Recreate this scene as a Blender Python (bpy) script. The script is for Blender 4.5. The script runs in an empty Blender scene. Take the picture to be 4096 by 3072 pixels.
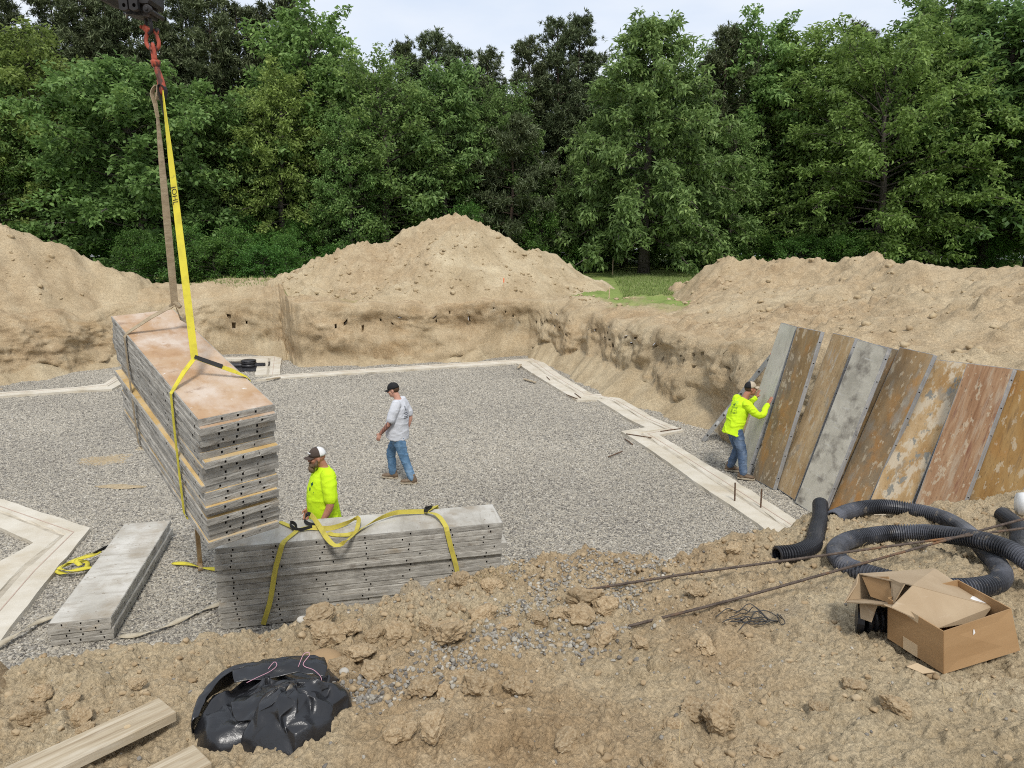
import bpy, bmesh, math, random
import numpy as np
from mathutils import Vector, Matrix, Quaternion
from mathutils.bvhtree import BVHTree

SC = bpy.context.scene
COL = SC.collection
random.seed(7)
RNG = np.random.default_rng(7)
rad = math.radians

# ------------------------------------------------------------------ camera
cam_d = bpy.data.cameras.new('camera')
cam_d.sensor_width = 36.0
cam_d.lens = 24.96
cam_d.clip_start = 0.05
cam_d.clip_end = 600
cam = bpy.data.objects.new('camera', cam_d)
cam.location = (0, 0, 4.3)
cam.rotation_euler = (rad(90 - 11.85), 0, 0)
COL.objects.link(cam)
SC.camera = cam

# ------------------------------------------------------------------ sky: thin bright overcast
SUN_EL, SUN_AZ = rad(52), rad(170)          # azimuth measured from +Y, clockwise
W = bpy.data.worlds.new('World'); SC.world = W; W.use_nodes = True
nt = W.node_tree; nt.nodes.clear()
out = nt.nodes.new('ShaderNodeOutputWorld')
bg1 = nt.nodes.new('ShaderNodeBackground'); bg2 = nt.nodes.new('ShaderNodeBackground')
mx = nt.nodes.new('ShaderNodeMixShader')
sky = nt.nodes.new('ShaderNodeTexSky'); sky.sky_type = 'NISHITA'; sky.sun_disc = False
sky.sun_elevation = SUN_EL; sky.sun_rotation = SUN_AZ
bg1.inputs['Strength'].default_value = 0.09
tc = nt.nodes.new('ShaderNodeTexCoord'); mp = nt.nodes.new('ShaderNodeMapping')
mp.inputs['Scale'].default_value = (1.0, 1.0, 3.2)
nz = nt.nodes.new('ShaderNodeTexNoise'); nz.inputs['Scale'].default_value = 2.6
nz.inputs['Detail'].default_value = 6; nz.inputs['Roughness'].default_value = 0.5
rp = nt.nodes.new('ShaderNodeValToRGB')
rp.color_ramp.elements[0].position = 0.36; rp.color_ramp.elements[0].color = (0.43, 0.485, 0.575, 1)
rp.color_ramp.elements[1].position = 0.62; rp.color_ramp.elements[1].color = (0.555, 0.575, 0.605, 1)
bg2.inputs['Strength'].default_value = 0.98
mx.inputs[0].default_value = 0.86
L_ = nt.links.new
L_(sky.outputs[0], bg1.inputs[0]); L_(tc.outputs['Generated'], mp.inputs[0]); L_(mp.outputs[0], nz.inputs['Vector'])
L_(nz.outputs['Fac'], rp.inputs[0]); L_(rp.outputs[0], bg2.inputs[0])
L_(bg1.outputs[0], mx.inputs[1]); L_(bg2.outputs[0], mx.inputs[2]); L_(mx.outputs[0], out.inputs[0])

sun_d = bpy.data.lights.new('sun', 'SUN'); sun_d.energy = 1.5; sun_d.angle = rad(11); sun_d.color = (1, 0.96, 0.9)
sun = bpy.data.objects.new('sun', sun_d); COL.objects.link(sun)
_sd = Vector((math.sin(SUN_AZ) * math.cos(SUN_EL), math.cos(SUN_AZ) * math.cos(SUN_EL), math.sin(SUN_EL)))
sun.rotation_euler = _sd.to_track_quat('Z', 'Y').to_euler()
sun.location = (0, -10, 40)

SC.view_settings.view_transform = 'Standard'; SC.view_settings.look = 'None'
SC.view_settings.exposure = 0.82; SC.view_settings.gamma = 1.0
SC.view_settings.use_curve_mapping = False
SC.render.engine = 'CYCLES'
SC.cycles.max_bounces = 4; SC.cycles.diffuse_bounces = 3; SC.cycles.glossy_bounces = 2
SC.cycles.transmission_bounces = 2; SC.cycles.transparent_max_bounces = 4
SC.cycles.use_adaptive_sampling = True; SC.cycles.adaptive_threshold = 0.015
SC.cycles.use_denoising = False
try: SC.cycles.denoiser = 'OPENIMAGEDENOISE'
except Exception: pass
SC.cycles.pixel_filter_type = 'BLACKMAN_HARRIS'; SC.cycles.filter_width = 1.05
SC.cycles.caustics_reflective = False; SC.cycles.caustics_refractive = False

# ------------------------------------------------------------------ numpy noise
def _hash(ix, iy, iz, seed):
    h = (ix.astype(np.int64) * 374761393 + iy.astype(np.int64) * 668265263 + iz.astype(np.int64) * 2147483647 + seed * 974634777) & 0xffffffff
    h = ((h ^ (h >> 13)) * 1274126177) & 0xffffffff
    h = ((h ^ (h >> 16)) * 2246822519) & 0xffffffff
    return ((h ^ (h >> 15)) & 0xffffff) / float(0xffffff)
def vnoise(x, y, z=None, seed=0):
    x = np.asarray(x, float); y = np.asarray(y, float)
    z = np.zeros_like(x) if z is None else np.asarray(z, float)
    fx, fy, fz = np.floor(x), np.floor(y), np.floor(z)
    tx, ty, tz = x - fx, y - fy, z - fz
    tx = tx * tx * (3 - 2 * tx); ty = ty * ty * (3 - 2 * ty); tz = tz * tz * (3 - 2 * tz)
    r = 0
    for a in (0, 1):
        for b in (0, 1):
            for c in (0, 1):
                w = (tx if a else 1 - tx) * (ty if b else 1 - ty) * (tz if c else 1 - tz)
                r = r + w * _hash(fx + a, fy + b, fz + c, seed)
    return r * 2 - 1
def fbm(x, y, z=None, oct=5, gain=0.5, seed=0):
    r = 0; a = 1.0; f = 1.0
    for i in range(oct):
        r = r + a * vnoise(np.asarray(x) * f + 17.3 * i, np.asarray(y) * f - 9.1 * i, None if z is None else np.asarray(z) * f + 3.7 * i, seed + i)
        a *= gain; f *= 2.03
    return r
def unit(v): return v / np.maximum(np.linalg.norm(v, axis=-1, keepdims=True), 1e-9)
def sstep(a, b, x):
    t = np.clip((np.asarray(x, float) - a) / (b - a), 0, 1); return t * t * (3 - 2 * t)

def lumps(X, Y, cell, rng_seed, pres=0.7, rlo=0.25, rhi=0.62, flat_=0.8, warp=0.25):
    """cellular field of separate rounded-angular lumps: height above 0"""
    wx = X + warp * cell * fbm(X / cell * 1.3, Y / cell * 1.3, oct=3, seed=rng_seed + 50); wy = Y + warp * cell * fbm(X / cell * 1.3 + 31, Y / cell * 1.3, oct=3, seed=rng_seed + 60)
    gx, gy = np.floor(wx / cell), np.floor(wy / cell); h = np.zeros_like(X); pres = pres * np.ones_like(X); z0 = np.zeros_like(X)
    for a in (-1, 0, 1):
        for b in (-1, 0, 1):
            ix, iy = gx + a, gy + b
            jx, jy, jr, jp = (_hash(ix, iy, z0 + k, rng_seed) for k in range(4))
            r = cell * (rlo + (rhi - rlo) * jr ** 2); dx = wx - (ix + .15 + .7 * jx) * cell; dy = wy - (iy + .15 + .7 * jy) * cell
            d2 = 1 - (dx * dx + dy * dy * (1 + .6 * jp)) / (r * r)
            h = np.maximum(h, np.where((d2 > 0) & (jp < pres), np.sqrt(np.maximum(d2, 0)) * r * flat_, 0))
    return h
# ------------------------------------------------------------------ materials
MATS = {}
def _n(t, kind, **kw):
    n = t.nodes.new('ShaderNode' + kind)
    for k, v in kw.items():
        if k in n.inputs: n.inputs[k].default_value = v
        else: setattr(n, k, v)
    return n
def ramp(t, stops):
    r = t.nodes.new('ShaderNodeValToRGB'); e = r.color_ramp.elements
    while len(e) < len(stops): e.new(0.5)
    for el, (p, c) in zip(e, stops):
        el.position = p; el.color = (*c, 1) if len(c) == 3 else c
    return r
def PM(name, stops, scale=5.0, detail=6.0, rough=0.85, bumps=(), coord='Object', stretch=(1, 1, 1), spec=0.3, metal=0.0,
       over=(), rand=0.0, sheen=0.0, distort=0.0, rough_in=0.6):
    """noise-driven colour ramp + overlay patches + bump layers, optional per-object value shift"""
    if name in MATS: return MATS[name]
    m = bpy.data.materials.new(name); m.use_nodes = True; t = m.node_tree; l = t.links.new
    b = t.nodes['Principled BSDF']; b.inputs['Roughness'].default_value = rough
    b.inputs['Specular IOR Level'].default_value = spec; b.inputs['Metallic'].default_value = metal
    tc = _n(t, 'TexCoord'); mp = _n(t, 'Mapping'); mp.inputs['Scale'].default_value = stretch
    if coord == 'World':
        g = _n(t, 'NewGeometry'); l(g.outputs['Position'], mp.inputs[0])
    else: l(tc.outputs[coord], mp.inputs[0])
    v = mp.outputs[0]; v0 = g.outputs['Position'] if coord == 'World' else tc.outputs[coord]
    if rand:
        oi = _n(t, 'ObjectInfo'); ad = _n(t, 'VectorMath', operation='MULTIPLY_ADD')
        l(oi.outputs['Random'], ad.inputs[0]); ad.inputs[1].default_value = (37, 19, 53); l(v, ad.inputs[2]); v = ad.outputs[0]
        ad0 = _n(t, 'VectorMath', operation='MULTIPLY_ADD'); l(oi.outputs['Random'], ad0.inputs[0]); ad0.inputs[1].default_value = (37, 19, 53); l(v0, ad0.inputs[2]); v0 = ad0.outputs[0]
    nz = _n(t, 'TexNoise', Scale=scale, Detail=detail, Roughness=rough_in, Distortion=distort); l(v, nz.inputs['Vector'])
    r = ramp(t, stops); l(nz.outputs['Fac'], r.inputs[0]); c = r.outputs[0]
    for i, o in enumerate(over):              # (colour, scale, lo, hi, stretch, strength)
        col, sc_, lo, hi = o[:4]; stv = o[4] if len(o) > 4 else (1, 1, 1); amt = o[5] if len(o) > 5 else 1.0
        m2 = _n(t, 'Mapping'); m2.inputs['Scale'].default_value = stv; m2.inputs['Location'].default_value = (3.1 * i + 1, 7.7 * i, 1.3 * i)
        l(v0, m2.inputs[0])
        n2 = _n(t, 'TexNoise', Scale=sc_, Detail=5.0, Roughness=0.62); l(m2.outputs[0], n2.inputs['Vector'])
        mr = _n(t, 'MapRange'); mr.inputs[1].default_value = lo; mr.inputs[2].default_value = hi; mr.inputs[4].default_value = amt
        l(n2.outputs['Fac'], mr.inputs[0])
        mxn = _n(t, 'MixRGB'); mxn.inputs[2].default_value = (*col, 1); l(mr.outputs[0], mxn.inputs[0]); l(c, mxn.inputs[1]); c = mxn.outputs[0]
    if rand:
        hs = _n(t, 'HueSaturation'); mr = _n(t, 'MapRange'); mr.inputs[3].default_value = 1 - rand; mr.inputs[4].default_value = 1 + rand
        l(oi.outputs['Random'], mr.inputs[0]); l(mr.outputs[0], hs.inputs['Value']); l(c, hs.inputs['Color']); c = hs.outputs[0]
    l(c, b.inputs['Base Color'])
    nrm = None
    for (bs, st, dist) in bumps:
        n3 = _n(t, 'TexNoise', Scale=bs, Detail=5.0, Roughness=0.65); l(v0, n3.inputs['Vector'])
        bp = _n(t, 'Bump', Strength=st, Distance=dist); l(n3.outputs['Fac'], bp.inputs['Height'])
        if nrm: l(nrm, bp.inputs['Normal'])
        nrm = bp.outputs[0]
    if nrm: l(nrm, b.inputs['Normal'])
    MATS[name] = m; return m
def flat(name, col, rough=0.6, spec=0.3, metal=0.0, var=0.12, scale=9):
    lo = tuple(c * (1 - var) for c in col); hi = tuple(min(1, c * (1 + var)) for c in col)
    return PM(name, [(0.3, lo), (0.7, hi)], scale=scale, rough=rough, spec=spec, metal=metal, bumps=[(scale * 6, 0.15, 0.003)])

# ------------------------------------------------------------------ mesh helpers
class MB:
    def __init__(s): s.v = []; s.f = []; s.m = []
    def add(s, vs, fs, mi=0):
        o = len(s.v); s.v += [tuple(p) for p in vs]
        for f in fs: s.f.append(tuple(i + o for i in f)); s.m.append(mi)
        return s
    def box(s, c, size, rot=None, mi=0, bev=0.0):
        hx, hy, hz = [d / 2 for d in size]
        if bev <= 0:
            vs = [Vector((x, y, z)) for z in (-hz, hz) for y in (-hy, hy) for x in (-hx, hx)]
            fs = [(0, 2, 3, 1), (4, 5, 7, 6), (0, 1, 5, 4), (2, 6, 7, 3), (0, 4, 6, 2), (1, 3, 7, 5)]
        else:
            bm = bmesh.new(); bmesh.ops.create_cube(bm, size=1)
            for q in bm.verts: q.co = Vector((q.co.x * 2 * hx, q.co.y * 2 * hy, q.co.z * 2 * hz))
            bmesh.ops.bevel(bm, geom=bm.edges[:], offset=bev, segments=1, affect='EDGES')
            bm.verts.index_update(); vs = [q.co.copy() for q in bm.verts]; fs = [[q.index for q in f.verts] for f in bm.faces]; bm.free()
        if rot is not None: vs = [rot @ q for q in vs]
        c = Vector(c); return s.add([q + c for q in vs], fs, mi)
    def loft(s, rings, cap=True, closed=False, mi=0):
        n = len(rings[0]); o = len(s.v)
        for r in rings: s.v += [tuple(p) for p in r]
        R_ = len(rings)
        for i in range(R_ if closed else R_ - 1):
            a = o + i * n; b = o + ((i + 1) % R_) * n
            for j in range(n):
                k = (j + 1) % n; s.f.append((a + j, a + k, b + k, b + j)); s.m.append(mi)
        if cap and not closed:
            s.f.append(tuple(o + j for j in reversed(range(n)))); s.m.append(mi)
            s.f.append(tuple(o + (R_ - 1) * n + j for j in range(n))); s.m.append(mi)
        return s
    def tube(s, path, rad_, segs=8, cap=True, mi=0, closed=False):
        P = [Vector(p) for p in path]; n = len(P); rings = []; prev = None
        for i, p in enumerate(P):
            if closed: tg = P[(i + 1) % n] - P[i - 1]
            else: tg = P[min(i + 1, n - 1)] - P[max(i - 1, 0)]
            tg.normalize()
            if prev is None:
                u = tg.orthogonal().normalized()
            else:
                u = (prev - tg * prev.dot(tg))
                u = u.normalized() if u.length > 1e-6 else tg.orthogonal().normalized()
            prev = u; w = tg.cross(u); r = rad_[i] if hasattr(rad_, '__len__') else rad_
            rings.append([p + (u * math.cos(a) + w * math.sin(a)) * r for a in [2 * math.pi * k / segs for k in range(segs)]])
        return s.loft(rings, cap, closed, mi)
    def ribbon(s, path, wdirs, width, th=0.004, mi=0):
        P = [Vector(p) for p in path]; rings = []; n = len(P)
        for i, p in enumerate(P):
            tg = (P[min(i + 1, n - 1)] - P[max(i - 1, 0)]).normalized()
            w = Vector(wdirs[i] if isinstance(wdirs, list) else wdirs); w = (w - tg * w.dot(tg)).normalized()
            nn = tg.cross(w); hw = (width[i] if isinstance(width, list) else width) / 2
            rings.append([p - w * hw - nn * th / 2, p + w * hw - nn * th / 2, p + w * hw + nn * th / 2, p - w * hw + nn * th / 2])
        return s.loft(rings, True, False, mi)
    def lathe(s, prof, axis_o=(0, 0, 0), axis=(0, 0, 1), segs=16, mi=0):
        ax = Vector(axis).normalized(); u = ax.orthogonal().normalized(); w = ax.cross(u); o = Vector(axis_o)
        return s.loft([[o + ax * h + (u * math.cos(a) + w * math.sin(a)) * r for a in [2 * math.pi * k / segs for k in range(segs)]] for (r, h) in prof], True, False, mi)
    def mesh(s, name, smooth=False, off=None):
        me = bpy.data.meshes.new(name)
        v = s.v if off is None else [(a - off[0], b - off[1], c - off[2]) for a, b, c in s.v]
        me.from_pydata(v, [], s.f)
        if any(s.m): me.polygons.foreach_set('material_index', s.m)
        if smooth: me.polygons.foreach_set('use_smooth', [True] * len(s.f))
        me.update(); return me
    def build(s, name, mats, parent=None, smooth=False, world=True):
        off = None
        if parent is not None and world:
            off = Vector((0, 0, 0)); p = parent
            while p is not None: off = off + p.location; p = p.parent
        return link(name, s.mesh(name, smooth, off), mats, parent)
def link(name, me, mats=None, parent=None):
    o = bpy.data.objects.new(name, me); COL.objects.link(o)
    if mats is not None and me is not None and len(me.materials) == 0:
        for q in (mats if isinstance(mats, (list, tuple)) else [mats]): me.materials.append(q)
    if parent is not None: o.parent = parent
    return o
def tag(o, label=None, cat=None, group=None, kind=None):
    if label: o['label'] = label
    if cat: o['category'] = cat
    if group: o['group'] = group
    if kind: o['kind'] = kind
    return o
def empty(name, loc, rot=(0, 0, 0)):
    o = bpy.data.objects.new(name, None); COL.objects.link(o); o.location = loc; o.rotation_euler = rot
    o.empty_display_size = 0.1; return o
def npmesh(name, V, Fq, smooth=True, attrs=None):
    """big mesh from arrays: V (n,3), Fq (m,3|4)"""
    me = bpy.data.meshes.new(name); V = np.asarray(V, np.float32); Fq = np.asarray(Fq, np.int32); k = Fq.shape[1]
    me.vertices.add(len(V)); me.vertices.foreach_set('co', V.ravel())
    me.loops.add(Fq.size); me.loops.foreach_set('vertex_index', Fq.ravel())
    me.polygons.add(len(Fq)); me.polygons.foreach_set('loop_start', np.arange(0, Fq.size, k, dtype=np.int32))
    me.polygons.foreach_set('loop_total', np.full(len(Fq), k, np.int32))
    if smooth: me.polygons.foreach_set('use_smooth', np.ones(len(Fq), bool))
    for nme, arr in (attrs or {}).items():
        a = me.attributes.new(nme, 'FLOAT', 'POINT'); a.data.foreach_set('value', np.asarray(arr, np.float32))
    me.update(calc_edges=True); return me
def grid_faces(nr, nc):
    i = np.arange((nr - 1) * (nc - 1)); r, c = i // (nc - 1), i % (nc - 1); a = r * nc + c
    return np.stack([a, a + 1, a + nc + 1, a + nc], 1)
def spline(pts, n):
    """Catmull-Rom resample to n points"""
    P = [np.array(p, float) for p in pts]; P = [2 * P[0] - P[1]] + P + [2 * P[-1] - P[-2]]; out_ = []
    segs = len(P) - 3
    for k in range(n):
        u = k / (n - 1) * segs; i = min(int(u), segs - 1); t = u - i
        a, b, c, d = P[i:i + 4]
        out_.append(0.5 * (2 * b + (c - a) * t + (2 * a - 5 * b + 4 * c - d) * t * t + (3 * b - a - 3 * c + d) * t ** 3))
    L = np.r_[0, np.cumsum([np.linalg.norm(out_[i + 1] - out_[i]) for i in range(n - 1)])]
    O = np.array(out_); s = np.linspace(0, L[-1], n)
    return [Vector([np.interp(q, L, O[:, j]) for j in range(O.shape[1])]) for q in s]
def tree_copy(root):
    r = root.copy(); COL.objects.link(r)
    for ch in list(root.children):
        c = ch.copy(); COL.objects.link(c); c.parent = r
        for g in list(ch.children):
            d = g.copy(); COL.objects.link(d); d.parent = c
    return r
# ================================================================== ground material
def sand_mat(name, fine=1.0):
    m = bpy.data.materials.new(name); m.use_nodes = True; t = m.node_tree; l = t.links.new
    b = t.nodes['Principled BSDF']; b.inputs['Roughness'].default_value = 0.95; b.inputs['Specular IOR Level'].default_value = 0.12
    g = _n(t, 'NewGeometry'); P = g.outputs['Position']
    n1 = _n(t, 'TexNoise', Scale=0.9, Detail=8.0, Roughness=0.62); l(P, n1.inputs['Vector'])
    pale = ramp(t, [(0.28, (0.33, 0.252, 0.150)), (0.5, (0.435, 0.348, 0.222)), (0.72, (0.53, 0.445, 0.30))]); l(n1.outputs['Fac'], pale.inputs[0])
    n2 = _n(t, 'TexNoise', Scale=2.3, Detail=9.0, Roughness=0.68); l(P, n2.inputs['Vector'])
    soil = ramp(t, [(0.26, (0.26, 0.18, 0.102)), (0.5, (0.40, 0.30, 0.182)), (0.74, (0.50, 0.402, 0.265))]); l(n2.outputs['Fac'], soil.inputs[0])
    at = _n(t, 'Attribute', attribute_name='tone')
    mx1 = _n(t, 'MixRGB'); l(at.outputs['Fac'], mx1.inputs[0]); l(pale.outputs[0], mx1.inputs[1]); l(soil.outputs[0], mx1.inputs[2])
    # bedding: ochre bands laid through the undisturbed sand, shown by the cut faces
    mp = _n(t, 'Mapping'); mp.inputs['Scale'].default_value = (0.6, 0.6, 2.2); l(P, mp.inputs[0])
    n3 = _n(t, 'TexNoise', Scale=1.0, Detail=7.0, Roughness=0.6, Distortion=0.6); l(mp.outputs[0], n3.inputs['Vector'])
    mr = _n(t, 'MapRange'); mr.inputs[1].default_value = 0.5; mr.inputs[2].default_value = 0.72; mr.inputs[4].default_value = 0.45; l(n3.outputs['Fac'], mr.inputs[0])
    cut = _n(t, 'Attribute', attribute_name='cut'); mu = _n(t, 'Math', operation='MULTIPLY'); l(cut.outputs['Fac'], mu.inputs[0]); l(mr.outputs[0], mu.inputs[1])
    mx2 = _n(t, 'MixRGB'); mx2.inputs[2].default_value = (0.35, 0.215, 0.092, 1); l(mu.outputs[0], mx2.inputs[0]); l(mx1.outputs[0], mx2.inputs[1])
    # grey gravelly seams and small dark crumbs
    n4 = _n(t, 'TexNoise', Scale=0.45, Detail=6.0, Roughness=0.7); l(P, n4.inputs['Vector'])
    mr4 = _n(t, 'MapRange'); mr4.inputs[1].default_value = 0.63; mr4.inputs[2].default_value = 0.72; mr4.inputs[4].default_value = 0.55; l(n4.outputs['Fac'], mr4.inputs[0])
    mx3 = _n(t, 'MixRGB'); mx3.inputs[2].default_value = (0.30, 0.265, 0.205, 1); l(mr4.outputs[0], mx3.inputs[0]); l(mx2.outputs[0], mx3.inputs[1])
    n5 = _n(t, 'TexNoise', Scale=38.0 * fine, Detail=4.0, Roughness=0.7); l(P, n5.inputs['Vector'])
    mr5 = _n(t, 'MapRange'); mr5.inputs[1].default_value = 0.3; mr5.inputs[2].default_value = 0.7; mr5.inputs[3].default_value = 0.62; mr5.inputs[4].default_value = 1.3; l(n5.outputs['Fac'], mr5.inputs[0])
    n7 = _n(t, 'TexNoise', Scale=13.0 * fine, Detail=5.0, Roughness=0.75); l(P, n7.inputs['Vector'])
    mr7 = _n(t, 'MapRange'); mr7.inputs[1].default_value = 0.3; mr7.inputs[2].default_value = 0.7; mr7.inputs[3].default_value = 0.82; mr7.inputs[4].default_value = 1.16; l(n7.outputs['Fac'], mr7.inputs[0])
    mm = _n(t, 'Math', operation='MULTIPLY'); l(mr5.outputs[0], mm.inputs[0]); l(mr7.outputs[0], mm.inputs[1])
    hs = _n(t, 'HueSaturation'); l(mm.outputs[0], hs.inputs['Value']); l(mx3.outputs[0], hs.inputs['Color'])
    # turf
    gn = _n(t, 'TexNoise', Scale=1.4, Detail=7.0, Roughness=0.7); l(P, gn.inputs['Vector'])
    gr = ramp(t, [(0.3, (0.150, 0.202, 0.054)), (0.55, (0.213, 0.273, 0.078)), (0.75, (0.325, 0.312, 0.132))]); l(gn.outputs['Fac'], gr.inputs[0])
    ga = _n(t, 'Attribute', attribute_name='grass')
    mx4 = _n(t, 'MixRGB'); l(ga.outputs['Fac'], mx4.inputs[0]); l(hs.outputs[0], mx4.inputs[1]); l(gr.outputs[0], mx4.inputs[2])
    l(mx4.outputs[0], b.inputs['Base Color'])
    nrm = None
    for sc_, st, ds in ((6, 0.5, 0.06), (22 * fine, 0.65, 0.024), (80 * fine, 0.6, 0.008)):
        n6 = _n(t, 'TexNoise', Scale=sc_, Detail=5.0, Roughness=0.7); l(P, n6.inputs['Vector'])
        bp = _n(t, 'Bump', Strength=st, Distance=ds); l(n6.outputs['Fac'], bp.inputs['Height'])
        if nrm: l(nrm, bp.inputs['Normal'])
        nrm = bp.outputs[0]
    l(nrm, b.inputs['Normal'])
    return m
M_SAND = sand_mat('sand_bank'); M_SOIL = sand_mat('sandy_soil', 2.2)

def splat(Zg, X0, Y0, dx, dy, n, rmin, rmax, rng, hfac=0.6, mask=None, jag=0.35):
    """add n rounded lumps to a regular height grid"""
    ny, nx = Zg.shape
    R_ = np.exp(rng.uniform(np.log(rmin), np.log(rmax), n) * 1.0); R_ = rmin + (R_ - rmin) * rng.uniform(0.2, 1, n)
    cx = rng.uniform(0, nx * dx, n); cy = rng.uniform(0, ny * dy, n)
    for r, x, y in zip(R_, cx, cy):
        if mask is not None and rng.random() > mask(X0 + x, Y0 + y): continue
        i0, i1 = max(0, int((y - r) / dy)), min(ny, int((y + r) / dy) + 2); j0, j1 = max(0, int((x - r) / dx)), min(nx, int((x + r) / dx) + 2)
        if i1 <= i0 or j1 <= j0: continue
        yy = (np.arange(i0, i1) * dy - y)[:, None]; xx = (np.arange(j0, j1) * dx - x)[None]
        th = rng.uniform(0, 6.3); e = rng.uniform(0.65, 1.0)
        a = xx * math.cos(th) + yy * math.sin(th); c = (-xx * math.sin(th) + yy * math.cos(th)) / e
        q = 1 - (a * a + c * c) / (r * r)
        w = np.where(q > 0, np.sqrt(np.maximum(q, 0)), 0) * (1 + jag * np.sin(a * 5 / r + th) * np.sin(c * 4 / r))
        Zg[i0:i1, j0:j1] = np.maximum(Zg[i0:i1, j0:j1], Zg[i0:i1, j0:j1] * 0 + (Zg[i0:i1, j0:j1] + w * r * hfac * rng.uniform(0.5, 1)))

# ================================================================== excavation: cut banks and the land behind them
TOE = [(-15, 2), (-16.5, 9), (-16.3, 16), (-15.2, 20.0), (-13.8, 22.8), (-12, 25), (-10.4, 25.9), (-8.7, 25.8), (-8.0, 25.0), (-7.3, 23.75), (-6.4, 23.45),
       (-4.8, 23.7), (-3, 24.05), (-1.2, 24.75), (0.3, 25.6), (1.05, 25.3), (1.75, 23.6), (2.95, 20.1), (4.35, 15.7), (5.05, 13.2), (5.5, 11), (6.05, 9.4), (6.95, 7.8), (8.0, 6.7), (9.6, 6.2)]
def bank():
    N = 860
    S = spline([(x, y) for x, y in TOE], N); T = np.array([(p.x, p.y) for p in S]); sl = np.linspace(0, 1, N)
    C = np.array([-4.0, 14.0]); Dn = T - C; Dn /= np.linalg.norm(Dn, axis=1)[:, None]
    px, py = T[:, 0], T[:, 1]
    right = sstep(1.0, 3.5, px)
    # horizontal wander of the toe and of the cut
    wob = 0.24 * fbm(sl * 34, sl * 0, oct=5, gain=.6, seed=3)
    D = 2.0 - 0.15 * right + 0.17 * fbm(sl * 30, sl * 0 + 4, oct=5, gain=.6, seed=5)
    bat = np.maximum(0.26, 0.42 + 0.20 * right * sstep(24, 17, py) + 0.30 * fbm(sl * 30, sl * 0 + 9, oct=4, seed=8) * sstep(12.8, 14.5, py))
    leftb = sstep(-12.3, -13.8, px); bat = bat + 0.45 * leftb
    hs = 0.02 + 0.26 * fbm(sl * 40, sl * 0 + 2, oct=3, seed=6) + 0.42 * sstep(0.2, 1.1, px) * sstep(14.0, 18.5, py) + 0.12 * leftb + 0.3 * sstep(-9.6, -8.6, px) * sstep(-6.9, -7.6, px)
    d = np.concatenate([np.linspace(-1.7, -0.04, 22), np.linspace(0, 0.75, 46), 0.75 + np.cumsum(np.linspace(0.03, 0.11, 34)), 3.3 + np.cumsum(0.12 * 1.065 ** np.arange(55))])
    d = np.sort(d); nr = len(d)
    dd = d[:, None]; u = np.clip(dd / bat[None], 0, 1.6)
    prof = 1 - (1 - np.clip(u / 1.6, 0, 1)) ** 2.3
    zw = np.where(dd < 0, -0.07, D[None] * prof)
    zs = hs[None] + dd * 0.62
    Z = np.maximum(zw, np.where(dd < bat[None], zs, -9))
    R = dd + wob[None] * np.exp(-np.maximum(dd, 0) / 3)
    X = T[None, :, 0] + Dn[None, :, 0] * R; Y = T[None, :, 1] + Dn[None, :, 1] * R
    onwall = sstep(-0.02, 0.06, dd) * sstep(2.4, 0.9, u * np.ones_like(Z)) * (zw > zs)
    # broken, ledged face: push the cut in and out
    q = 0.30 * fbm(X * 0.7, Y * 0.7, Z * 0.9, oct=5, gain=.55, seed=11) + 0.045 * fbm(X * 1.1, Y * 1.1, Z * 5, oct=4, seed=13) + 0.07 * np.abs(fbm(X * 2.6, Y * 2.6, Z * 2.2, oct=4, seed=15)) + 0.06 * np.abs(fbm(X * 5.5, Y * 5.5, Z * 1.8, oct=3, seed=16)) + 0.045 * np.abs(fbm(X * 9, Y * 9, Z * 9, oct=2, seed=17))
    q = q * (0.35 + 0.65 * sstep(1.15, 0.5, u)); X = X + Dn[None, :, 0] * q * onwall; Y = Y + Dn[None, :, 1] * q * onwall
    flatw = sstep(0.5, 1.3, dd) 
    grade = 2.05 - D[None]
    rough = flatw * np.exp(-np.maximum(dd - 3, 0) / 4)
    Z = Z + flatw * grade * sstep(0.5, 4, dd) + rough * (0.16 * fbm(X * 0.8, Y * 0.8, oct=5, seed=21) + 0.07 * np.abs(fbm(X * 3.5, Y * 3.5, oct=4, seed=22)))
    Z = Z + (1 - onwall) * (dd < 0.5) * (dd > -1.2) * 0.025 * fbm(X * 5, Y * 5, oct=4, seed=25) * (zs > -0.05)
    Z = Z + sstep(8, 30, dd) * 0.12 * fbm(X * 0.15, Y * 0.15, oct=3, seed=27)
    grass = sstep(1.7, 2.6, dd + 0.7 * fbm(X * 0.7, Y * 0.7, oct=4, seed=31))
    grass = grass * (1 - 0.6 * sstep(0.25, 0.6, fbm(X * 0.5, Y * 0.5, oct=4, seed=33)) * sstep(9, 4, dd))
    gap = sstep(-13.5, -12.5, px) * sstep(-7.4, -8.4, px); grass = grass * (1 - gap[None] * sstep(7.5, 5.5, dd)); Z = Z + gap[None] * 0.42 * sstep(0.6, 1.6, dd) * sstep(5.5, 3.2, dd)
    grass = np.where(px[None] > 3.2, grass * sstep(23.5, 25.5, Y), grass); grass = np.where(px[None] < -12.5, grass * sstep(9, 12, dd), grass)
    tone = np.clip(0.45 + 0.75 * fbm(X * 0.4, Y * 0.4, Z * 0.5, oct=4, seed=35) + 0.35 * sstep(0.6, 1.0, dd) - 0.9 * (zs > zw) * (dd < 1.0), 0, 1)
    V = np.stack([X, Y, Z], -1); ncol = N
    Fq = grid_faces(nr, ncol).reshape(nr - 1, ncol - 1, 4); keep = np.ones((nr - 1, ncol - 1), bool)
    V = V.reshape(-1, 3); extra = []; ef = []; base = len(V)
    rng = np.random.default_rng(5); zr = Z
    ok_c = [c for c in range(ncol - 2) if (-6.0 < px[c] < 4.6 and py[c] > 14) or (-11.5 < px[c] < -9.5 and py[c] > 24)]
    used = []
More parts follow.
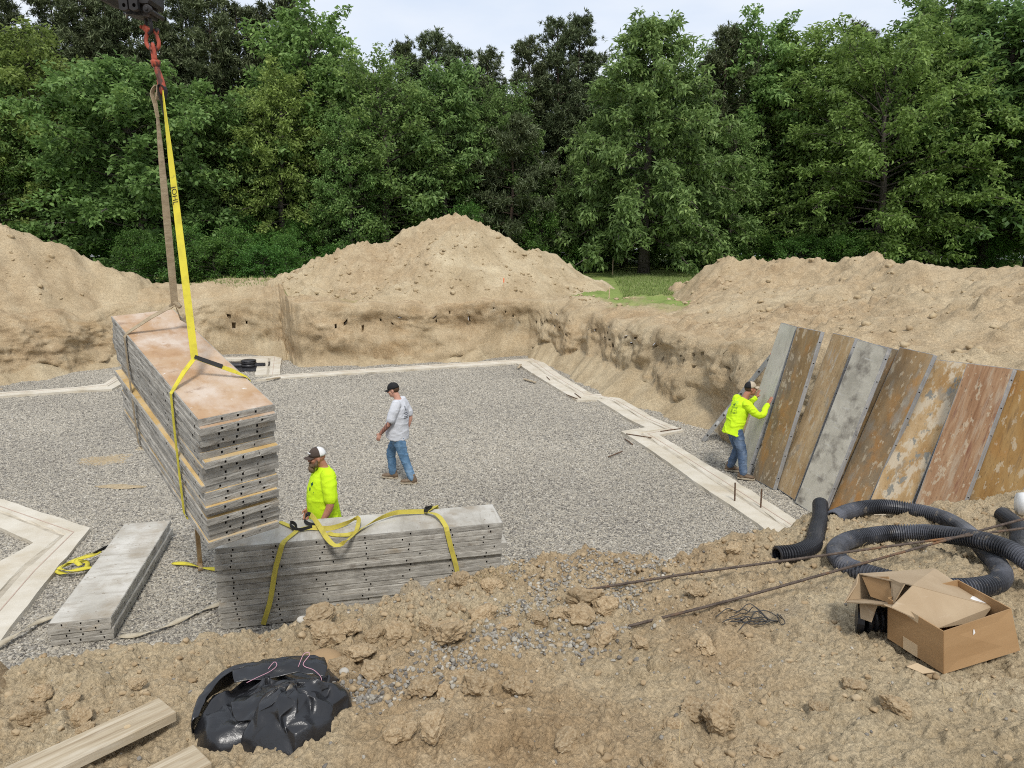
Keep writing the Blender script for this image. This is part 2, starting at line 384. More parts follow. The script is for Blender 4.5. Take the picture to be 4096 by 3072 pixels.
    for k in range(400):
        if len(used) >= 50: break
        c = ok_c[rng.integers(len(ok_c))]
        zt = rng.normal(1.32, 0.17) if rng.random() < .8 else rng.uniform(0.8, 1.6)
        col = zr[:, c]; r = int(np.argmin(np.abs(col - zt) + 10 * (dd[:, 0] < 0.02) + 10 * (dd[:, 0] > 0.6)))
        if onwall[r, c] < 0.8 or any(abs(c - a) + abs(r - b) < 5 for a, b in used): continue
        used.append((c, r))
        r1, c1 = r + 1 + (rng.random() < .45), c + 1 + (rng.random() < .4)
        keep[r:r1, c:c1] = False
        q0 = [r * ncol + c, r * ncol + c1, r1 * ncol + c1, r1 * ncol + c]
        ctr = V[q0].mean(0); back = [V[i] * 0.8 + ctr * 0.2 + np.array([Dn[c][0] * .3, Dn[c][1] * .3, -.03]) for i in q0]
        bi = base + len(extra); extra += back; bi = [bi, bi + 1, bi + 2, bi + 3]
        for j in range(4):
            k2 = (j + 1) % 4; ef.append([q0[j], q0[k2], bi[k2], bi[j]])
        ef.append(bi)
    Fq = Fq[keep]
    V = np.concatenate([V, np.array(extra)]); Fq = np.concatenate([Fq, np.array(ef)])[:, ::-1]
    pad = np.zeros(len(extra))
    cutw = np.clip(onwall, 0, 1)
    me = npmesh('ground', V, Fq, True, {'tone': np.r_[tone.ravel(), pad + .6], 'grass': np.r_[grass.ravel(), pad], 'cut': np.r_[cutw.ravel(), pad]})
    o = link('ground', me, M_SAND); tag(o, 'sandy cut banks of the excavation and the land behind them', kind='structure')
    return V, Fq, (T, bat + wob + 0.12)
BANK_V, BANK_F, BANK_S = bank()
BANK_T = BVHTree.FromPolygons([Vector(v) for v in BANK_V.tolist()], BANK_F.tolist())
def bank_z(x, y):
    h = BANK_T.ray_cast(Vector((x, y, 30)), Vector((0, 0, -1)))
    return h[0].z if h[0] is not None else 2.05

# ================================================================== spoil heaps
def heap(ridge, prof, x0, x1, y0, y1, res, seed, label, tone0, lump_n, streak=0.0, cut=None, smooth_side=None):
    rng = np.random.default_rng(seed)
    nx, ny = int((x1 - x0) / res), int((y1 - y0) / res)
    xs = np.linspace(x0, x1, nx); ys = np.linspace(y0, y1, ny); X, Y = np.meshgrid(xs, ys)
    Rg = spline(ridge, 150)
    wx = X + 0.55 * fbm(X * 0.45, Y * 0.45, oct=4, seed=seed); wy = Y + 0.55 * fbm(X * 0.45 + 50, Y * 0.45, oct=4, seed=seed + 1)
    H_ = np.full_like(X, -50.0)
    for p in Rg:
        H_ = np.maximum(H_, p.z - prof(np.hypot(wx - p.x, wy - p.y)))
    rgh = 1.0 if smooth_side is None else smooth_side(X, Y)
    H_ = H_ + 0.16 * fbm(X * 0.7, Y * 0.7, oct=5, seed=seed + 2) + rgh * 0.10 * np.abs(fbm(X * 2.6, Y * 2.6, oct=4, seed=seed + 3)) + rgh * 0.05 * fbm(X * 7, Y * 7, oct=3, seed=seed + 4)
    if streak: H_ = H_ + streak * fbm(X * 2.2 + Y * 1.4, (Y - X) * 0.25, oct=3, seed=seed + 9)
    H_ = np.minimum(H_, 50)
    mk = None if smooth_side is None else (lambda x, y: 0.25 + 0.75 * float(np.clip(smooth_side(np.array(x), np.array(y)), 0, 1)))
    ms = np.clip(rgh, 0, 1) * np.ones_like(X)
    H_ = H_ + lumps(X, Y, 0.62, seed + 11, 0.30 * ms, .18, .5, .55) + lumps(X, Y, 0.34, seed + 12, 0.45 * ms, .2, .55, .6) + lumps(X, Y, 0.19, seed + 13, 0.1 + 0.5 * ms, .28, .6, .6)
    if x0 > 0: H_ = H_ - 0.45 * np.maximum(0, 6.9 - X) * sstep(20.5, 24, Y)
    if cut is not None: H_ = cut(X, Y, H_)
    V = np.stack([X, Y, H_], -1).reshape(-1, 3)
    tone = np.clip(tone0 + 0.55 * fbm(X * 0.5, Y * 0.5, oct=4, seed=seed + 5) + (0 if smooth_side is None else 0.35 * (rgh - 0.6)), 0, 1)
    F_ = grid_faces(ny, nx).reshape(ny - 1, nx - 1, 4)
    dead = (H_ < 1.2)                      # nothing of the heap reaches below the land around it
    kp = ~(dead[:-1, :-1] | dead[1:, :-1] | dead[:-1, 1:] | dead[1:, 1:])
    me = npmesh('sand_pile', V, F_[kp], True, {'tone': tone.ravel(), 'grass': tone.ravel() * 0, 'cut': tone.ravel() * 0})
    o = link('sand_pile', me, M_SAND); tag(o, label, 'sand pile', 'heaps of dug sand around the pit')
    return o
def toe_dist(X, Y):                        # distance outside the brow of the cut
    C = np.array([-4.0, 14.0]); T = BANK_S[0]
    ta = np.arctan2(T[:, 1] - C[1], T[:, 0] - C[0]); tr = np.hypot(T[:, 0] - C[0], T[:, 1] - C[1]) + BANK_S[1]
    a = np.arctan2(Y - C[1], X - C[0]); o = np.argsort(ta)
    return np.hypot(X - C[0], Y - C[1]) - np.interp(a, ta[o], tr[o])
def sink_inside(X, Y, H_):                 # heaps run out just behind the brow
    d = toe_dist(X, Y); lim = 1.86 + 0.95 * (d - 0.35) + 0.12 * fbm(X * 1.5, Y * 1.5, oct=4, seed=99) * sstep(0.3, 0.9, d)
    return np.where(d < 0.05, -5.0, np.minimum(H_, lim))
PILES = []
PILES.append(heap([(-7.9, 29, 3.45), (-7.2, 29, 3.75), (-6.1, 29.4, 4.02), (-4.9, 29.7, 4.2), (-3.3, 30, 4.85), (-2.4, 30, 4.98), (-1.2, 30, 4.55), (0.4, 29.8, 4.0), (1.4, 29.6, 3.5)],
     lambda d: np.where(d < 4.2, 0.60 * d, 2.52 + 0.34 * (d - 4.2)), -13, 5.5, 24.2, 35, 0.066, 41,
     'tall pale sand heap with a peaked top behind the middle of the pit', 0.10, 2600, 0.05, sink_inside,
     lambda X, Y: sstep(-0.5, -3.2, X - 0.35 * (Y - 27))))
PILES.append(heap([(-30, 24, 5.9), (-22, 24.2, 5.7), (-18.6, 24.2, 5.35), (-17.0, 24.3, 4.95), (-15.7, 24.4, 4.1), (-14.0, 24.6, 2.9)],
     lambda d: np.where(d < 4.0, 0.62 * d, 2.48 + 0.5 * (d - 4.0)), -27, -11.2, 17.5, 30, 0.085, 51,
     'sand heap sloping down to the pit at the far left of the photo', 0.25, 1600, 0.05, sink_inside, lambda X, Y: sstep(21, 24, Y) * 0.6 + 0.4))
PILES.append(heap([(6.9, 26.2, 2.9), (7.5, 25.9, 3.28), (8.2, 25.3, 3.38), (9.2, 24, 3.4), (10.7, 22, 3.52), (11.5, 20.3, 3.3), (11.9, 19, 3.45), (12.3, 17.5, 3.62), (13.2, 14, 3.6), (14.3, 10, 3.5), (16, 5, 3.2)],
     lambda d: np.where(d < 1.6, 0.5 * d, 0.8 + 0.155 * (d - 1.6)), 3.3, 19, 5, 29.5, 0.072, 61,
     'long low sand heap running behind the leaning form panels', 0.62, 5200, 0.0, sink_inside, lambda X, Y: 0.75 + 0.4 * vnoise(X * 0.5, Y * 0.5, seed=3)))

# ================================================================== near bank the photographer stands on
CREST = [(-9, 2.1), (-5, 2.5), (-3.4, 2.75), (-2.34, 2.92), (-1.93, 3.05), (-1.45, 3.22), (-0.78, 3.55), (-0.44, 3.95), (0.28, 4.30), (1.2, 4.36), (1.83, 4.85), (2.4, 5.15), (3.22, 5.3), (4.5, 5.95), (6, 6.6), (8, 7.2), (14, 8)]
def crest_y(x): return np.interp(x, [c[0] for c in CREST], [c[1] for c in CREST])
GRAVEL_BLOBS = [(-0.62, 2.62, .17), (-0.45, 2.70, .17), (-0.25, 2.80, .15), (-0.05, 3.02, .20), (0.12, 3.05, .20), (0.3, 3.02, .14), (0.02, 3.35, .16), (0.15, 3.55, .15), (0.22, 3.75, .16), (0.35, 3.95, .17),
                (0.55, 3.85, .2), (0.62, 3.70, .18), (0.75, 3.95, .2), (0.9, 4.12, .17), (0.62, 3.5, .12), (-0.35, 2.93, .1), (0.45, 3.2, .1), (0.45, 3.45, .12), (0.05, 3.9, .1), (0.5, 4.15, .14)]
def gravel_mask(x, y):
    m = np.zeros_like(np.asarray(x, float))
    for bx, by, br in GRAVEL_BLOBS: m = np.maximum(m, np.exp(-(((np.asarray(x) - bx) / br) ** 2 + ((np.asarray(y) - by) / (br * .7)) ** 2)))
    return m
def rubble_mask(x, y):                       # band of loose lumps along the pit edge
    return float(np.clip(np.exp(-((y - (crest_y(x) - 0.45)) / 0.42) ** 2) * (0.35 + 0.65 * sstep(-1.4, -0.7, x) * sstep(2.0, 0.9, x)) + 0.12, 0, 1))
def front_base(x, y):
    z = 2.45 - 0.1 * (np.maximum(y, 0.5) - 2.5)
    z = z + 0.09 * sstep(0.75, 0.2, crest_y(x) - y) * (0.5 + 0.5 * fbm(x * 1.7, y * 0 + 3, oct=3, seed=71))     # slight berm at the edge
    return z
def near_bank():
    ys = 1.55 * (7.2 / 1.55) ** np.linspace(0, 1, 560); us = np.linspace(-1.0, 1.16, 700)
    U, Y = np.meshgrid(us, ys); X = U * (0.62 * Y + 0.62)
    Z = front_base(X, Y)
    Z += 0.045 * fbm(X * 1.3, Y * 1.3, oct=4, seed=73) + 0.024 * fbm(X * 4.2, Y * 4.2, oct=4, seed=75) + 0.020 * np.abs(fbm(X * 9, Y * 9, oct=4, gain=.6, seed=77)) + 0.008 * fbm(X * 28, Y * 28, oct=3, gain=.6, seed=79)
    rm = np.clip(np.exp(-((Y - (crest_y(X) - 0.45)) / 0.42) ** 2) * (0.45 + 0.55 * sstep(-1.4, -0.7, X) * sstep(2.2, 0.9, X)) + 0.10, 0, 1)
    rough_p = 0.30 + 0.70 * sstep(-0.3, 0.3, fbm(X * 1.1 + 7, Y * 1.1, oct=4, seed=78)); rough_p = np.maximum(rough_p * (1 - 0.45 * sstep(0.9, 2.0, X) * sstep(3.3, 2.6, Y)), rm)
    Z += lumps(X, Y, 0.17, 701, 0.55 * rm, .2, .55, .65) + lumps(X, Y, 0.085, 702, 0.14 + 0.6 * rm, .2, .58, .75) + lumps(X, Y, 0.046, 703, 0.62 * rough_p, .25, .6, .8) + lumps(X, Y, 0.028, 704, 0.75 * rough_p, .3, .62, .8) + 0.9 * lumps(X, Y, 0.016, 705, 0.7 * rough_p, .3, .65, .8) - 0.036
    over = Y - crest_y(X) - 0.06 * fbm(X * 3, X * 0, oct=4, seed=83)
    Z = Z - np.where(over > 0, 1.35 * over + 0.5 * over ** 2, 0) - 0.05 * np.exp(-(over / 0.2) ** 2)
    Z = np.maximum(Z, -0.3)
    tone = np.clip(0.42 + 0.9 * fbm(X * 0.9, Y * 0.9, oct=5, seed=85) - 0.45 * sstep(0.9, 2.2, X) * sstep(3.4, 2.2, Y), 0, 1)
    cutm = 0.85 * sstep(0.2, 0.75, fbm(X * 0.8 + 40, Y * 0.8, oct=4, seed=87))
    V = np.stack([X, Y, Z], -1).reshape(-1, 3)
    kp = (Z > -0.28); F_ = grid_faces(len(ys), len(us)).reshape(len(ys) - 1, len(us) - 1, 4)
    F_ = F_[kp[:-1, :-1] | kp[1:, :-1] | kp[:-1, 1:] | kp[1:, 1:]]
    me = npmesh('pit_edge', V, F_, True, {'tone': tone.ravel(), 'grass': tone.ravel() * 0, 'cut': cutm.ravel()})
    tag(link('pit_edge', me, M_SOIL), 'trampled sandy soil along the near edge of the pit', kind='structure')
    return us, ys, Z
NU, NY, NZ = near_bank()
def gz(x, y):
    u = x / (0.62 * y + 0.62)
    if u < NU[0] or u > NU[-1] or y < NY[0] or y > NY[-1]: return float(front_base(np.array(x), np.array(y)))
    i = min(int(np.searchsorted(NY, y)) - 1, len(NY) - 2); i = max(i, 0); a = (y - NY[i]) / (NY[i + 1] - NY[i]); fj = (u - NU[0]) / (NU[1] - NU[0]); j = min(int(fj), len(NU) - 2); b = fj - j
    return float((NZ[i, j] * (1 - a) + NZ[i + 1, j] * a) * (1 - b) + (NZ[i, j + 1] * (1 - a) + NZ[i + 1, j + 1] * a) * b)
def outer_bank():                            # the same ground to both sides and behind the camera, coarser
    for xa, xb, ya, yb in ((-40, 60, -25, 8),):
        xs = np.unique(np.concatenate([np.linspace(-40, -7, 100), np.linspace(-7, 8, 130), np.linspace(8, 60, 150)])); ys = np.concatenate([np.linspace(ya, 1, 70), np.linspace(1.1, yb, 100)]); X, Y = np.meshgrid(xs, ys)
        under = sstep(0.05, 0.30, np.minimum(np.minimum(X + (0.62 * Y + 0.62), 1.16 * (0.62 * Y + 0.62) - X), np.minimum(Y - 1.55, 7.2 - Y)))
        Z = front_base(X, np.maximum(Y, 0.8)) + 0.05 * fbm(X * 0.8, Y * 0.8, oct=4, seed=91) + 0.03 - 0.30 * under
        over = Y - crest_y(X); Z = Z - np.where(over > 0, 1.35 * over + 0.5 * over ** 2, 0); Z = np.maximum(Z, -0.4)
        Z = np.where((Y > 6.2) & (X > 6), np.maximum(Z, np.minimum(2.0, (X - 6.6) * 1.6)), Z)
        tone = np.clip(0.6 + 0.6 * fbm(X * .7, Y * .7, oct=4, seed=93), 0, 1)
        me = npmesh('pit_edge', np.stack([X, Y, Z], -1).reshape(-1, 3), grid_faces(len(ys), len(xs)), True, {'tone': tone.ravel(), 'grass': tone.ravel() * 0, 'cut': tone.ravel() * 0})
        tag(link('pit_edge', me, M_SOIL), 'trampled sandy soil around the photographer', kind='structure')
outer_bank()

# ================================================================== gravel floor
def gravel_mat(inst):
    m = bpy.data.materials.new('pea_gravel' if inst else 'gravel_bed'); m.use_nodes = True; t = m.node_tree; l = t.links.new
    b = t.nodes['Principled BSDF']; b.inputs['Roughness'].default_value = 0.85; b.inputs['Specular IOR Level'].default_value = 0.2
    stops = [(0.0, (0.153, 0.140, 0.123)), (0.2, (0.248, 0.228, 0.196)), (0.42, (0.347, 0.319, 0.265)), (0.65, (0.436, 0.398, 0.327)), (0.85, (0.504, 0.460, 0.378)), (1.0, (0.576, 0.540, 0.468))]
    r = ramp(t, stops)
    if inst:
        at = _n(t, 'Attribute', attribute_name='pick', attribute_type='INSTANCER'); l(at.outputs['Fac'], r.inputs[0])
        tc = _n(t, 'TexCoord'); nz = _n(t, 'TexNoise', Scale=3.0, Detail=4.0); l(tc.outputs['Object'], nz.inputs['Vector'])
        hs = _n(t, 'HueSaturation'); mr = _n(t, 'MapRange'); mr.inputs[3].default_value = 0.8; mr.inputs[4].default_value = 1.2; l(nz.outputs['Fac'], mr.inputs[0]); l(mr.outputs[0], hs.inputs['Value'])
        l(r.outputs[0], hs.inputs['Color']); l(hs.outputs[0], b.inputs['Base Color'])
    else:
        g = _n(t, 'NewGeometry'); vo = _n(t, 'TexVoronoi', Scale=26.0); l(g.outputs['Position'], vo.inputs['Vector'])
        sp = _n(t, 'SeparateColor'); l(vo.outputs['Color'], sp.inputs[0]); l(sp.outputs[0], r.inputs[0])
        l(r.outputs[0], b.inputs['Base Color'])
        mr = _n(t, 'MapRange'); mr.inputs[1].default_value = 0.0; mr.inputs[2].default_value = 0.6; mr.inputs[3].default_value = 1; mr.inputs[4].default_value = 0; l(vo.outputs['Distance'], mr.inputs[0])
        bp = _n(t, 'Bump', Strength=1.0, Distance=0.03); l(mr.outputs[0], bp.inputs['Height']); l(bp.outputs[0], b.inputs['Normal'])
    return m
M_PEB = gravel_mat(True); M_BED = gravel_mat(False)
def pit_floor():
    xs = np.linspace(-18, 8, 131); ys = np.linspace(2.5, 27.5, 126); X, Y = np.meshgrid(xs, ys)
    Z = -0.012 + 0.012 * fbm(X * 0.5, Y * 0.5, oct=4, seed=101)
    me = npmesh('pit_floor', np.stack([X, Y, Z], -1).reshape(-1, 3), grid_faces(len(ys), len(xs)))
    tag(link('pit_floor', me, M_BED), 'bed of grey pea gravel on the pit floor', kind='structure')
pit_floor()
def pebble_cloud(name, pts, scl, label, mat=None, seed=1, mean=0.42, sig=0.21):
    """loose stones: one object, stones instanced on its points by geometry nodes"""
    rng = np.random.default_rng(seed); n = len(pts)
    me = bpy.data.meshes.new(name); me.vertices.add(n); me.vertices.foreach_set('co', np.asarray(pts, np.float32).ravel())
    for nm, ty, ar, key in (('rot', 'FLOAT_VECTOR', rng.uniform(0, 6.28, (n, 3)) * np.array([0.12, 0.12, 1]), 'vector'),
                            ('scl', 'FLOAT_VECTOR', np.asarray(scl)[:, None] * rng.uniform(0.72, 1.15, (n, 3)) * np.array([1, 0.95, 0.72]), 'vector'),
                            ('pick', 'FLOAT', np.clip(rng.normal(mean, sig, n) + 0.10 * fbm(np.asarray(pts)[:, 0] * .45, np.asarray(pts)[:, 1] * .45, oct=4, seed=6), 0, 1), 'value'), ('var', 'INT', rng.integers(0, 5, n), 'value')):
        a = me.attributes.new(nm, ty, 'POINT'); a.data.foreach_set(key, np.asarray(ar, np.int32 if ty == 'INT' else np.float32).ravel())
    o = link(name, me, mat or M_PEB); tag(o, label, kind='stuff')
    ng = bpy.data.node_groups.new(name, 'GeometryNodeTree')
    ng.interface.new_socket('Geometry', in_out='INPUT', socket_type='NodeSocketGeometry'); ng.interface.new_socket('Geometry', in_out='OUTPUT', socket_type='NodeSocketGeometry')
    N_ = ng.nodes.new; l = ng.links.new; gi, go = N_('NodeGroupInput'), N_('NodeGroupOutput')
    j = N_('GeometryNodeGeometryToInstance')
    for k in range(5):
        ico = N_('GeometryNodeMeshIcoSphere'); ico.inputs['Subdivisions'].default_value = 2; ico.inputs['Radius'].default_value = 0.5
        sp = N_('GeometryNodeSetPosition'); pos = N_('GeometryNodeInputPosition'); nz = N_('ShaderNodeTexNoise'); nz.noise_dimensions = '4D'
        nz.inputs['W'].default_value = k * 7.7; nz.inputs['Scale'].default_value = 1.7; nz.inputs['Detail'].default_value = 1
        sub = N_('ShaderNodeVectorMath'); sub.operation = 'SUBTRACT'; sub.inputs[1].default_value = (.5, .5, .5)
        mul = N_('ShaderNodeVectorMath'); mul.operation = 'SCALE'; mul.inputs['Scale'].default_value = 0.75
        l(pos.outputs[0], nz.inputs['Vector']); l(nz.outputs['Color'], sub.inputs[0]); l(sub.outputs[0], mul.inputs[0])
        l(ico.outputs[0], sp.inputs['Geometry']); l(mul.outputs[0], sp.inputs['Offset'])
        sm = N_('GeometryNodeSetShadeSmooth'); l(sp.outputs[0], sm.inputs[0])
        mt = N_('GeometryNodeSetMaterial'); mt.inputs['Material'].default_value = mat or M_PEB; l(sm.outputs[0], mt.inputs[0]); l(mt.outputs[0], j.inputs[0])
    ip = N_('GeometryNodeInstanceOnPoints'); ip.inputs['Pick Instance'].default_value = True
    def att(nm, ty):
        a = N_('GeometryNodeInputNamedAttribute'); a.data_type = ty; a.inputs['Name'].default_value = nm; return a.outputs['Attribute']
    l(gi.outputs[0], ip.inputs['Points']); l(j.outputs[0], ip.inputs['Instance']); l(att('var', 'INT'), ip.inputs['Instance Index'])
    e2r = N_('FunctionNodeEulerToRotation'); l(att('rot', 'FLOAT_VECTOR'), e2r.inputs[0]); l(e2r.outputs[0], ip.inputs['Rotation'])
    l(att('scl', 'FLOAT_VECTOR'), ip.inputs['Scale']); l(ip.outputs[0], go.inputs[0])
    md = o.modifiers.new('stones', 'NODES'); md.node_group = ng
    return o
def floor_pebbles():
    rng = np.random.default_rng(103); out_ = []; sc_ = []
    T = np.array([(p.x, p.y) for p in spline(TOE, 300)]); C = np.array([-4.0, 14.0]); ta = np.arctan2(T[:, 1] - 14, T[:, 0] + 4); o = np.argsort(ta); tr = np.hypot(T[:, 0] + 4, T[:, 1] - 14)
    for ya, yb, den, s0, s1 in ((4.3, 9, 1500, 0.019, 0.036), (9, 14, 1450, 0.020, 0.036), (14, 26.5, 700, 0.025, 0.043)):
        n = int((yb - ya) * 23 * den); x = rng.uniform(-16.5, 6.5, n); y = rng.uniform(ya, yb, n)
        keep = np.abs(x) < (0.78 * y + 1.2)
        a = np.arctan2(y - 14, x + 4); keep &= (np.hypot(x + 4, y - 14) < np.interp(a, ta[o], tr[o]) - 0.05) | (a < -1.0)
        x, y = x[keep], y[keep]; s = rng.uniform(s0, s1, len(x)) * (1 + 0.25 * (rng.random(len(x)) < .12))
        out_.append(np.stack([x, y, -0.012 + 0.012 * fbm(x * 0.5, y * 0.5, oct=4, seed=101) + rng.uniform(-0.008, 0.006, len(x))], 1)); sc_.append(s)
    pebble_cloud('pea_gravel', np.concatenate(out_), np.concatenate(sc_), 'loose grey and buff pea gravel covering the pit floor', seed=3)
floor_pebbles()
def spilled_pebbles():
    rng = np.random.default_rng(107); P = []; S_ = []
    x = rng.uniform(-1.2, 1.6, 60000); y = rng.uniform(2.3, 4.6, 60000)
    kp = (rng.random(60000) < gravel_mask(x, y) ** 1.6 * 0.42 + 0.003) & (y < crest_y(x) + 0.12)
    for x, y in zip(x[kp], y[kp]):
        s = rng.uniform(0.009, 0.025); P.append((x, y, gz(x, y) + s * rng.uniform(0.05, 0.3))); S_.append(s)
    for k in range(1500):
        x = rng.uniform(-2.6, 3.6); y = rng.uniform(1.9, 4.9)
        if y < crest_y(x) and rng.random() < 0.4: s = rng.uniform(0.006, 0.02); P.append((x, y, gz(x, y) + s * 0.15)); S_.append(s)
    pebble_cloud('spilled_gravel', np.array(P), np.array(S_), 'grey gravel spilled over the soil at the pit edge', seed=5, mean=0.27, sig=0.22)
spilled_pebbles()
# ================================================================== trees
def leaf_mat(name, dark, mid, light, trans=0.38, gloss=0.25, huev=0.010):
    m = bpy.data.materials.new(name); m.use_nodes = True; t = m.node_tree; l = t.links.new
    b = t.nodes['Principled BSDF']; b.inputs['Roughness'].default_value = 0.5; b.inputs['Specular IOR Level'].default_value = gloss
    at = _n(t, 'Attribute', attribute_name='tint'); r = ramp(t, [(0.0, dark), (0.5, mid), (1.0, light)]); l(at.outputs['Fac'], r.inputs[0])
    oi = _n(t, 'ObjectInfo'); hs = _n(t, 'HueSaturation'); m1 = _n(t, 'MapRange'); m1.inputs[3].default_value = 0.5 - huev; m1.inputs[4].default_value = 0.5 + huev; l(oi.outputs['Random'], m1.inputs[0]); l(m1.outputs[0], hs.inputs['Hue'])
    m2 = _n(t, 'MapRange'); m2.inputs[3].default_value = 0.74; m2.inputs[4].default_value = 1.04
    mlt = _n(t, 'Math', operation='MULTIPLY'); mlt.inputs[1].default_value = 7.31; fr = _n(t, 'Math', operation='FRACT'); l(oi.outputs['Random'], mlt.inputs[0]); l(mlt.outputs[0], fr.inputs[0]); l(fr.outputs[0], m2.inputs[0]); l(m2.outputs[0], hs.inputs['Value'])
    l(r.outputs[0], hs.inputs['Color']); l(hs.outputs[0], b.inputs['Base Color'])
    tr = _n(t, 'BsdfTranslucent'); l(hs.outputs[0], tr.inputs[0]); mx_ = _n(t, 'MixShader'); mx_.inputs[0].default_value = trans
    l(b.outputs[0], mx_.inputs[1]); l(tr.outputs[0], mx_.inputs[2]); l(mx_.outputs[0], t.nodes['Material Output'].inputs[0])
    return m
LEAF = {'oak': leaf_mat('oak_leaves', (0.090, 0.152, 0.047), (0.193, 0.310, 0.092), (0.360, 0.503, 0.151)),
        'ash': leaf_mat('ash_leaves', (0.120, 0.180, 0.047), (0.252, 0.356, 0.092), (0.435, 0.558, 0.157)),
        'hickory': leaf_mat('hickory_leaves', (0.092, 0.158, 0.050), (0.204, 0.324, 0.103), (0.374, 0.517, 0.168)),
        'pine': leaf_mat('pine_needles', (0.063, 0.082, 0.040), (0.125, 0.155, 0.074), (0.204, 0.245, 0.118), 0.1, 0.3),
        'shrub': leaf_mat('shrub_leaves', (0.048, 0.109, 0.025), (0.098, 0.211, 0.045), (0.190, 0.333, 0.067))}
M_BARK = PM('tree_bark', [(0.3, (0.050, 0.042, 0.034)), (0.7, (0.13, 0.112, 0.092))], scale=6, stretch=(4, 4, 0.7), rough=0.95, bumps=[(22, 0.8, 0.03)])
M_PBARK = PM('pine_bark', [(0.3, (0.045, 0.033, 0.026)), (0.7, (0.14, 0.098, 0.072))], scale=7, stretch=(4, 4, 0.8), rough=0.95, bumps=[(22, 0.8, 0.03)])

def leaves_mesh(name, C, D, L, Wd, tint, rng, bend=0.25):
    """one bent rhombic blade per row: C base, D direction, L length, Wd width"""
    n = len(C); D = unit(D); up = np.tile([0, 0, 1.0], (n, 1)) + rng.normal(0, 0.55, (n, 3)); S_ = unit(np.cross(D, up)); N_ = np.cross(S_, D)
    L = L[:, None]; Wd = Wd[:, None]
    a = C; b = C + D * L * 0.45 + S_ * Wd * 0.5 + N_ * L * 0.06; c = C + D * L * 0.96 - N_ * L * bend; d = C + D * L * 0.45 - S_ * Wd * 0.5 + N_ * L * 0.06
    V = np.stack([a, b, c, d], 1).reshape(-1, 3); F_ = np.arange(4 * n).reshape(n, 4)
    return npmesh(name, V, F_, False, {'tint': np.repeat(tint, 4)})
def broadleaf(seed, H, R, base, shape, nprim, leaf_l, leaf_w, droop, per, bent=0.0, up0=0.55):
    """returns (wood MB, crown mesh). shape(u) gives the relative reach of limbs at relative height u"""
    rng = np.random.default_rng(seed); wood = MB()
    tp = [np.array([0, 0, 0.0])]
    for k in range(1, 9): tp.append(np.array([bent * math.sin(k * .9 + seed) * 0.5 * k / 8, bent * math.cos(k * .7 + seed) * 0.5 * k / 8, H * 0.93 * k / 8]))
    r0 = 0.016 * H + 0.03
    wood.tube([Vector(p) for p in tp], [r0 * (1.25 if k == 0 else 1) * (1 - 0.93 * k / 8) + 0.012 for k in range(9)], 7)
    TP = np.array(tp); C = []; D = []; TI = []
    for i in range(nprim):
        u = ((i + rng.random()) / nprim) ** 0.9; z = base + (H * 0.97 - base) * u
        az = i * 2.39996 + rng.uniform(-.35, .35); reach = R * shape(u) * rng.uniform(0.72, 1.12) + 0.25
        o = np.array([np.interp(z * .92, TP[:, 2], TP[:, j]) for j in range(2)] + [min(z * 0.92, H * .93)])
        el = up0 * (0.35 + 1.3 * u) - droop * (1 - u)
        d = np.array([math.cos(az), math.sin(az), math.tan(el)]); pts = [o]
        for k in range(1, 6):
            t_ = k / 5; q = o + d * reach * t_ + np.array([0, 0, -0.22 * reach * t_ * t_ * (1 + droop)]) + rng.normal(0, 0.05 * reach, 3) * t_
            pts.append(q)
        br = max(0.012, 0.30 * r0 * (1 - u) + 0.015)
        wood.tube([Vector(p) for p in pts], [br * (1 - 0.85 * k / 5) + 0.004 for k in range(6)], 4, cap=False)
        nsec = max(5, int(reach * 2.9))
        for s in range(nsec):
            t_ = 0.28 + 0.72 * (s + rng.random()) / nsec; k = min(4, int(t_ * 5)); f = t_ * 5 - k; p = pts[k] * (1 - f) + pts[k + 1] * f
            sd = unit(d * np.array([1, 1, .4]) * 0.6 + rng.normal(0, 0.75, 3) + np.array([0, 0, 0.22])); sl = rng.uniform(0.35, 0.95) * (0.45 + 0.22 * reach) * (1.15 - 0.5 * t_)
            e = p + sd * sl; e[2] -= 0.12 * sl
            if sl > 0.55: wood.tube([Vector(p), Vector(e)], [0.012, 0.004], 3, cap=False)
            for q in range(3 + int(sl * 2.5)):
                w = 0.3 + 0.75 * rng.random(); C.append(p + (e - p) * w + rng.normal(0, 0.13, 3)); D.append(unit(sd + rng.normal(0, .35, 3)))
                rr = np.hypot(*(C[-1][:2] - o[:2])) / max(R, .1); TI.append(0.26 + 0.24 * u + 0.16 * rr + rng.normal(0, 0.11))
    C = np.array(C); D = np.array(D); TI = np.array(TI); n = len(C)
    idx = np.repeat(np.arange(n), per); m = len(idx)
    Cc = C[idx] + rng.normal(0, 0.15, (m, 3)) * np.array([1, 1, .8]); Dd = D[idx] * 0.55 + rng.normal(0, 0.62, (m, 3)); Dd[:, 2] -= 0.18 + 0.45 * droop
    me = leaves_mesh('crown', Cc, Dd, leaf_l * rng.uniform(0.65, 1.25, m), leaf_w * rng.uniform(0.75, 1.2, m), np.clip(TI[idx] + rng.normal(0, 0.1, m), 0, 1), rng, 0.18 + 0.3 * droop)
    return wood, me
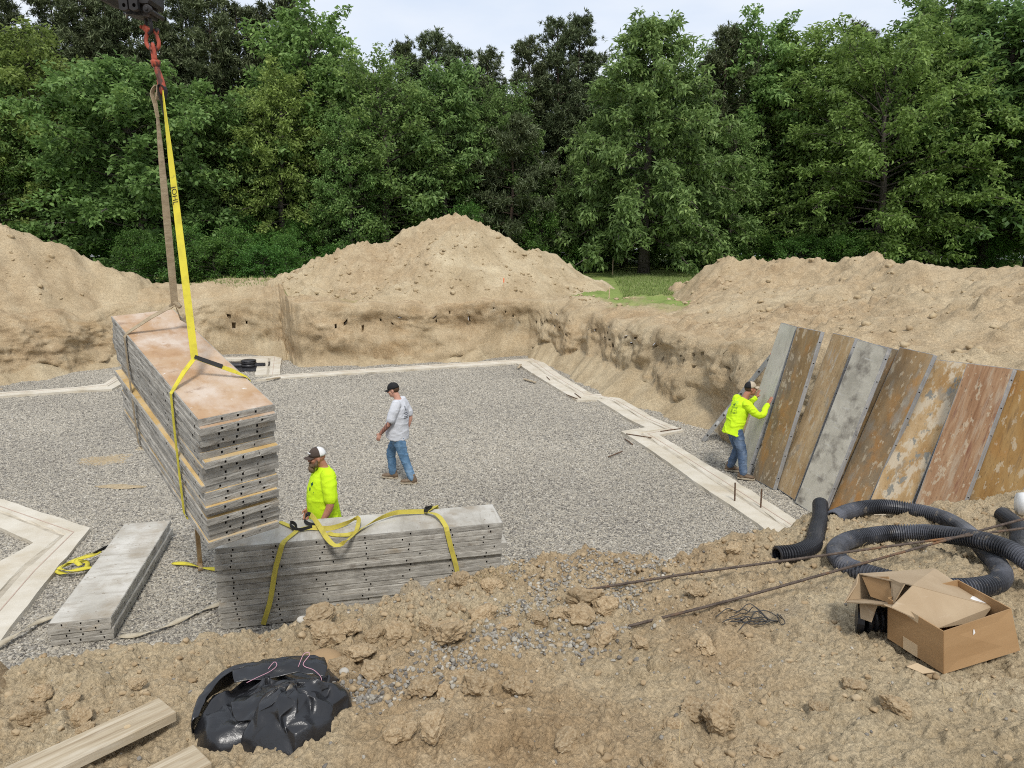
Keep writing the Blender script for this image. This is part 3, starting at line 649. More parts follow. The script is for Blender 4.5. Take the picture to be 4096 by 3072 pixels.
def pine(seed, H, R, base, dens=1.0):
    rng = np.random.default_rng(seed); wood = MB(); r0 = 0.014 * H + .03
    wood.tube([Vector((0.06 * math.sin(k), 0.06 * math.cos(k * 1.3), H * k / 8)) for k in range(9)], [r0 * (1 - 0.95 * k / 8) + 0.01 for k in range(9)], 7)
    C = []; D = []; TI = []
    nwh = int((H - base) / 0.50)
    for i in range(nwh):
        u = i / nwh; z = base + (H - base) * u
        for b in range(rng.integers(3, 6)):
            az = rng.uniform(0, 6.28); reach = R * (1 - u ** 1.6) ** 0.75 * rng.uniform(.55, 1.1) + 0.3; el = -0.1 + 0.75 * u + rng.normal(0, .1)
            d = np.array([math.cos(az), math.sin(az), math.tan(el)]); o = np.array([0, 0, z])
            e = o + d * reach; wood.tube([Vector(o), Vector((o + e) / 2 - np.array([0, 0, .06 * reach])), Vector(e)], [0.035 * (1 - u) + .014, 0.02, 0.008], 4, cap=False)
            for s in range(int(reach * 11 * dens) + 7):
                t_ = 0.3 + 0.7 * rng.random() ** 0.7; p = o + d * reach * t_ + rng.normal(0, 0.16 + 0.05 * reach, 3) * np.array([1, 1, .5])
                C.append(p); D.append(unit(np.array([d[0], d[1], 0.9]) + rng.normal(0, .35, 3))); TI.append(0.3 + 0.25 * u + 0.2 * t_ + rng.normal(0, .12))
    C = np.array(C); D = np.array(D); TI = np.array(TI); per = 17; idx = np.repeat(np.arange(len(C)), per); m = len(idx)
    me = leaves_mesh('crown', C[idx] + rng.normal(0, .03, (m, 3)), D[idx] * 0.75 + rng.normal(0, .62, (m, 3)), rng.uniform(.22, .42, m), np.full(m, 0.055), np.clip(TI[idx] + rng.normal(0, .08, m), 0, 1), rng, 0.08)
    return wood, me
TREE_SRC = {}
def tree_src(key):
    if key in TREE_SRC: return TREE_SRC[key]
    dome = lambda u: (1 - (2 * u - 0.75) ** 2 / 1.7) ** 0.5 * (1 - 0.72 * u ** 5)
    cone = lambda u: (1 - u ** 1.25) ** 0.8 * min(1, 0.62 + 2.2 * u) + 0.13
    oval = lambda u: max(0.30, math.sin(math.pi * (0.16 + 0.80 * u) ** 0.95)) ** 0.7
    S_ = {'oak_a': lambda: ('oak', M_BARK, broadleaf(11, 13.5, 5.4, 0.9, dome, 74, 0.3, 0.155, 0.15, 12, .6)),
          'oak_b': lambda: ('oak', M_BARK, broadleaf(12, 16.0, 3.7, 1.6, oval, 76, 0.3, 0.155, 0.12, 12, .7)),
          'oak_c': lambda: ('oak', M_BARK, broadleaf(13, 13.0, 3.1, 1.2, oval, 66, .20, .10, 0.15, 12, .5)),
          'ash_a': lambda: ('ash', M_BARK, broadleaf(21, 14.5, 3.0, 2.6, oval, 56, 0.28, 0.115, 0.25, 12, .8)),
          'ash_b': lambda: ('ash', M_BARK, broadleaf(22, 14.5, 5.2, 2.0, dome, 74, 0.27, 0.115, 0.30, 12, 1.2, 0.75)),
          'hick_a': lambda: ('hickory', M_BARK, broadleaf(31, 17.2, 5.3, 2.6, cone, 92, 0.37, 0.125, 0.42, 12, .5)),
          'hick_b': lambda: ('hickory', M_BARK, broadleaf(32, 14.0, 3.0, 2.0, oval, 62, 0.35, 0.125, 0.35, 12, .5)),
          'pine_a': lambda: ('pine', M_PBARK, pine(41, 17.5, 3.1, 3.5)),
          'pine_b': lambda: ('pine', M_PBARK, pine(42, 16.0, 2.8, 2.5)),
          'pine_c': lambda: ('pine', M_PBARK, pine(43, 9.5, 3.0, 2.2, 1.3)),
          'shrub_a': lambda: ('shrub', M_BARK, broadleaf(51, 3.2, 1.9, 0.15, dome, 34, .16, .09, 0.15, 12, .3, .5)),
          'shrub_b': lambda: ('shrub', M_BARK, broadleaf(52, 5.2, 2.2, 0.5, oval, 42, .17, .09, 0.2, 12, .4, .5))}
    lk, bk, (wood, me) = S_[key]()
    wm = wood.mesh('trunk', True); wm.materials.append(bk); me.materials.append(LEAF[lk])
    TREE_SRC[key] = (wm, me); return TREE_SRC[key]
NAMES = {'oak': 'oak_tree', 'ash': 'ash_tree', 'hick': 'hickory_tree', 'pine': 'pine_tree', 'shrub': 'shrub'}
def plant(key, px, top, Y, srcH, label, group, rz=0.0, wide=1.0, zb=None):
    """stand a tree at depth Y under image column px with its top at row top (1024x768 units), all as world metres"""
    d0 = Y * 0.9787; x = (px - 512) / 710 * d0
    z0 = bank_z(x, Y) - 0.08 if zb is None else zb
    v = (384 - top) / 710; ztop = 4.3 + Y * (v * 0.9787 - 0.2053) / (0.9787 + v * 0.2053)
    s = (ztop - z0) / srcH
    wm, me = tree_src(key); kind = NAMES[key.split('_')[0]]
    e = empty(kind, (x, Y, z0), (0, 0, rz)); s *= 1.0; e.scale = (s * wide, s * wide, s)
    tag(e, label, 'tree' if 'shrub' not in key else 'shrub', group)
    link('trunk', wm, None, e); link('crown' if 'shrub' not in key else 'foliage', me, None, e)
    return e
SRCH = {'oak_a': 13.5, 'oak_b': 16, 'oak_c': 13, 'ash_a': 14.5, 'ash_b': 14.5, 'hick_a': 17.2, 'hick_b': 14, 'pine_a': 17.5, 'pine_b': 16, 'pine_c': 9.5, 'shrub_a': 3.2, 'shrub_b': 5.2}
GF = 'broadleaf trees along the front of the wood'
for i, (k, px, top, Y, wd, lab) in enumerate([
    ('oak_a', 143, 46, 41.5, 1.13, 'broad oak with light green top right behind the hanging slings'),
    ('ash_a', 52, 14, 44, 1.05, 'loose light green tree beside the dark pine at the left edge of the photo'),
    ('oak_c', 0, 60, 42.5, 1.0, 'dark green oak cut by the left edge of the photo'),
    ('ash_a', 284, 60, 43, 0.95, 'slim yellow green tree with a dark oak rising behind its shoulder'),
    ('oak_b', 322, -4, 46.5, 1.0, 'tall oak reaching the top of the photo left of the open sky'),
    ('oak_c', 386, 42, 44, 1.12, 'full green oak behind the left shoulder of the tall sand heap'),
    ('oak_c', 352, 105, 42.5, 0.9, 'lower dark oak standing in front of the gap left of the sand heap'),
    ('hick_b', 446, 48, 45, 1.0, 'narrow drooping tree just above the peak of the sand heap'),
    ('oak_c', 508, 72, 46.5, 0.85, 'small rounded tree with pines showing over its crown'),
    ('hick_a', 645, -6, 42.3, 1.04, 'huge drooping cone shaped hickory in front of the grass strip'),
    ('oak_c', 586, 118, 43.5, 0.75, 'small oak tucked against the hickory on its pine side'),
    ('oak_b', 748, 8, 49, 0.95, 'airy tree with sky gaps right behind the big hickory'),
    ('ash_a', 806, 12, 48, 1.15, 'thin crowned tree under the open sky on the right'),
    ('ash_b', 876, 34, 42.8, 1.10, 'wide light green tree spreading over the low sand heap'),
    ('oak_b', 925, -26, 47, 1.1, 'tall green tree at the right, behind the wide light green one'),
    ('hick_b', 990, -18, 44, 1.35, 'drooping green tree near the right edge of the photo'),
    ('oak_b', 1035, -30, 43, 1.1, 'tall oak cut by the right edge of the photo'),
    ('oak_c', 730, 120, 45.5, 0.9, 'dark oak filling the shade on the right of the hickory'),
    ('hick_b', 235, 92, 43.5, 0.9, 'dark green tree between the broad oak and the slim yellow green tree'),
    ]):
    plant(k, px, top + (4 if 330 < px < 620 else 0), Y, SRCH[k] * 1.03, lab, GF, rz=i * 1.7, wide=wd * 1.15)
for i, (px, top, Y, k, lab) in enumerate([
    (6, -14, 47, 'pine_a', 'dark pine rising at the left edge of the photo'), (108, -6, 50, 'pine_a', 'dark pine rising left of the black lifting arm'),
    (150, -12, 51, 'pine_b', 'dark pine hidden behind the black lifting arm'), (178, 14, 49, 'pine_b', 'dark pine just right of the lifting shackle'),
    (226, -10, 49, 'pine_a', 'tall dark pine between the slings and the tall oak'), (253, 4, 51, 'pine_b', 'slender pine beside the tallest dark pine'),
    (408, 44, 51, 'pine_b', 'pine tip showing over the full green oak'), (436, 31, 50, 'pine_b', 'pointed pine above the narrow drooping tree'),
    (462, 46, 52, 'pine_b', 'low pine tip beside the pointed pine'), (488, 52, 50, 'pine_a', 'pine at the lowest dip of the treeline'), (528, 40, 49, 'pine_a', 'ragged pine right of the treeline dip'),
    (556, 22, 49.5, 'pine_a', 'tall dark pine left of the huge hickory'), (575, 18, 51, 'pine_b', 'dark pine touching the crown of the hickory'),
    (716, 26, 48, 'pine_b', 'dark pine right beside the hickory crown'), (512, 118, 44, 'pine_c', 'low spreading pine with bare lower branches behind the sand heap'),
    (34, -8, 50, 'pine_b', 'dark pine close beside the pine at the left edge'), (78, -14, 51, 'pine_a', 'dark pine over the loose light green tree'), (130, -8, 52, 'pine_b', 'dark pine just left of the lifting hook'), (200, -6, 51, 'pine_a', 'dark pine right of the shackle, behind the broad oak'), (276, 6, 52, 'pine_a', 'dark pine over the slim yellow green tree'), (842, 26, 52, 'pine_b', 'pine tip showing behind the thin crowned tree'), (300, -4, 52, 'pine_b', 'pine behind the tall oak at the top of the photo')]):
    plant(k, px, top, Y, SRCH[k], lab, 'pines standing in the wood', rz=i * 2.1)
rngT = np.random.default_rng(9)
for i in range(46):                         # deeper rows that close the wood
    Y = 53 + 5.5 * (i % 3) + rngT.uniform(-1.5, 1.5); px = -30 + (i // 3) * 72 + rngT.uniform(-20, 20) + 24 * (i % 3)
    k = ['pine_a', 'pine_b', 'oak_b', 'oak_c'][i % 4]; dip = 56 - 40 * abs((px - 500) / 512)
    plant(k, px, max(-10, dip) + 14 + rngT.uniform(0, 25), Y, SRCH[k], 'dark tree deep in the wood behind the front rows', 'trees deep in the wood', rz=i * 1.3, wide=1.1)
for i, (px, Y, h, k) in enumerate([(132, 35, 232, 'shrub_b'), (160, 34, 246, 'shrub_a'), (186, 35, 228, 'shrub_b'), (212, 34.5, 244, 'shrub_a'), (236, 35.5, 230, 'shrub_b'), (262, 34.5, 248, 'shrub_a'), (284, 36, 236, 'shrub_b'), (20, 43, 246, 'shrub_b'), (70, 42, 238, 'shrub_b'), (118, 40.8, 236, 'shrub_a'), (196, 41, 226, 'shrub_b'), (232, 41.5, 214, 'shrub_b'), (268, 41, 236, 'shrub_a'), (300, 42, 222, 'shrub_b'), (340, 41.5, 246, 'shrub_a'),
    (470, 43, 208, 'shrub_b'), (540, 43, 212, 'shrub_b'), (575, 44, 236, 'shrub_a'), (606, 45, 240, 'shrub_b'), (688, 45.5, 248, 'shrub_a'), (735, 45, 235, 'shrub_b'), (770, 44, 236, 'shrub_b'), (802, 41.5, 240, 'shrub_a'), (840, 41, 238, 'shrub_a'), (868, 41.4, 236, 'shrub_a'), (905, 43, 240, 'shrub_b'), (960, 44, 232, 'shrub_b'), (1000, 43, 240, 'shrub_b')]):
    lab = ['low green bush at the foot of the wood', 'leafy green sapling at the foot of the wood'][k == 'shrub_b']
    plant(k, px, h, Y, SRCH[k], lab, 'bushes at the foot of the wood', rz=i * 2.3, wide=1.25 if k == 'shrub_a' else 1.0)
for i in range(26):                         # undergrowth far inside, where no sky shows between the stems
    px = -20 + i * 42 + rngT.uniform(-12, 12); plant('shrub_b', px, 188 + rngT.uniform(-18, 18), 60 + 3 * (i % 2), 5.2, 'dark undergrowth bush deep between the tree stems', 'undergrowth deep in the wood', rz=i, wide=1.5)

def grass_strip():
    rng = np.random.default_rng(121); n = 26000
    x = rng.uniform(2.2, 10.5, n); y = 26.2 + 19 * rng.random(n) ** 1.3
    kp = (x > 1.2 + 0.11 * y) & (x < 2.6 + 0.26 * y); x, y = x[kp], y[kp]
    x2 = rng.uniform(-12.5, -8.5, 2500); y2 = rng.uniform(27.2, 33, 2500); x = np.r_[x, x2]; y = np.r_[y, y2]; m = len(x)
    zz = np.array([bank_z(a, b) for a, b in zip(x, y)])
    h = rng.uniform(0.05, 0.14, m); a = rng.uniform(0, 6.28, m); w = 0.016; lx = rng.normal(0, .05, m); ly = rng.normal(0, .05, m)
    V = np.stack([np.stack([x - np.cos(a) * w, y - np.sin(a) * w, zz - .01], 1), np.stack([x + np.cos(a) * w, y + np.sin(a) * w, zz - .01], 1), np.stack([x + lx, y + ly, zz + h], 1)], 1).reshape(-1, 3)
    me = npmesh('grass', V, np.arange(3 * m).reshape(m, 3), False, {'tint': np.repeat(rng.random(m), 3)})
    o = link('grass', me, leaf_mat('grass_blades', (0.16, 0.22, 0.06), (0.235, 0.31, 0.09), (0.36, 0.37, 0.17), 0.25, 0.2)); tag(o, 'short mown grass strip between the sand heaps and the wood', kind='stuff')
grass_strip()
# ================================================================== concrete footings
M_CONC = PM('footing_concrete', [(0.3, (0.50, 0.445, 0.345)), (0.5, (0.575, 0.525, 0.43)), (0.72, (0.65, 0.605, 0.515))], scale=2.2, coord='World', rough=0.9,
            over=[((0.45, 0.37, 0.25), 1.1, 0.52, 0.70, (1, 1, 1), 0.6), ((0.30, 0.27, 0.22), 9, 0.66, 0.74, (1, 1, 1), 0.5)], bumps=[(14, 0.3, 0.012), (70, 0.3, 0.004)])
M_KEY = PM('keyway_sand', [(0.3, (0.33, 0.29, 0.225)), (0.7, (0.52, 0.465, 0.37))], scale=7, coord='World', rough=0.95, bumps=[(30, 0.5, 0.01)])
M_CHALK = flat('red_chalk', (0.47, 0.36, 0.29), 0.95)
def footing(pairs, label, ztop=0.045, key=True):
    n = max(2, int(sum(math.dist(pairs[i][0], pairs[i + 1][0]) for i in range(len(pairs) - 1)) / 0.22)); P = []
    for i in range(len(pairs) - 1):
        m = max(1, int(math.dist(pairs[i][0], pairs[i + 1][0]) / 0.25))
        for k in range(m): P.append([np.array(pairs[i][j]) * (1 - k / m) + np.array(pairs[i + 1][j]) * k / m for j in (0, 1)])
    P.append([np.array(pairs[-1][0]), np.array(pairs[-1][1])])
    fr = [0.0, 0.003, 0.435, 0.455, 0.53, 0.55, 0.997, 1.0]; zs = [-0.1, 0, 0, -0.022, -0.022, 0, 0, -0.1]
    e = empty('concrete_footing', (*P[len(P) // 2][0], 0)); a = MB(); b = MB(); W_ = len(fr); V = []
    rng = np.random.default_rng(int(abs(pairs[0][0][0]) * 100))
    for i, (o, q) in enumerate(P):
        for f, z in zip(fr, zs):
            p = o * (1 - f) + q * f; j = 0.007 * rng.normal() if f in (0.0, 1.0, 0.003, 0.997) else (0.006 * rng.normal() if 0.4 < f < 0.6 else 0)
            dn = (q - o) / max(1e-6, np.linalg.norm(q - o)); V.append((p[0] + dn[0] * j, p[1] + dn[1] * j, ztop + z))
    fa = []; fb = []
    for i in range(len(P) - 1):
        for j in range(W_ - 1):
            f = (i * W_ + j, (i + 1) * W_ + j, (i + 1) * W_ + j + 1, i * W_ + j + 1)
            (fb if j == 3 else fa).append(f)
    fa.append(tuple(range(W_))); fa.append(tuple((len(P) - 1) * W_ + j for j in reversed(range(W_))))
    a.add(V, fa); b.add(V, fb)
    for m_, nm, mt in ((a, 'slab_strip', M_CONC), (b, 'keyway', M_KEY)):
        ob = m_.build(nm, mt, e); bm = bmesh.new(); bm.from_mesh(ob.data); bmesh.ops.delete(bm, geom=[v for v in bm.verts if not v.link_faces], context='VERTS'); bmesh.ops.recalc_face_normals(bm, faces=bm.faces[:]); bm.to_mesh(ob.data); bm.free()
    for fr_ in (0.3,):       # snapped chalk line
        c = MB(); c.ribbon([Vector((*(o * (1 - fr_) + q * fr_), ztop + 0.003)) for o, q in P], [Vector((*(q - o), 0)) for o, q in P], 0.014, 0.003); c.build('chalk_line', M_CHALK, e)
    tag(e, label, 'footing', 'poured footings of the house'); return e
footing([((-7.16, 21.7), (-7.72, 20.9)), ((-4.52, 22.77), (-4.4, 22.16)), ((-2.3, 23.62), (-2.24, 22.95)), ((0.93, 24.75), (0.15, 23.75)), ((1.46, 21.87), (0.66, 21.87)), ((1.87, 20.26), (1.12, 20.26)), ((2.2, 18.97), (1.5, 18.9)),
         ((2.75, 18.97), (1.71, 18.2)), ((2.95, 18.2), (2.25, 18.28)), ((3.41, 16.3), (2.74, 16.3)), ((3.84, 15.29), (3.02, 15.52)), ((3.21, 14.9), (2.42, 15.2)), ((3.6, 13.33), (2.92, 13.33)), ((3.95, 11.99), (3.2, 11.99)), ((4.31, 10.33), (3.63, 10.33)), ((4.75, 8.6), (4.05, 8.6))],
        'pale concrete footing with two jogs running along the back and right of the pit')
footing([((-7.24, 21.76), (-7.98, 21.62)), ((-7.75, 23.4), (-8.5, 23.3)), ((-8.24, 25.15), (-8.97, 24.5)), ((-10.6, 24.95), (-10.6, 24.4))], 'short concrete footing beside the black sump basin', 0.049)
footing([((-16.2, 18.5), (-15.9, 17.9)), ((-14.1, 19.2), (-13.8, 18.7)), ((-12.5, 19.85), (-12.2, 19.35)), ((-11.95, 20.35), (-11.3, 19.6)), ((-12.45, 22.3), (-11.75, 22.4)), ((-12.5, 23.6), (-11.8, 23.6))], 'far pale footing at the left, partly behind the hanging bundle')
footing([((-10.5, 12.2), (-9.9, 11.3)), ((-8.475, 11.1), (-7.75, 9.98)), ((-6.268, 9.884), (-6.761, 9.359)), ((-5.9, 8.42), (-6.85, 8.7)), ((-5.47, 6.85), (-6.45, 6.9)), ((-5.2, 5.9), (-6.2, 5.9))], 'near angled footing at the left edge beside the low stack of form panels')

M_RUST = PM('rusty_steel', [(0.3, (0.085, 0.050, 0.032)), (0.7, (0.20, 0.125, 0.082))], scale=30, rough=0.85, metal=0.3, bumps=[(120, 0.3, 0.002)])
M_RUSTD = PM('dark_rebar', [(0.3, (0.060, 0.046, 0.038)), (0.7, (0.155, 0.118, 0.092))], scale=26, rough=0.8, metal=0.35, over=[((0.26, 0.13, 0.055), 4, 0.55, 0.68)], bumps=[(120, 0.3, 0.002)])
def bar(p0, p1, r, label, group=None, name='steel_bar', mat=None):
    m = MB(); m.tube([p0, ((p0[0] + p1[0]) / 2, (p0[1] + p1[1]) / 2, (p0[2] + p1[2]) / 2 + 0.004), p1], r, 6); m.tube([Vector(p0).lerp(Vector(p1), t) for t in (0.01, 0.02)], r * 1.2, 6)
    for t in np.linspace(0.05, 0.95, 14): m.tube([Vector(p0).lerp(Vector(p1), t), Vector(p0).lerp(Vector(p1), t + 0.02)], r * 1.18, 6)
    return tag(m.build(name, mat or M_RUST), label, 'steel bar', group)
for p0, p1, lab in [((1.90, 13.4), (2.23, 13.77), 'short rusty bar lying alone on the gravel'), ((2.42, 14.67), (2.52, 14.24), 'thin rusty bar on the gravel beside the near footing jog'),
                    ((2.49, 14.93), (2.98, 14.62), 'rusty bar laid across the near side of the second footing jog'), ((3.28, 15.13), (3.78, 15.36), 'rusty bar laid across the pink tinged corner of the second footing jog'),
                    ((1.48, 18.82), (1.73, 18.3), 'rusty bar at the inner corner of the far footing jog'), ((1.72, 18.98), (1.83, 18.42), 'rusty bar on the footing just before the far jog'), ((2.22, 18.32), (2.70, 18.84), 'rusty bar across the outer part of the far jog'), ((1.06, 21.3), (1.13, 20.8), 'small rusty bar on the footing near the back corner')]:
    on = 0.058 if 'foot' in lab and 'gravel' not in lab else 0.02
    bar((*p0, on), (*p1, on), 0.011, lab, 'loose rusty bars around the footing')
bar((3.644, 10.973, 0.02), (3.628, 10.965, 0.36), 0.012, 'upright rusty dowel standing in the footing, the farther of two', 'upright dowels in the footing', 'steel_dowel')
bar((3.967, 10.681, 0.02), (3.960, 10.675, 0.36), 0.012, 'upright rusty dowel standing in the footing, the nearer of two', 'upright dowels in the footing', 'steel_dowel')

# ================================================================== sump basin
M_BLACK = PM('black_plastic', [(0.3, (0.012, 0.012, 0.014)), (0.7, (0.03, 0.03, 0.033))], scale=5, rough=0.45, spec=0.45, over=[((0.16, 0.15, 0.14), 9, 0.55, 0.8, (1, 1, 1), 0.45)])
def sump():
    c = Vector((-8.72, 23.15, 0)); e = empty('sump_basin', c); prof = []; m = MB()
    for k in range(2): prof += [(0.205, 0.03 + k * .10), (0.235, 0.05 + k * .10), (0.235, 0.10 + k * .10), (0.205, 0.12 + k * .10)]
    m.lathe([(0.205, -0.1)] + prof, c, segs=24); m.build('ribbed_wall', M_BLACK, e, True)
    l = MB(); l.lathe([(0.24, 0.225), (0.25, 0.23), (0.25, 0.245), (0.2, 0.265), (0.05, 0.27)], c, segs=24); l.build('lid', M_BLACK, e, True)
    p = MB(); p.tube([(-10.2, 23.1, 0.06), (-9.2, 23.1, 0.07), (-8.2, 23.2, 0.07)], 0.085, 12); p.build('inlet_pipe', M_BLACK, e, True)
    p = MB(); p.box((-9.1, 23.3, 0.02), (2.0, 1.7, 0.02), bev=.004); p.build('dark_sheet', M_BLACK, e)  # flat dark sheet laid on the gravel in place of the recess
    tag(e, 'black ribbed sump basin in the gravel behind the hanging bundle', 'sump basin')
sump()

# ================================================================== form panels
M_CRUST = PM('cement_crusted_edge', [(0.25, (0.22, 0.205, 0.178)), (0.5, (0.36, 0.34, 0.30)), (0.75, (0.49, 0.468, 0.415))], scale=6, stretch=(1, 1, 1.5), rough=0.95, rand=0.16, detail=9, spec=.12,
             over=[((0.15, 0.125, 0.10), 5, 0.58, 0.72, (1, 1, 2), 0.7), ((0.40, 0.30, 0.18), 2.2, 0.60, 0.74, (1, 1, 1), 0.5)], bumps=[(16, 0.7, 0.012), (60, 0.6, 0.004)])
M_CRUSTB = PM('bare_steel_edge', [(0.3, (0.22, 0.22, 0.22)), (0.7, (0.36, 0.36, 0.355))], scale=6, stretch=(1, .3, 1), rough=0.75, spec=0.4, rand=0.1, over=[((0.45, 0.43, 0.39), 8, 0.55, 0.75)], bumps=[(40, 0.5, 0.004)])
M_SLOT = flat('hollow_shade', (0.05, 0.045, 0.04), 0.9)  # dark colour standing in for the shade inside slots and rung ends
def face(name, a, b, c, over, **k): return PM(name, [(0.3, a), (0.5, b), (0.7, c)], rough=0.85, spec=0.15, rand=0.05, detail=8, over=over, bumps=[(5, 0.15, 0.01), (45, 0.3, 0.003)], **k)
FACES = {
 'tan': face('tan_form_ply', (0.344, 0.203, 0.109), (0.409, 0.268, 0.157), (0.458, 0.345, 0.238), [((0.54, 0.455, 0.375), 2.4, 0.46, 0.66, (1, .6, 1), 0.9), ((0.20, 0.12, 0.075), 2.9, 0.62, 0.70, (1, 1, 1), 0.75), ((0.33, 0.20, 0.11), 7, 0.58, 0.64, (1, .5, 1), 0.5), ((0.66, 0.63, 0.58), 12, 0.67, 0.71, (1, 1, 1), 0.8)], scale=2.2),
 'ochre': face('ochre_form_ply', (0.42, 0.27, 0.10), (0.54, 0.38, 0.17), (0.60, 0.45, 0.25), [((0.45, 0.42, 0.36), 3, 0.52, 0.7)], scale=4),
 'cement': face('cement_washed_ply', (0.36, 0.335, 0.285), (0.48, 0.455, 0.40), (0.58, 0.555, 0.50), [((0.27, 0.215, 0.145), 2.0, 0.50, 0.70, (1, 1, 1), 0.75), ((0.33, 0.30, 0.25), 4, 0.52, 0.64, (.4, 2.4, 1), 0.65), ((0.20, 0.155, 0.11), 20, 0.64, 0.69, (1, 1, 1), 0.8)], scale=2.0),
 'greyspot': face('grey_spotted_ply', (0.380, 0.352, 0.286), (0.508, 0.474, 0.389), (0.613, 0.576, 0.481), [((0.14, 0.12, 0.10), 3.6, 0.50, 0.68, (1.2, 1, 1), 0.8), ((0.62, 0.61, 0.58), 7, 0.60, 0.7, (0.35, 4, 1), 0.5), ((0.12, 0.10, 0.08), 16, 0.70, 0.74, (2, .7, 1), 0.8)], scale=2.2),
 'pale': face('pale_grey_ply', (0.419, 0.393, 0.316), (0.529, 0.499, 0.405), (0.598, 0.566, 0.470), [((0.27, 0.245, 0.195), 4, 0.54, 0.74, (1.5, .6, 1), 0.7), ((0.16, 0.13, 0.09), 18, 0.66, 0.70, (2, .6, 1), 0.6), ((0.50, 0.52, 0.40), 1.5, 0.5, 0.7, (1, 1, 1), 0.35)], scale=1.6),
 'brown': face('weathered_brown_ply', (0.177, 0.121, 0.063), (0.284, 0.190, 0.092), (0.371, 0.263, 0.141), [((0.22, 0.185, 0.135), 1.3, 0.46, 0.62, (1, .6, 1), 0.75), ((0.40, 0.20, 0.065), 2.0, 0.54, 0.66, (1.2, .7, 1), 0.75), ((0.56, 0.475, 0.34), 9, 0.585, 0.61, (1.5, .7, 1), 0.6), ((0.10, 0.07, 0.045), 24, 0.61, 0.66, (5, .5, 1), 0.85), ((0.40, 0.22, 0.075), 3, 0.54, 0.70, (1.3, .5, 1), 0.8), ((0.25, 0.235, 0.19), 5, 0.56, 0.70, (2, .35, 1), 0.75), ((0.13, 0.085, 0.05), 14, 0.66, 0.72, (4, .5, 1), 0.8)], scale=2.6, stretch=(2.0, .6, 1)),
 'buff': face('buff_worn_ply', (0.306, 0.208, 0.103), (0.436, 0.310, 0.171), (0.520, 0.394, 0.239), [((0.36, 0.20, 0.075), 2.0, 0.53, 0.68, (1.2, .7, 1), 0.7), ((0.30, 0.275, 0.225), 2.6, 0.58, 0.66, (1.2, .7, 1), 0.7), ((0.56, 0.475, 0.34), 9, 0.585, 0.61, (1.5, .7, 1), 0.6), ((0.10, 0.07, 0.045), 24, 0.61, 0.66, (5, .5, 1), 0.85), ((0.36, 0.21, 0.075), 2.4, 0.56, 0.70, (1.2, .5, 1), 0.7), ((0.47, 0.43, 0.36), 6, 0.58, 0.70, (3, .4, 1), 0.7), ((0.17, 0.11, 0.06), 14, 0.67, 0.72, (4, .4, 1), 0.8)], scale=3, stretch=(2.2, .5, 1)),
 'rust': face('rust_brown_ply', (0.224, 0.141, 0.065), (0.323, 0.213, 0.106), (0.412, 0.295, 0.167), [((0.22, 0.185, 0.135), 1.3, 0.46, 0.62, (1, .6, 1), 0.75), ((0.40, 0.20, 0.065), 2.0, 0.54, 0.66, (1.2, .7, 1), 0.75), ((0.56, 0.475, 0.34), 9, 0.585, 0.61, (1.5, .7, 1), 0.6), ((0.10, 0.07, 0.045), 24, 0.61, 0.66, (5, .5, 1), 0.85), ((0.45, 0.235, 0.075), 1.8, 0.52, 0.68, (1.2, .6, 1), 0.8), ((0.31, 0.285, 0.235), 2.8, 0.53, 0.66, (1.6, .6, 1), 0.75), ((0.15, 0.10, 0.055), 12, 0.67, 0.73, (3, .5, 1), 0.7)], scale=2.4, stretch=(1.6, .6, 1)),
 'peel': face('peeling_buff_ply', (0.344, 0.217, 0.097), (0.467, 0.314, 0.156), (0.551, 0.403, 0.234), [((0.36, 0.20, 0.075), 2.0, 0.53, 0.68, (1.2, .7, 1), 0.7), ((0.30, 0.275, 0.225), 2.6, 0.58, 0.66, (1.2, .7, 1), 0.7), ((0.56, 0.475, 0.34), 9, 0.585, 0.61, (1.5, .7, 1), 0.6), ((0.10, 0.07, 0.045), 24, 0.61, 0.66, (5, .5, 1), 0.85), ((0.62, 0.535, 0.40), 3.2, 0.50, 0.56, (1.4, .8, 1), 0.75), ((0.24, 0.235, 0.205), 4.4, 0.60, 0.635, (1.3, .8, 1), 0.95), ((0.17, 0.11, 0.06), 15, 0.67, 0.72, (3, .6, 1), 0.8)], scale=2.6, stretch=(1.5, .7, 1)),
 'redwood': face('red_grained_ply', (0.239, 0.122, 0.063), (0.356, 0.208, 0.115), (0.443, 0.293, 0.174), [((0.56, 0.475, 0.34), 9, 0.585, 0.61, (1.5, .7, 1), 0.6), ((0.10, 0.07, 0.045), 24, 0.61, 0.66, (5, .5, 1), 0.85), ((0.46, 0.37, 0.265), 4, 0.52, 0.68, (2.6, .35, 1), 0.8), ((0.20, 0.085, 0.055), 3.4, 0.60, 0.70, (3.4, .3, 1), 0.8)], scale=5, stretch=(3.5, .35, 1)),
 'orange': face('orange_brown_ply', (0.252, 0.133, 0.044), (0.355, 0.206, 0.074), (0.415, 0.272, 0.118), [((0.22, 0.185, 0.135), 1.3, 0.46, 0.62, (1, .6, 1), 0.75), ((0.40, 0.20, 0.065), 2.0, 0.54, 0.66, (1.2, .7, 1), 0.75), ((0.56, 0.475, 0.34), 9, 0.585, 0.61, (1.5, .7, 1), 0.6), ((0.10, 0.07, 0.045), 24, 0.61, 0.66, (5, .5, 1), 0.85), ((0.19, 0.115, 0.055), 4, 0.56, 0.70, (3, .4, 1), 0.8), ((0.44, 0.41, 0.35), 6, 0.63, 0.72, (2, .5, 1), 0.6)], scale=3, stretch=(2, .5, 1))}
PW = 0.61
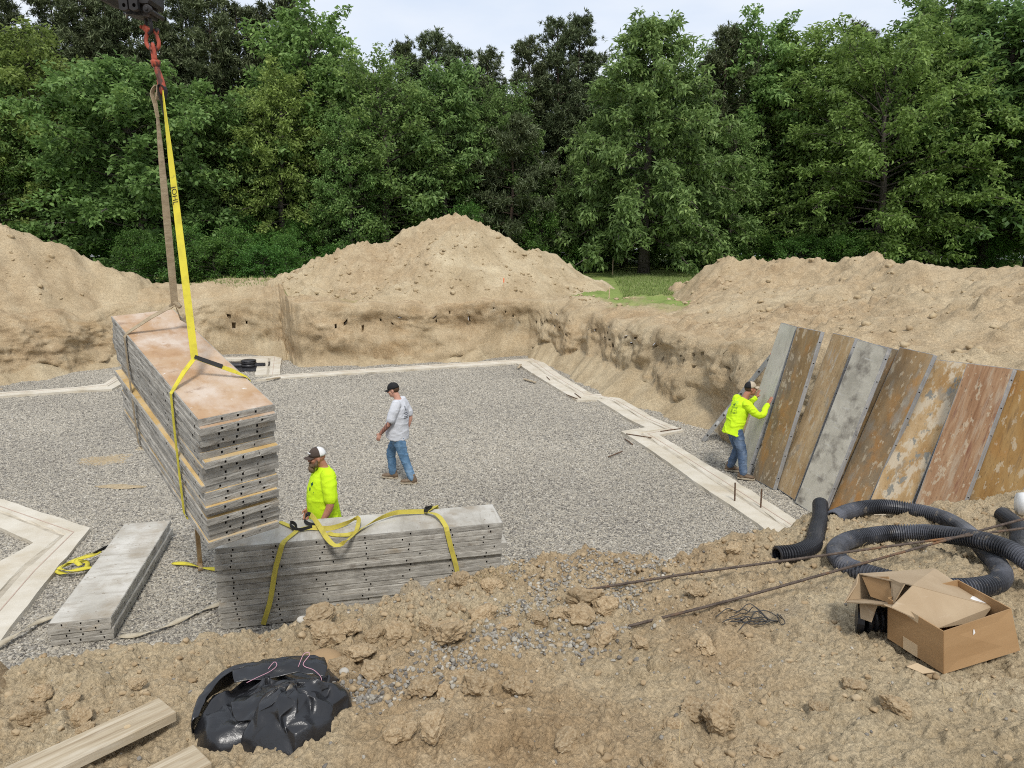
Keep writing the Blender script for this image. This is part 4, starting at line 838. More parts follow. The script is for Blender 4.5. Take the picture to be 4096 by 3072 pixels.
def panel_frame(seed, L, T):
    """edge rails with real pin slots, crusted so that no edge is straight; local x width, y length, z from -T to 0"""
    rng = np.random.default_rng(seed); m = MB()
    def side(o, du, dn, ln, slots):
        slots = sorted(slots)
        us = sorted(set([0.0, ln] + [round(k, 3) for k in np.arange(0.11, ln - 0.05, 0.11)] + [round(s + d, 4) for s in slots for d in (-0.008, 0.008)]))
        vs = [0.0, 0.10, 0.30, 0.72, 0.9, 1.0]; sl = {round(s - 0.008, 4) for s in slots}; nU, nV = len(us), len(vs)
        off = rng.normal(0, 0.0013, (nU, nV)); off[:, 0] -= 0.0025; off[:, -1] -= 0.002; off[:, 3] += 0.0015; off[0] = 0; off[-1] = 0
        base = len(m.v); up = Vector((0, 0, 1))
        for i, u in enumerate(us):
            for j, v in enumerate(vs): m.v.append(tuple(o + du * u + up * (-T + v * T + (rng.normal(0, .0012) if 0 < j < 5 else 0)) + dn * off[i, j]))
        for i in range(nU - 1):
            for j in range(nV - 1):
                q = [base + i * nV + j, base + (i + 1) * nV + j, base + (i + 1) * nV + j + 1, base + i * nV + j + 1]
                if j == 2 and us[i] in sl:
                    b2 = len(m.v)
                    for k in q: m.v.append(tuple(Vector(m.v[k]) - dn * 0.03))
                    for k in range(4): m.f.append((q[k], q[(k + 1) % 4], b2 + (k + 1) % 4, b2 + k)); m.m.append(1)
                    m.f.append((b2, b2 + 1, b2 + 2, b2 + 3)); m.m.append(1)
                else: m.f.append(tuple(q)); m.m.append(0)
    ls = [s * L + rng.normal(0, .035) for s in (0.06, 0.19, 0.36, 0.5, 0.66, 0.81, 0.94)]; ws = [s * PW + rng.normal(0, .022) for s in (0.26, 0.5, 0.76)]
    X, Y = Vector((1, 0, 0)), Vector((0, 1, 0))
    side(Vector((0, 0, 0)), X, -Y, PW, ws); side(Vector((PW, 0, 0)), Y, X, L, ls); side(Vector((PW, L, 0)), -X, Y, PW, ws); side(Vector((0, L, 0)), -Y, -X, L, ls)
    b = 0.008                                     # rim round the sheet, underside
    m.add([(0, 0, 0), (PW, 0, 0), (PW, L, 0), (0, L, 0), (b, b, 0), (PW - b, b, 0), (PW - b, L - b, 0), (b, L - b, 0)], [(0, 1, 5, 4), (1, 2, 6, 5), (2, 3, 7, 6), (3, 0, 4, 7)])
    m.add([(0, 0, -T), (PW, 0, -T), (PW, L, -T), (0, L, -T)], [(0, 3, 2, 1)])
    return m
PANEL = {}
def panel_src(L, T, v):
    k = (L, T, v)
    if k not in PANEL:
        fm = panel_frame(hash(k) % 1000 if False else int(L * 100) * 7 + int(T * 1000) + v * 31, L, T).mesh('edge_frame'); fm.materials.append(M_CRUST); fm.materials.append(M_SLOT)
        s = MB(); nx, ny = 3, 12; b = 0.0085; rng = np.random.default_rng(v); zt = 0.0022
        V = [(b + (PW - 2 * b) * i / nx, b + (L - 2 * b) * j / ny, zt + (rng.normal(0, .0008) if 0 < i < nx and 0 < j < ny else 0)) for j in range(ny + 1) for i in range(nx + 1)]
        s.add(V, [(j * 4 + i, j * 4 + i + 1, (j + 1) * 4 + i + 1, (j + 1) * 4 + i) for j in range(ny) for i in range(nx)])
        s.add([(b, b, zt), (PW - b, b, zt), (PW - b, L - b, zt), (b, L - b, zt), (b, b, -.01), (PW - b, b, -.01), (PW - b, L - b, -.01), (b, L - b, -.01)], [(0, 4, 5, 1), (1, 5, 6, 2), (2, 6, 7, 3), (3, 7, 4, 0)])
        PANEL[k] = (fm, s)
    return PANEL[k]
FM = {}
def form_panel(Mx, L, T, v, fc, label, group, edge=None):
    fm, s = panel_src(L, T, v)
    k = (L, T, v, fc)
    if k not in FM:
        FM[k] = s.mesh('plywood_face'); FM[k].materials.append(FACES[fc])
    if edge:
        ke = (L, T, v, edge)
        if ke not in FM: FM[ke] = fm.copy(); FM[ke].materials[0] = MATS[edge]
        fm = FM[ke]
    e = empty('form_panel', (0, 0, 0)); e.matrix_world = Mx
    link('edge_frame', fm, None, e); link('plywood_face', FM[k], None, e)
    tag(e, label, 'form panel', group); return e
ORD = ['topmost', 'second', 'third', 'fourth', 'fifth', 'sixth', 'seventh', 'eighth', 'ninth', 'tenth', 'eleventh', 'twelfth', 'thirteenth', 'fourteenth', 'fifteenth', 'sixteenth', 'seventeenth', 'eighteenth', 'nineteenth', 'twentieth', 'twenty-first']
def rot_zxy(yaw, pit, rol): return Matrix.Rotation(yaw, 3, 'Z') @ Matrix.Rotation(pit, 3, 'X') @ Matrix.Rotation(rol, 3, 'Y')
rngP = np.random.default_rng(17)
HR = rot_zxy(0.703, 0.211, -0.053); HO = Vector((-2.426, 5.307, 2.901))
def hang(u): return HO + HR @ Vector(u)
zc = 0.0; NH = 20; offs = [(0, 0), (0.004, -.035), (-.004, -.008), (0.002, .004), (.006, .008), (-.003, .0), (.004, -.05), (-.012, -.01), (.006, 0), (0, .01), (-.01, .0), (.004, -.008), (.0, -.012), (-.016, -.045), (.01, .01), (0, -.02), (-.01, .0), (.006, .012), (.01, .02), (0, .0)]
for i in range(NH):
    T = 0.0602
    ox, oy = offs[i]; ox += rngP.normal(0, .006); oy += rngP.normal(0, .006)
    if i == 0: ox = oy = 0
    tw = rngP.normal(0, 0.004)
    Mx = Matrix.Translation(hang((ox, oy, zc))) @ (HR @ Matrix.Rotation(tw if i else 0, 3, 'Z')).to_4x4()
    lab = 'tan faced form panel on top of the bundle hanging from the slings' if i == 0 else ('grey edged form panel, lowest of the hanging bundle' if i == NH - 1 else f'grey edged form panel, {ORD[i]} from the top of the hanging bundle')
    form_panel(Mx, 2.74, 0.058, (i * 5 + i // 7) % 8, 'tan' if i < 2 else 'ochre', lab, 'form panels of the hanging bundle'); zc -= T
S2O, S2Y = Vector((-3.225, 7.178, 0)), -1.345
N2 = 15; T2 = 0.964 / N2
for i in range(N2):
    z = 0.964 - i * T2; ox, oy = rngP.normal(0, .012), rngP.normal(0, .018)
    if i in (0, 1): ox, oy = (0, 0) if i == 0 else (.004, -.012)
    Rm = Matrix.Rotation(S2Y + rngP.normal(0, .004) * (i > 0), 3, 'Z')
    Mx = Matrix.Translation(S2O + Rm @ Vector((ox - PW, oy, 0)) + Vector((0, 0, z))) @ Rm.to_4x4()
    lab = 'cement whitened form panel on top of the strapped stack at the pit edge' if i == 0 else ('grey edged form panel at the bottom of the strapped stack' if i == N2 - 1 else f'grey edged form panel, {ORD[i]} from the top of the strapped stack')
    form_panel(Mx, 3.2, 0.061, (i * 3) % 7, 'cement', lab, 'form panels of the strapped stack')
for i in range(4):
    T = 0.064; z = 0.257 - i * T; Rm = Matrix.Rotation(0.225 + rngP.normal(0, .004) * (i > 0), 3, 'Z')
    Mx = Matrix.Translation(Vector((-4.927, 6.852, z)) + Rm @ Vector((rngP.normal(0, .01) * (i > 0), rngP.normal(0, .012) * (i > 0), 0))) @ Rm.to_4x4()
    form_panel(Mx, 2.74, 0.061, i % 4, 'cement', ['stained white form panel on top of the low stack of four', 'grey edged form panel second in the low stack of four', 'grey edged form panel third in the low stack of four', 'grey edged form panel at the bottom of the low stack of four'][i], 'form panels of the low stack')
LEAN = [((4.241, 12.963, -1.493, 1.314, 0.001), 'pale', 'bare_steel_edge', 'pale grey form panel the worker holds at the far end of the leaning row'),
        ((4.326, 12.182, -1.281, 1.325, -0.008), 'brown', None, 'dark brown streaked form panel, second in the leaning row from the worker'),
        ((4.577, 11.679, -1.42, 1.28, 0.0), 'buff', None, 'buff worn form panel between the dark brown and the grey spotted ones'),
        ((4.70, 11.10, -1.30, 1.20, -0.03), 'brown', None, 'form panel leaning mostly hidden behind the grey spotted one'),
        ((4.633, 10.977, -1.252, 1.311, -0.086), 'greyspot', None, 'grey form panel with dark round spots in the leaning row'),
        ((4.93, 10.466, -1.249, 1.207, -0.033), 'rust', None, 'brown form panel with grey and rust patches right of the spotted one'),
        ((5.064, 9.754, -1.172, 1.10, 0.05), 'peel', None, 'form panel with peeling buff surface and grey flakes'),
        ((5.289, 9.081, -1.146, 1.155, 0.036), 'redwood', None, 'reddish grained form panel in the leaning row'),
        ((5.64, 8.55, -1.197, 1.16, 0.10), 'orange', None, 'orange brown form panel, second from the right end of the leaning row'),
        ((5.86, 8.02, -1.22, 1.17, 0.08), 'rust', None, 'form panel at the right end of the leaning row')]
for i, ((x, y, yaw, pit, rol), fc, ed, lab) in enumerate(LEAN):
    Rm = Matrix.Rotation(yaw, 3, 'Z') @ Matrix.Rotation(pit, 3, 'X') @ Matrix.Rotation(rol, 3, 'Z')
    p = Vector((x, y, 0.015)); 
    if i == 3: p += Rm @ Vector((0.12, 0, -0.07))
    form_panel(Matrix.Translation(p) @ Rm.to_4x4(), 2.8, 0.076, i % 5, fc, lab, 'form panels leaning along the pit wall', ed or 'bare_steel_edge')

# ================================================================== slings
def web(name, base, dark, seam): 
    return PM(name, [(0.3, dark), (0.5, base), (0.75, base)], scale=7, rough=0.8, detail=7, over=[(seam, 18, 0.62, 0.72, (1, 1, 1), 0.6)], bumps=[(160, 0.4, 0.002)])
M_YEL = web('yellow_webbing', (0.62, 0.54, 0.05), (0.46, 0.39, 0.045), (0.18, 0.155, 0.06))
M_YELD = web('dirty_yellow_webbing', (0.52, 0.44, 0.075), (0.36, 0.30, 0.065), (0.14, 0.12, 0.07))
M_YELM = web('dusty_yellow_webbing', (0.62, 0.54, 0.06), (0.45, 0.38, 0.05), (0.25, 0.22, 0.10))
M_TAN = PM('tan_webbing', [(0.3, (0.28, 0.215, 0.135)), (0.7, (0.42, 0.345, 0.235))], scale=6, rough=0.9, stretch=(1, 1, 4), over=[((0.16, 0.12, 0.08), 60, 0.5, 0.75, (.2, .2, 1), 0.6)], bumps=[(90, 0.7, 0.004)])
M_TANP = PM('pale_webbing', [(0.3, (0.36, 0.31, 0.22)), (0.7, (0.55, 0.49, 0.38))], scale=9, rough=0.9, bumps=[(120, 0.5, 0.003)])
M_SLEEVE = flat('black_sleeve', (0.022, 0.022, 0.022), 0.7)
M_INK = flat('black_ink', (0.02, 0.02, 0.018), 0.8)
HOOK = Vector((-3.075, 6.58, 5.545))
CAMV = Vector((0.40, -0.86, 0))
def lerp_list(a, b, n): return [Vector(a).lerp(Vector(b), k / (n - 1)) for k in range(n)]
def sling_hung(name, mat, label, y, splice, wid, top_off, txt=None, sleeve=False):
    e = empty(name, HOOK + Vector((0, 0, -.1))); S_ = hang(splice); T_ = HOOK + top_off
    side = Vector((0.93, 0.36, 0))
    n = 26; path = lerp_list(T_, S_, n); wd = []; ws = []
    for k in range(n):
        a = 1.35 - 1.55 * min(1, (k / (n - 1)) * 1.35) if name != 'tan' else 0; d_ = (S_ - T_).normalized()
        w = side - d_ * side.dot(d_); w.normalize(); w = Quaternion(d_, a) @ w; wd.append(w); ws.append(wid * (0.75 + 0.25 * min(1, k / 6)))
    m = MB(); m.ribbon(path, wd, ws, 0.006); st = m.build('standing_leg', mat, e)
    m = MB(); eye = [T_ + Vector((0.012, 0, -.06)), T_ + Vector((0.03, 0.0, 0.02)), HOOK + top_off * 0.3 + Vector((0, 0, 0.045)), T_ + Vector((-0.03, 0.0, 0.0)), T_ + Vector((-0.012, 0, -.10)), T_ + Vector((0.0, 0, -.2))]
    m.ribbon(spline(eye, 18), Vector((0.3, 1, 0)), wid * 0.62, 0.007); m.build('eye_loop', M_SLEEVE if sleeve else mat, e)
    # choker legs to both top edges, down the sides and under
    Lp = [(0.0 + splice[0], splice[1], splice[2]), (splice[0] * 0.5, splice[1] * .5 + y * .5, splice[2] * 0.5 + .02), (0.012, y + .02, 0.012), (-0.022, y, -0.02), (-0.026, y - .015, -0.35), (-0.026, y - .03, -0.8), (-0.024, y - .045, -1.17), (-0.01, y - .05, -1.222), (0.3, y - .05, -1.228), (0.61, y - .05, -1.222), (0.634, y - .05, -1.17), (0.634, y - .03, -0.5), (0.634, y, -0.02), (0.612, y, 0.012), (0.5, y + (splice[1] - y) * .25, splice[2] * 0.35 + .01), splice]
    P = [hang(q) for q in Lp]; yd = HR @ Vector((0, 1, 0)); zd = HR @ Vector((0, 0, 1))
    Wd = [zd if k in (0, 1, 14, 15) else yd for k in range(16)]; Wd[0] = (zd + yd); Wd[1] = (zd * .4 + yd); Wd[14] = yd * .6 + zd; Wd[15] = yd + zd * .5
    m = MB(); m.ribbon(P, Wd, [wid * .55, wid * .7] + [wid * 0.85] * 12 + [wid * .6, wid * .5], 0.006); m.build('choker_leg', mat, e)
    if sleeve:
        m = MB(); a, b = P[15], P[15].lerp(P[14], 0.75); m.ribbon(lerp_list(a + zd * .008, b + zd * .006, 6), Wd[14], wid * 0.62, 0.012); m.build('stitched_sleeve', M_SLEEVE, e)
    else:
        m = MB(); m.tube([S_ + Vector((-.05, 0, -.03)), S_ + Vector((0, .02, 0.02)), S_ + Vector((.05, 0, -.03))], [0.022, 0.034, 0.022], 8); m.build('knot', mat, e, True)
    if txt:
        k0 = 9; o_ = path[k0]; d_ = (S_ - T_).normalized(); w = wd[k0 + 1]; nn = d_.cross(w)
        if nn.dot(CAMV) < 0: nn = -nn
        c = bpy.data.curves.new('t', 'FONT'); c.body = txt; c.size = 0.072; tmp = bpy.data.objects.new('t', c); me = bpy.data.meshes.new_from_object(tmp); bpy.data.objects.remove(tmp)
        for v in me.vertices:
            v.co = o_ + d_ * v.co.x + nn.cross(d_) * (v.co.y - 0.025) * 0.9 + nn * 0.0055 - e.location
        link('lettering', me, M_INK, st); me.transform(Matrix.Identity(4))
    e.name = name; return e
tag(sling_hung('web_sling', M_TAN, None, 2.12, (0.44, 2.02, 0.29), 0.066, Vector((-0.035, 0.0, -0.03))), 'tan ribbed web sling holding the far end of the hanging bundle', 'web sling')
tag(sling_hung('web_sling', M_YEL, None, 0.62, (0.24, 0.8, 0.19), 0.060, Vector((0.03, 0.0, -0.02)), 'JOHL', True), 'bright yellow web sling holding the near end of the hanging bundle', 'web sling')
def loose(name, runs, mat, label, wid=0.05, extra=()):
    e = empty(name, runs[0][0]); 
    for nm, (pts, wdir) in zip(('webbing', 'webbing', 'webbing', 'webbing'), [(r[0:1] and r, None) for r in runs]):
        P = spline(pts, max(14, len(pts) * 6)); wds = []
        for k in range(len(P)):
            tg = (P[min(k + 1, len(P) - 1)] - P[max(k - 1, 0)]).normalized(); w = tg.cross(Vector((0, 0, 1)))
            if w.length < 0.35: w = Vector((0.95, 0.22, 0))
            w = Quaternion(tg, 0.5 * math.sin(k * 0.45)) @ w.normalized(); wds.append(w)
        m = MB(); m.ribbon(P, wds, wid, 0.005); m.build('webbing', mat, e, True)
    for pts in extra:
        m = MB(); P = spline(pts, 12); m.ribbon(P, [Vector((0.3, 0.2, 1))] * 12, wid * 0.8, 0.008); m.build('black_eye', M_SLEEVE, e)
    return tag(e, label, 'web sling')
Zt = 0.972
def s2(x, y, dz=0.0): return (x, y, Zt + dz)
e2 = empty('web_sling', (-2.5, 7.3, Zt))
def flatrun(pts, wd, wid=0.056, nm='webbing', mat=None, n=40):
    P = spline(pts, n); m = MB(); W_ = spline([tuple(w) for w in wd], n) if isinstance(wd, list) else wd
    m.ribbon(P, W_ if isinstance(W_, list) else [Vector(wd)] * n, wid, 0.005); m.build(nm, mat or M_YELD, e2)
fx = Vector((0.974, 0.224, 0))
flatrun([(-2.80, 7.262, 0.01), (-2.70, 7.27, 0.31), (-2.63, 7.285, 0.65), (-2.545, 7.30, 0.93), (-2.53, 7.325, Zt + .002), (-2.50, 7.45, Zt + .012), (-2.466, 7.62, Zt + .02), (-2.60, 7.76, Zt + .012), (-2.76, 7.90, Zt + .004), (-2.79, 7.93, .94), (-2.80, 7.935, .5)], fx)
flatrun([(-0.625, 7.735, 0.20), (-0.65, 7.735, 0.45), (-0.705, 7.722, 0.70), (-0.755, 7.715, 0.94), (-0.77, 7.745, Zt + .01), (-0.86, 7.93, Zt + .05), (-0.95, 8.06, Zt + .045), (-1.055, 8.15, Zt + .02), (-1.0, 8.27, Zt + .02), (-0.955, 8.385, Zt + .004), (-.95, 8.41, .93), (-.95, 8.41, .5)], fx)
flatrun([(-1.07, 8.15, Zt + .03), (-1.25, 8.09, Zt + .05), (-1.40, 8.04, Zt + .06), (-1.56, 7.9, Zt + .05), (-1.68, 7.74, Zt + .03), (-1.77, 7.56, Zt + .02), (-1.83, 7.38, Zt + .005), (-1.93, 7.27, .955), (-2.05, 7.36, Zt + .03), (-2.17, 7.56, Zt + .06), (-2.30, 7.76, Zt + .10), (-2.37, 7.86, Zt + .11)],
        [Vector((0.2, 0.5, 1)), Vector((0, .3, 1)), Vector((0, .2, 1)), Vector((0, .3, 1)), Vector((.2, .2, 1)), Vector((.4, 0, .8)), Vector((.8, .1, .4)), Vector((.5, 1, .2)), Vector((.7, .4, .5)), Vector((.7, .3, .5)), Vector((.6, .2, .8)), Vector((.6, 0, 1))])
flatrun([(-2.45, 7.62, Zt + .02), (-2.32, 7.66, Zt + .03), (-2.1, 7.67, Zt + .02), (-1.93, 7.77, Zt + .04), (-1.82, 7.86, Zt + .07), (-1.785, 7.72, Zt + .04), (-1.80, 7.53, Zt + .015), (-2.0, 7.50, Zt + .012), (-2.09, 7.57, Zt + .01)],
        [Vector((0, 1, .3)), Vector((0, 1, .4)), Vector((0, .6, .8)), Vector((0, .4, 1)), Vector((.4, .3, 1)), Vector((.9, 0, .6)), Vector((.8, .2, .3)), Vector((0, 1, .2)), Vector((0, 1, .1))])
flatrun([(-2.37, 7.86, Zt + .11), (-2.42, 7.90, Zt + .10), (-2.44, 7.84, Zt + .05), (-2.38, 7.78, Zt + .03), (-2.26, 7.70, Zt + .035)], Vector((.3, .1, 1)), 0.045, 'black_eye', M_SLEEVE, 16)
flatrun([(-2.46, 7.6, Zt + .02), (-2.5, 7.7, Zt + .05), (-2.58, 7.76, Zt + .06), (-2.54, 7.66, Zt + .05), (-2.44, 7.6, Zt + .03), (-2.3, 7.66, Zt + .045)], Vector((.3, .1, 1)), 0.04, 'black_eye', M_SLEEVE, 20)
flatrun([(-1.03, 8.10, Zt + .03), (-1.07, 8.16, Zt + .06), (-1.03, 8.22, Zt + .05), (-0.99, 8.27, Zt + .04), (-1.05, 8.14, Zt + .025)], Vector((.3, .2, 1)), 0.045, 'black_eye', M_SLEEVE, 16)
tag(e2, 'dirty yellow web sling looped over the strapped stack of panels', 'web sling')
loose('web_sling', [[(-5.95, 8.55, .03), (-5.75, 8.42, .05), (-5.55, 8.5, .06), (-5.62, 8.7, .07), (-5.82, 8.68, .08), (-5.86, 8.5, .09), (-5.65, 8.4, .10), (-5.48, 8.52, .08), (-5.36, 8.62, .04)],
                    [(-5.9, 8.62, .04), (-5.7, 8.8, .12), (-5.58, 8.92, .10), (-5.55, 8.8, .13), (-5.7, 8.62, .14), (-5.58, 8.5, .12)],
                    [(-4.52, 8.75, .03), (-4.3, 8.72, .035), (-4.05, 8.62, .03), (-3.75, 8.55, .03), (-3.45, 8.42, .03)]], M_YELM, 'bright yellow web sling lying under the low stack with its end in a heap', 0.055, [[(-5.62, 8.86, .11), (-5.55, 9.0, .13), (-5.48, 9.1, .12), (-5.5, 9.0, .06)]])
loose('web_sling', [[(-5.02, 7.35, .03), (-5.12, 7.42, .05), (-5.3, 7.3, .045), (-5.35, 7.05, .07), (-5.42, 6.75, .07), (-5.52, 6.5, .07), (-5.66, 6.3, .07)], [(-4.27, 7.0, .03), (-4.1, 7.02, .03), (-3.85, 7.2, .035), (-3.6, 7.55, .03), (-3.42, 7.72, .035), (-3.28, 7.86, .05), (-3.22, 8.0, .09), (-3.18, 7.9, .05)],
                    [(-3.42, 7.85, .03), (-3.3, 7.95, .06), (-3.2, 7.8, .04)]], M_TANP, 'pale tan web sling lying on the gravel under the low stack', 0.06)
# ================================================================== lifting gear
M_DARKST = PM('dark_greasy_steel', [(0.3, (0.010, 0.009, 0.009)), (0.7, (0.026, 0.022, 0.021))], scale=8, rough=0.6, spec=0.4, over=[((0.075, 0.050, 0.037), 5, 0.60, 0.76, (1, 1, 1), 0.6)], bumps=[(30, 0.4, 0.004)])
M_REDST = PM('chipped_red_paint', [(0.3, (0.30, 0.055, 0.030)), (0.7, (0.46, 0.10, 0.055))], scale=9, rough=0.6, spec=0.35, over=[((0.055, 0.032, 0.026), 11, 0.52, 0.60, (1, 1, .5), 0.9), ((0.42, 0.18, 0.13), 5, 0.6, 0.75)], bumps=[(60, 0.4, 0.003)])
def hc(zx, zy, y=0.0): return hw(zx, zy, y) + Vector((0.045, 0, -0.034))
def hw(zx, zy, y=0.0): return Vector((-3.094 + (zx - 1060) * 0.000527, 6.6 + y, 5.879 - (zy - 800) * 0.000536))
def lifting_gear():
    e = empty('excavator_coupler', hc(760, 60)); 
    prof = [(200, -40), (215, 20), (290, 85), (400, 110), (500, 62), (570, 80), (640, 120), (780, 110), (860, 110), (930, 135), (1000, 150), (1080, 150), (1115, 100), (1120, -40), (1100, -330), (230, -330)]
    body = MB(); n = len(prof); k = 0.13
    rings = []
    for yy, sc_ in ((-k, 0.94), (-k * .8, 1.0), (k * .8, 1.0), (k, .94)):
        rings.append([hc(660 + (a - 660) * sc_, -60 + (b + 60) * sc_, yy) for a, b in prof])
    body.loft(rings); body.build('casting', M_DARKST, e)
    for cx in (700, 860):
        for yy in (-0.145, 0.11):
            lug = MB(); ring_o = []; ring_i = []; N_ = 24
            for j in range(N_):
                a = 2 * math.pi * j / N_; ca, sa = math.cos(a), math.sin(a); rx = 68
                ox = cx + max(-68, min(68, 110 * ca)); oy = 185 + (72 * sa if sa > 0 else -115 * min(1, -sa * 2)); ring_o.append((ox, oy)); ring_i.append((cx + 12 + 28 * ca, 186 + 30 * sa))
            V = []; 
            for y2 in (yy - .022, yy + .022): V += [hc(a, b, y2) for a, b in ring_o] + [hc(a, b, y2) for a, b in ring_i]
            F_ = []
            for j in range(N_):
                q = (j + 1) % N_; F_ += [(j, q, N_ + q, N_ + j), (2 * N_ + j, 3 * N_ + j, 3 * N_ + q, 2 * N_ + q), (j, 2 * N_ + j, 2 * N_ + q, q), (N_ + j, N_ + q, 3 * N_ + q, 3 * N_ + j)]
            lug.add(V, F_); lug.build('lug', M_DARKST, e)
    web_ = MB(); web_.loft([[hc(a, b, y) for a, b in ((600, 40), (590, 190), (640, 262), (760, 270), (930, 290), (1010, 310), (1030, 240), (1030, 40))] for y in (-0.07, 0.07)]); web_.build('underside_web', M_DARKST, e)
    pin = MB(); c = hc(1065, 236, -0.13); pin.lathe([(0.030, 0), (0.036, -.006), (0.036, -.03), (0.030, -.036), (0.015, -.037), (0.015, -.048), (0.011, -.05)], c, (0, 1, 0), 20); pin.lathe([(0.02, 0), (0.02, .24)], c, (0, 1, 0), 12); pin.build('pin', M_DARKST, e)
    tag(e, 'dark steel excavator coupler with pinned lugs at the top of the photo', 'excavator arm')
    m = MB(); P = [hw(935, 240, .03), hw(945, 330, .03), hw(948, 430, .03), hw(960, 530, .02), hw(1000, 578, 0), hw(1050, 575, -.02), hw(1080, 520, -.03), hw(1070, 400, -.03), hw(1052, 300, -.03), hw(1055, 240, -.03)]
    m.tube(spline(P, 30), 0.0145, 10); o = m.build('hanger_link', M_DARKST, None, True); tag(o, 'dark bent steel hanger link between the coupler and the red shackle', 'steel link')
    e = empty('shackle', hw(1050, 640)); m = MB()
    bow = [hw(965, 480), hw(972, 560), hw(950, 640), hw(940, 700), hw(965, 770), hw(1010, 812), hw(1050, 822), hw(1095, 812), hw(1140, 770), hw(1150, 700), hw(1130, 640), hw(1118, 580), hw(1125, 530)]
    m.tube(spline(bow, 36), [0.0165 if 3 < i < 33 else 0.023 for i in range(36)], 12); m.build('bow', M_REDST, e, True)
    m = MB(); m.tube([hw(880, 480, -.01), hw(905, 490, -.01)], [0.012, 0.014], 8); m.tube([hw(905, 492), hw(1160, 550)], 0.0145, 10); m.tube([hw(925, 490), hw(955, 500)], 0.026, 6); m.build('pin', M_REDST, e); m = MB(); m.tube([hw(1118, 535), hw(1160, 548)], 0.025, 10); m.build('pin_boss', M_DARKST, e, True)
    tag(e, 'chipped red bow shackle hanging from the dark link', 'shackle')
    e = empty('swivel_hook', hw(1070, 1100)); m = MB()
    eye = [hw(1022, 985, .02), hw(1012, 880, .02), hw(1020, 780, .02), hw(1045, 735, .0), hw(1070, 770, -.02), hw(1080, 860, -.02), hw(1085, 985, -.02)]
    m.tube(spline(eye, 22), [0.0155] * 22, 10); m.build('swivel_eye', M_REDST, e, True)
    m = MB(); m.lathe([(0.030, 0), (0.041, .006), (0.041, .022), (0.037, .034), (0.034, .05), (0.027, .056), (0.020, .06)], hw(1067, 975), (0, 0, -1), 20); m.build('swivel_collar', M_REDST, e, True)
    m = MB(); sh = [hw(1075, 1075), hw(1080, 1120), hw(1098, 1190), hw(1122, 1270), hw(1135, 1350), hw(1140, 1420, -.0), hw(1125, 1475, .012), hw(1100, 1470, .04), hw(1070, 1420, .055), hw(1046, 1350, .055), hw(1036, 1290, .05), hw(1026, 1255, .045)]
    m.tube(spline(sh, 44), [np.interp(k / 43, [0, .1, .3, .5, .62, .72, .85, 1], [.025, .026, .027, .030, .030, .027, .018, .010]) for k in range(44)], 12); m.build('hook_body', M_REDST, e, True)
    tag(e, 'chipped red swivel hook carrying both hanging slings', 'lifting hook')
lifting_gear()

# ================================================================== ladder
M_ALU = PM('dull_aluminium', [(0.3, (0.36, 0.36, 0.355)), (0.7, (0.52, 0.52, 0.51))], scale=5, rough=0.5, spec=0.5, metal=0.35, stretch=(1, 1, .3), over=[((0.30, 0.27, 0.22), 9, 0.58, 0.7)])
M_RED = flat('red_plastic', (0.50, 0.05, 0.035), 0.5)
M_LBL = flat('pale_label', (0.66, 0.66, 0.64), 0.6)
def ladder():
    B = Vector((4.06, 14.52, 0.02)); Tt = Vector((5.02, 13.53, 2.02)); r = (Tt - B).normalized(); Ln = (Tt - B).length; sd = Vector((0.515, 0.84, 0.17)); sd = (sd - r * sd.dot(r)).normalized(); nn = r.cross(sd); Rm = Matrix((nn, sd, r)).transposed()
    e = empty('ladder', B)
    for s in (0, 1):
        m = MB(); c = B + r * Ln / 2 + sd * (0.40 * s)
        m.box(c, (0.085, 0.005, Ln), Rm); m.box(c + sd * .014 + nn * .040, (0.005, 0.028, Ln), Rm); m.box(c + sd * .014 - nn * .040, (0.005, 0.028, Ln), Rm); m.build('rail', M_ALU, e)
    k = 0.18
    while k < Ln - .05:
        m = MB(); m.tube([B + r * k - sd * .012, B + r * k + sd * .41], 0.017, 8); m.build('rung', M_ALU, e, True)
        m = MB(); m.tube([B + r * k - sd * .0125, B + r * k - sd * .004], 0.019, 10); m.build('rung_end', M_SLOT, e); k += 0.305  # dark disc painted as the shaded hollow of each rung
    m = MB(); m.box(Tt + r * .012, (0.095, 0.034, 0.03), Rm, bev=.006); m.build('end_cap', M_RED, e)
    for f in (0.22, 0.36, 0.5): m = MB(); m.box(B + r * Ln * f - sd * 0.0036, (0.05, 0.002, 0.13), Rm); m.build('label', M_LBL, e)
    tag(e, 'aluminium ladder leaning on the pit wall behind the stooping worker', 'ladder')
ladder()

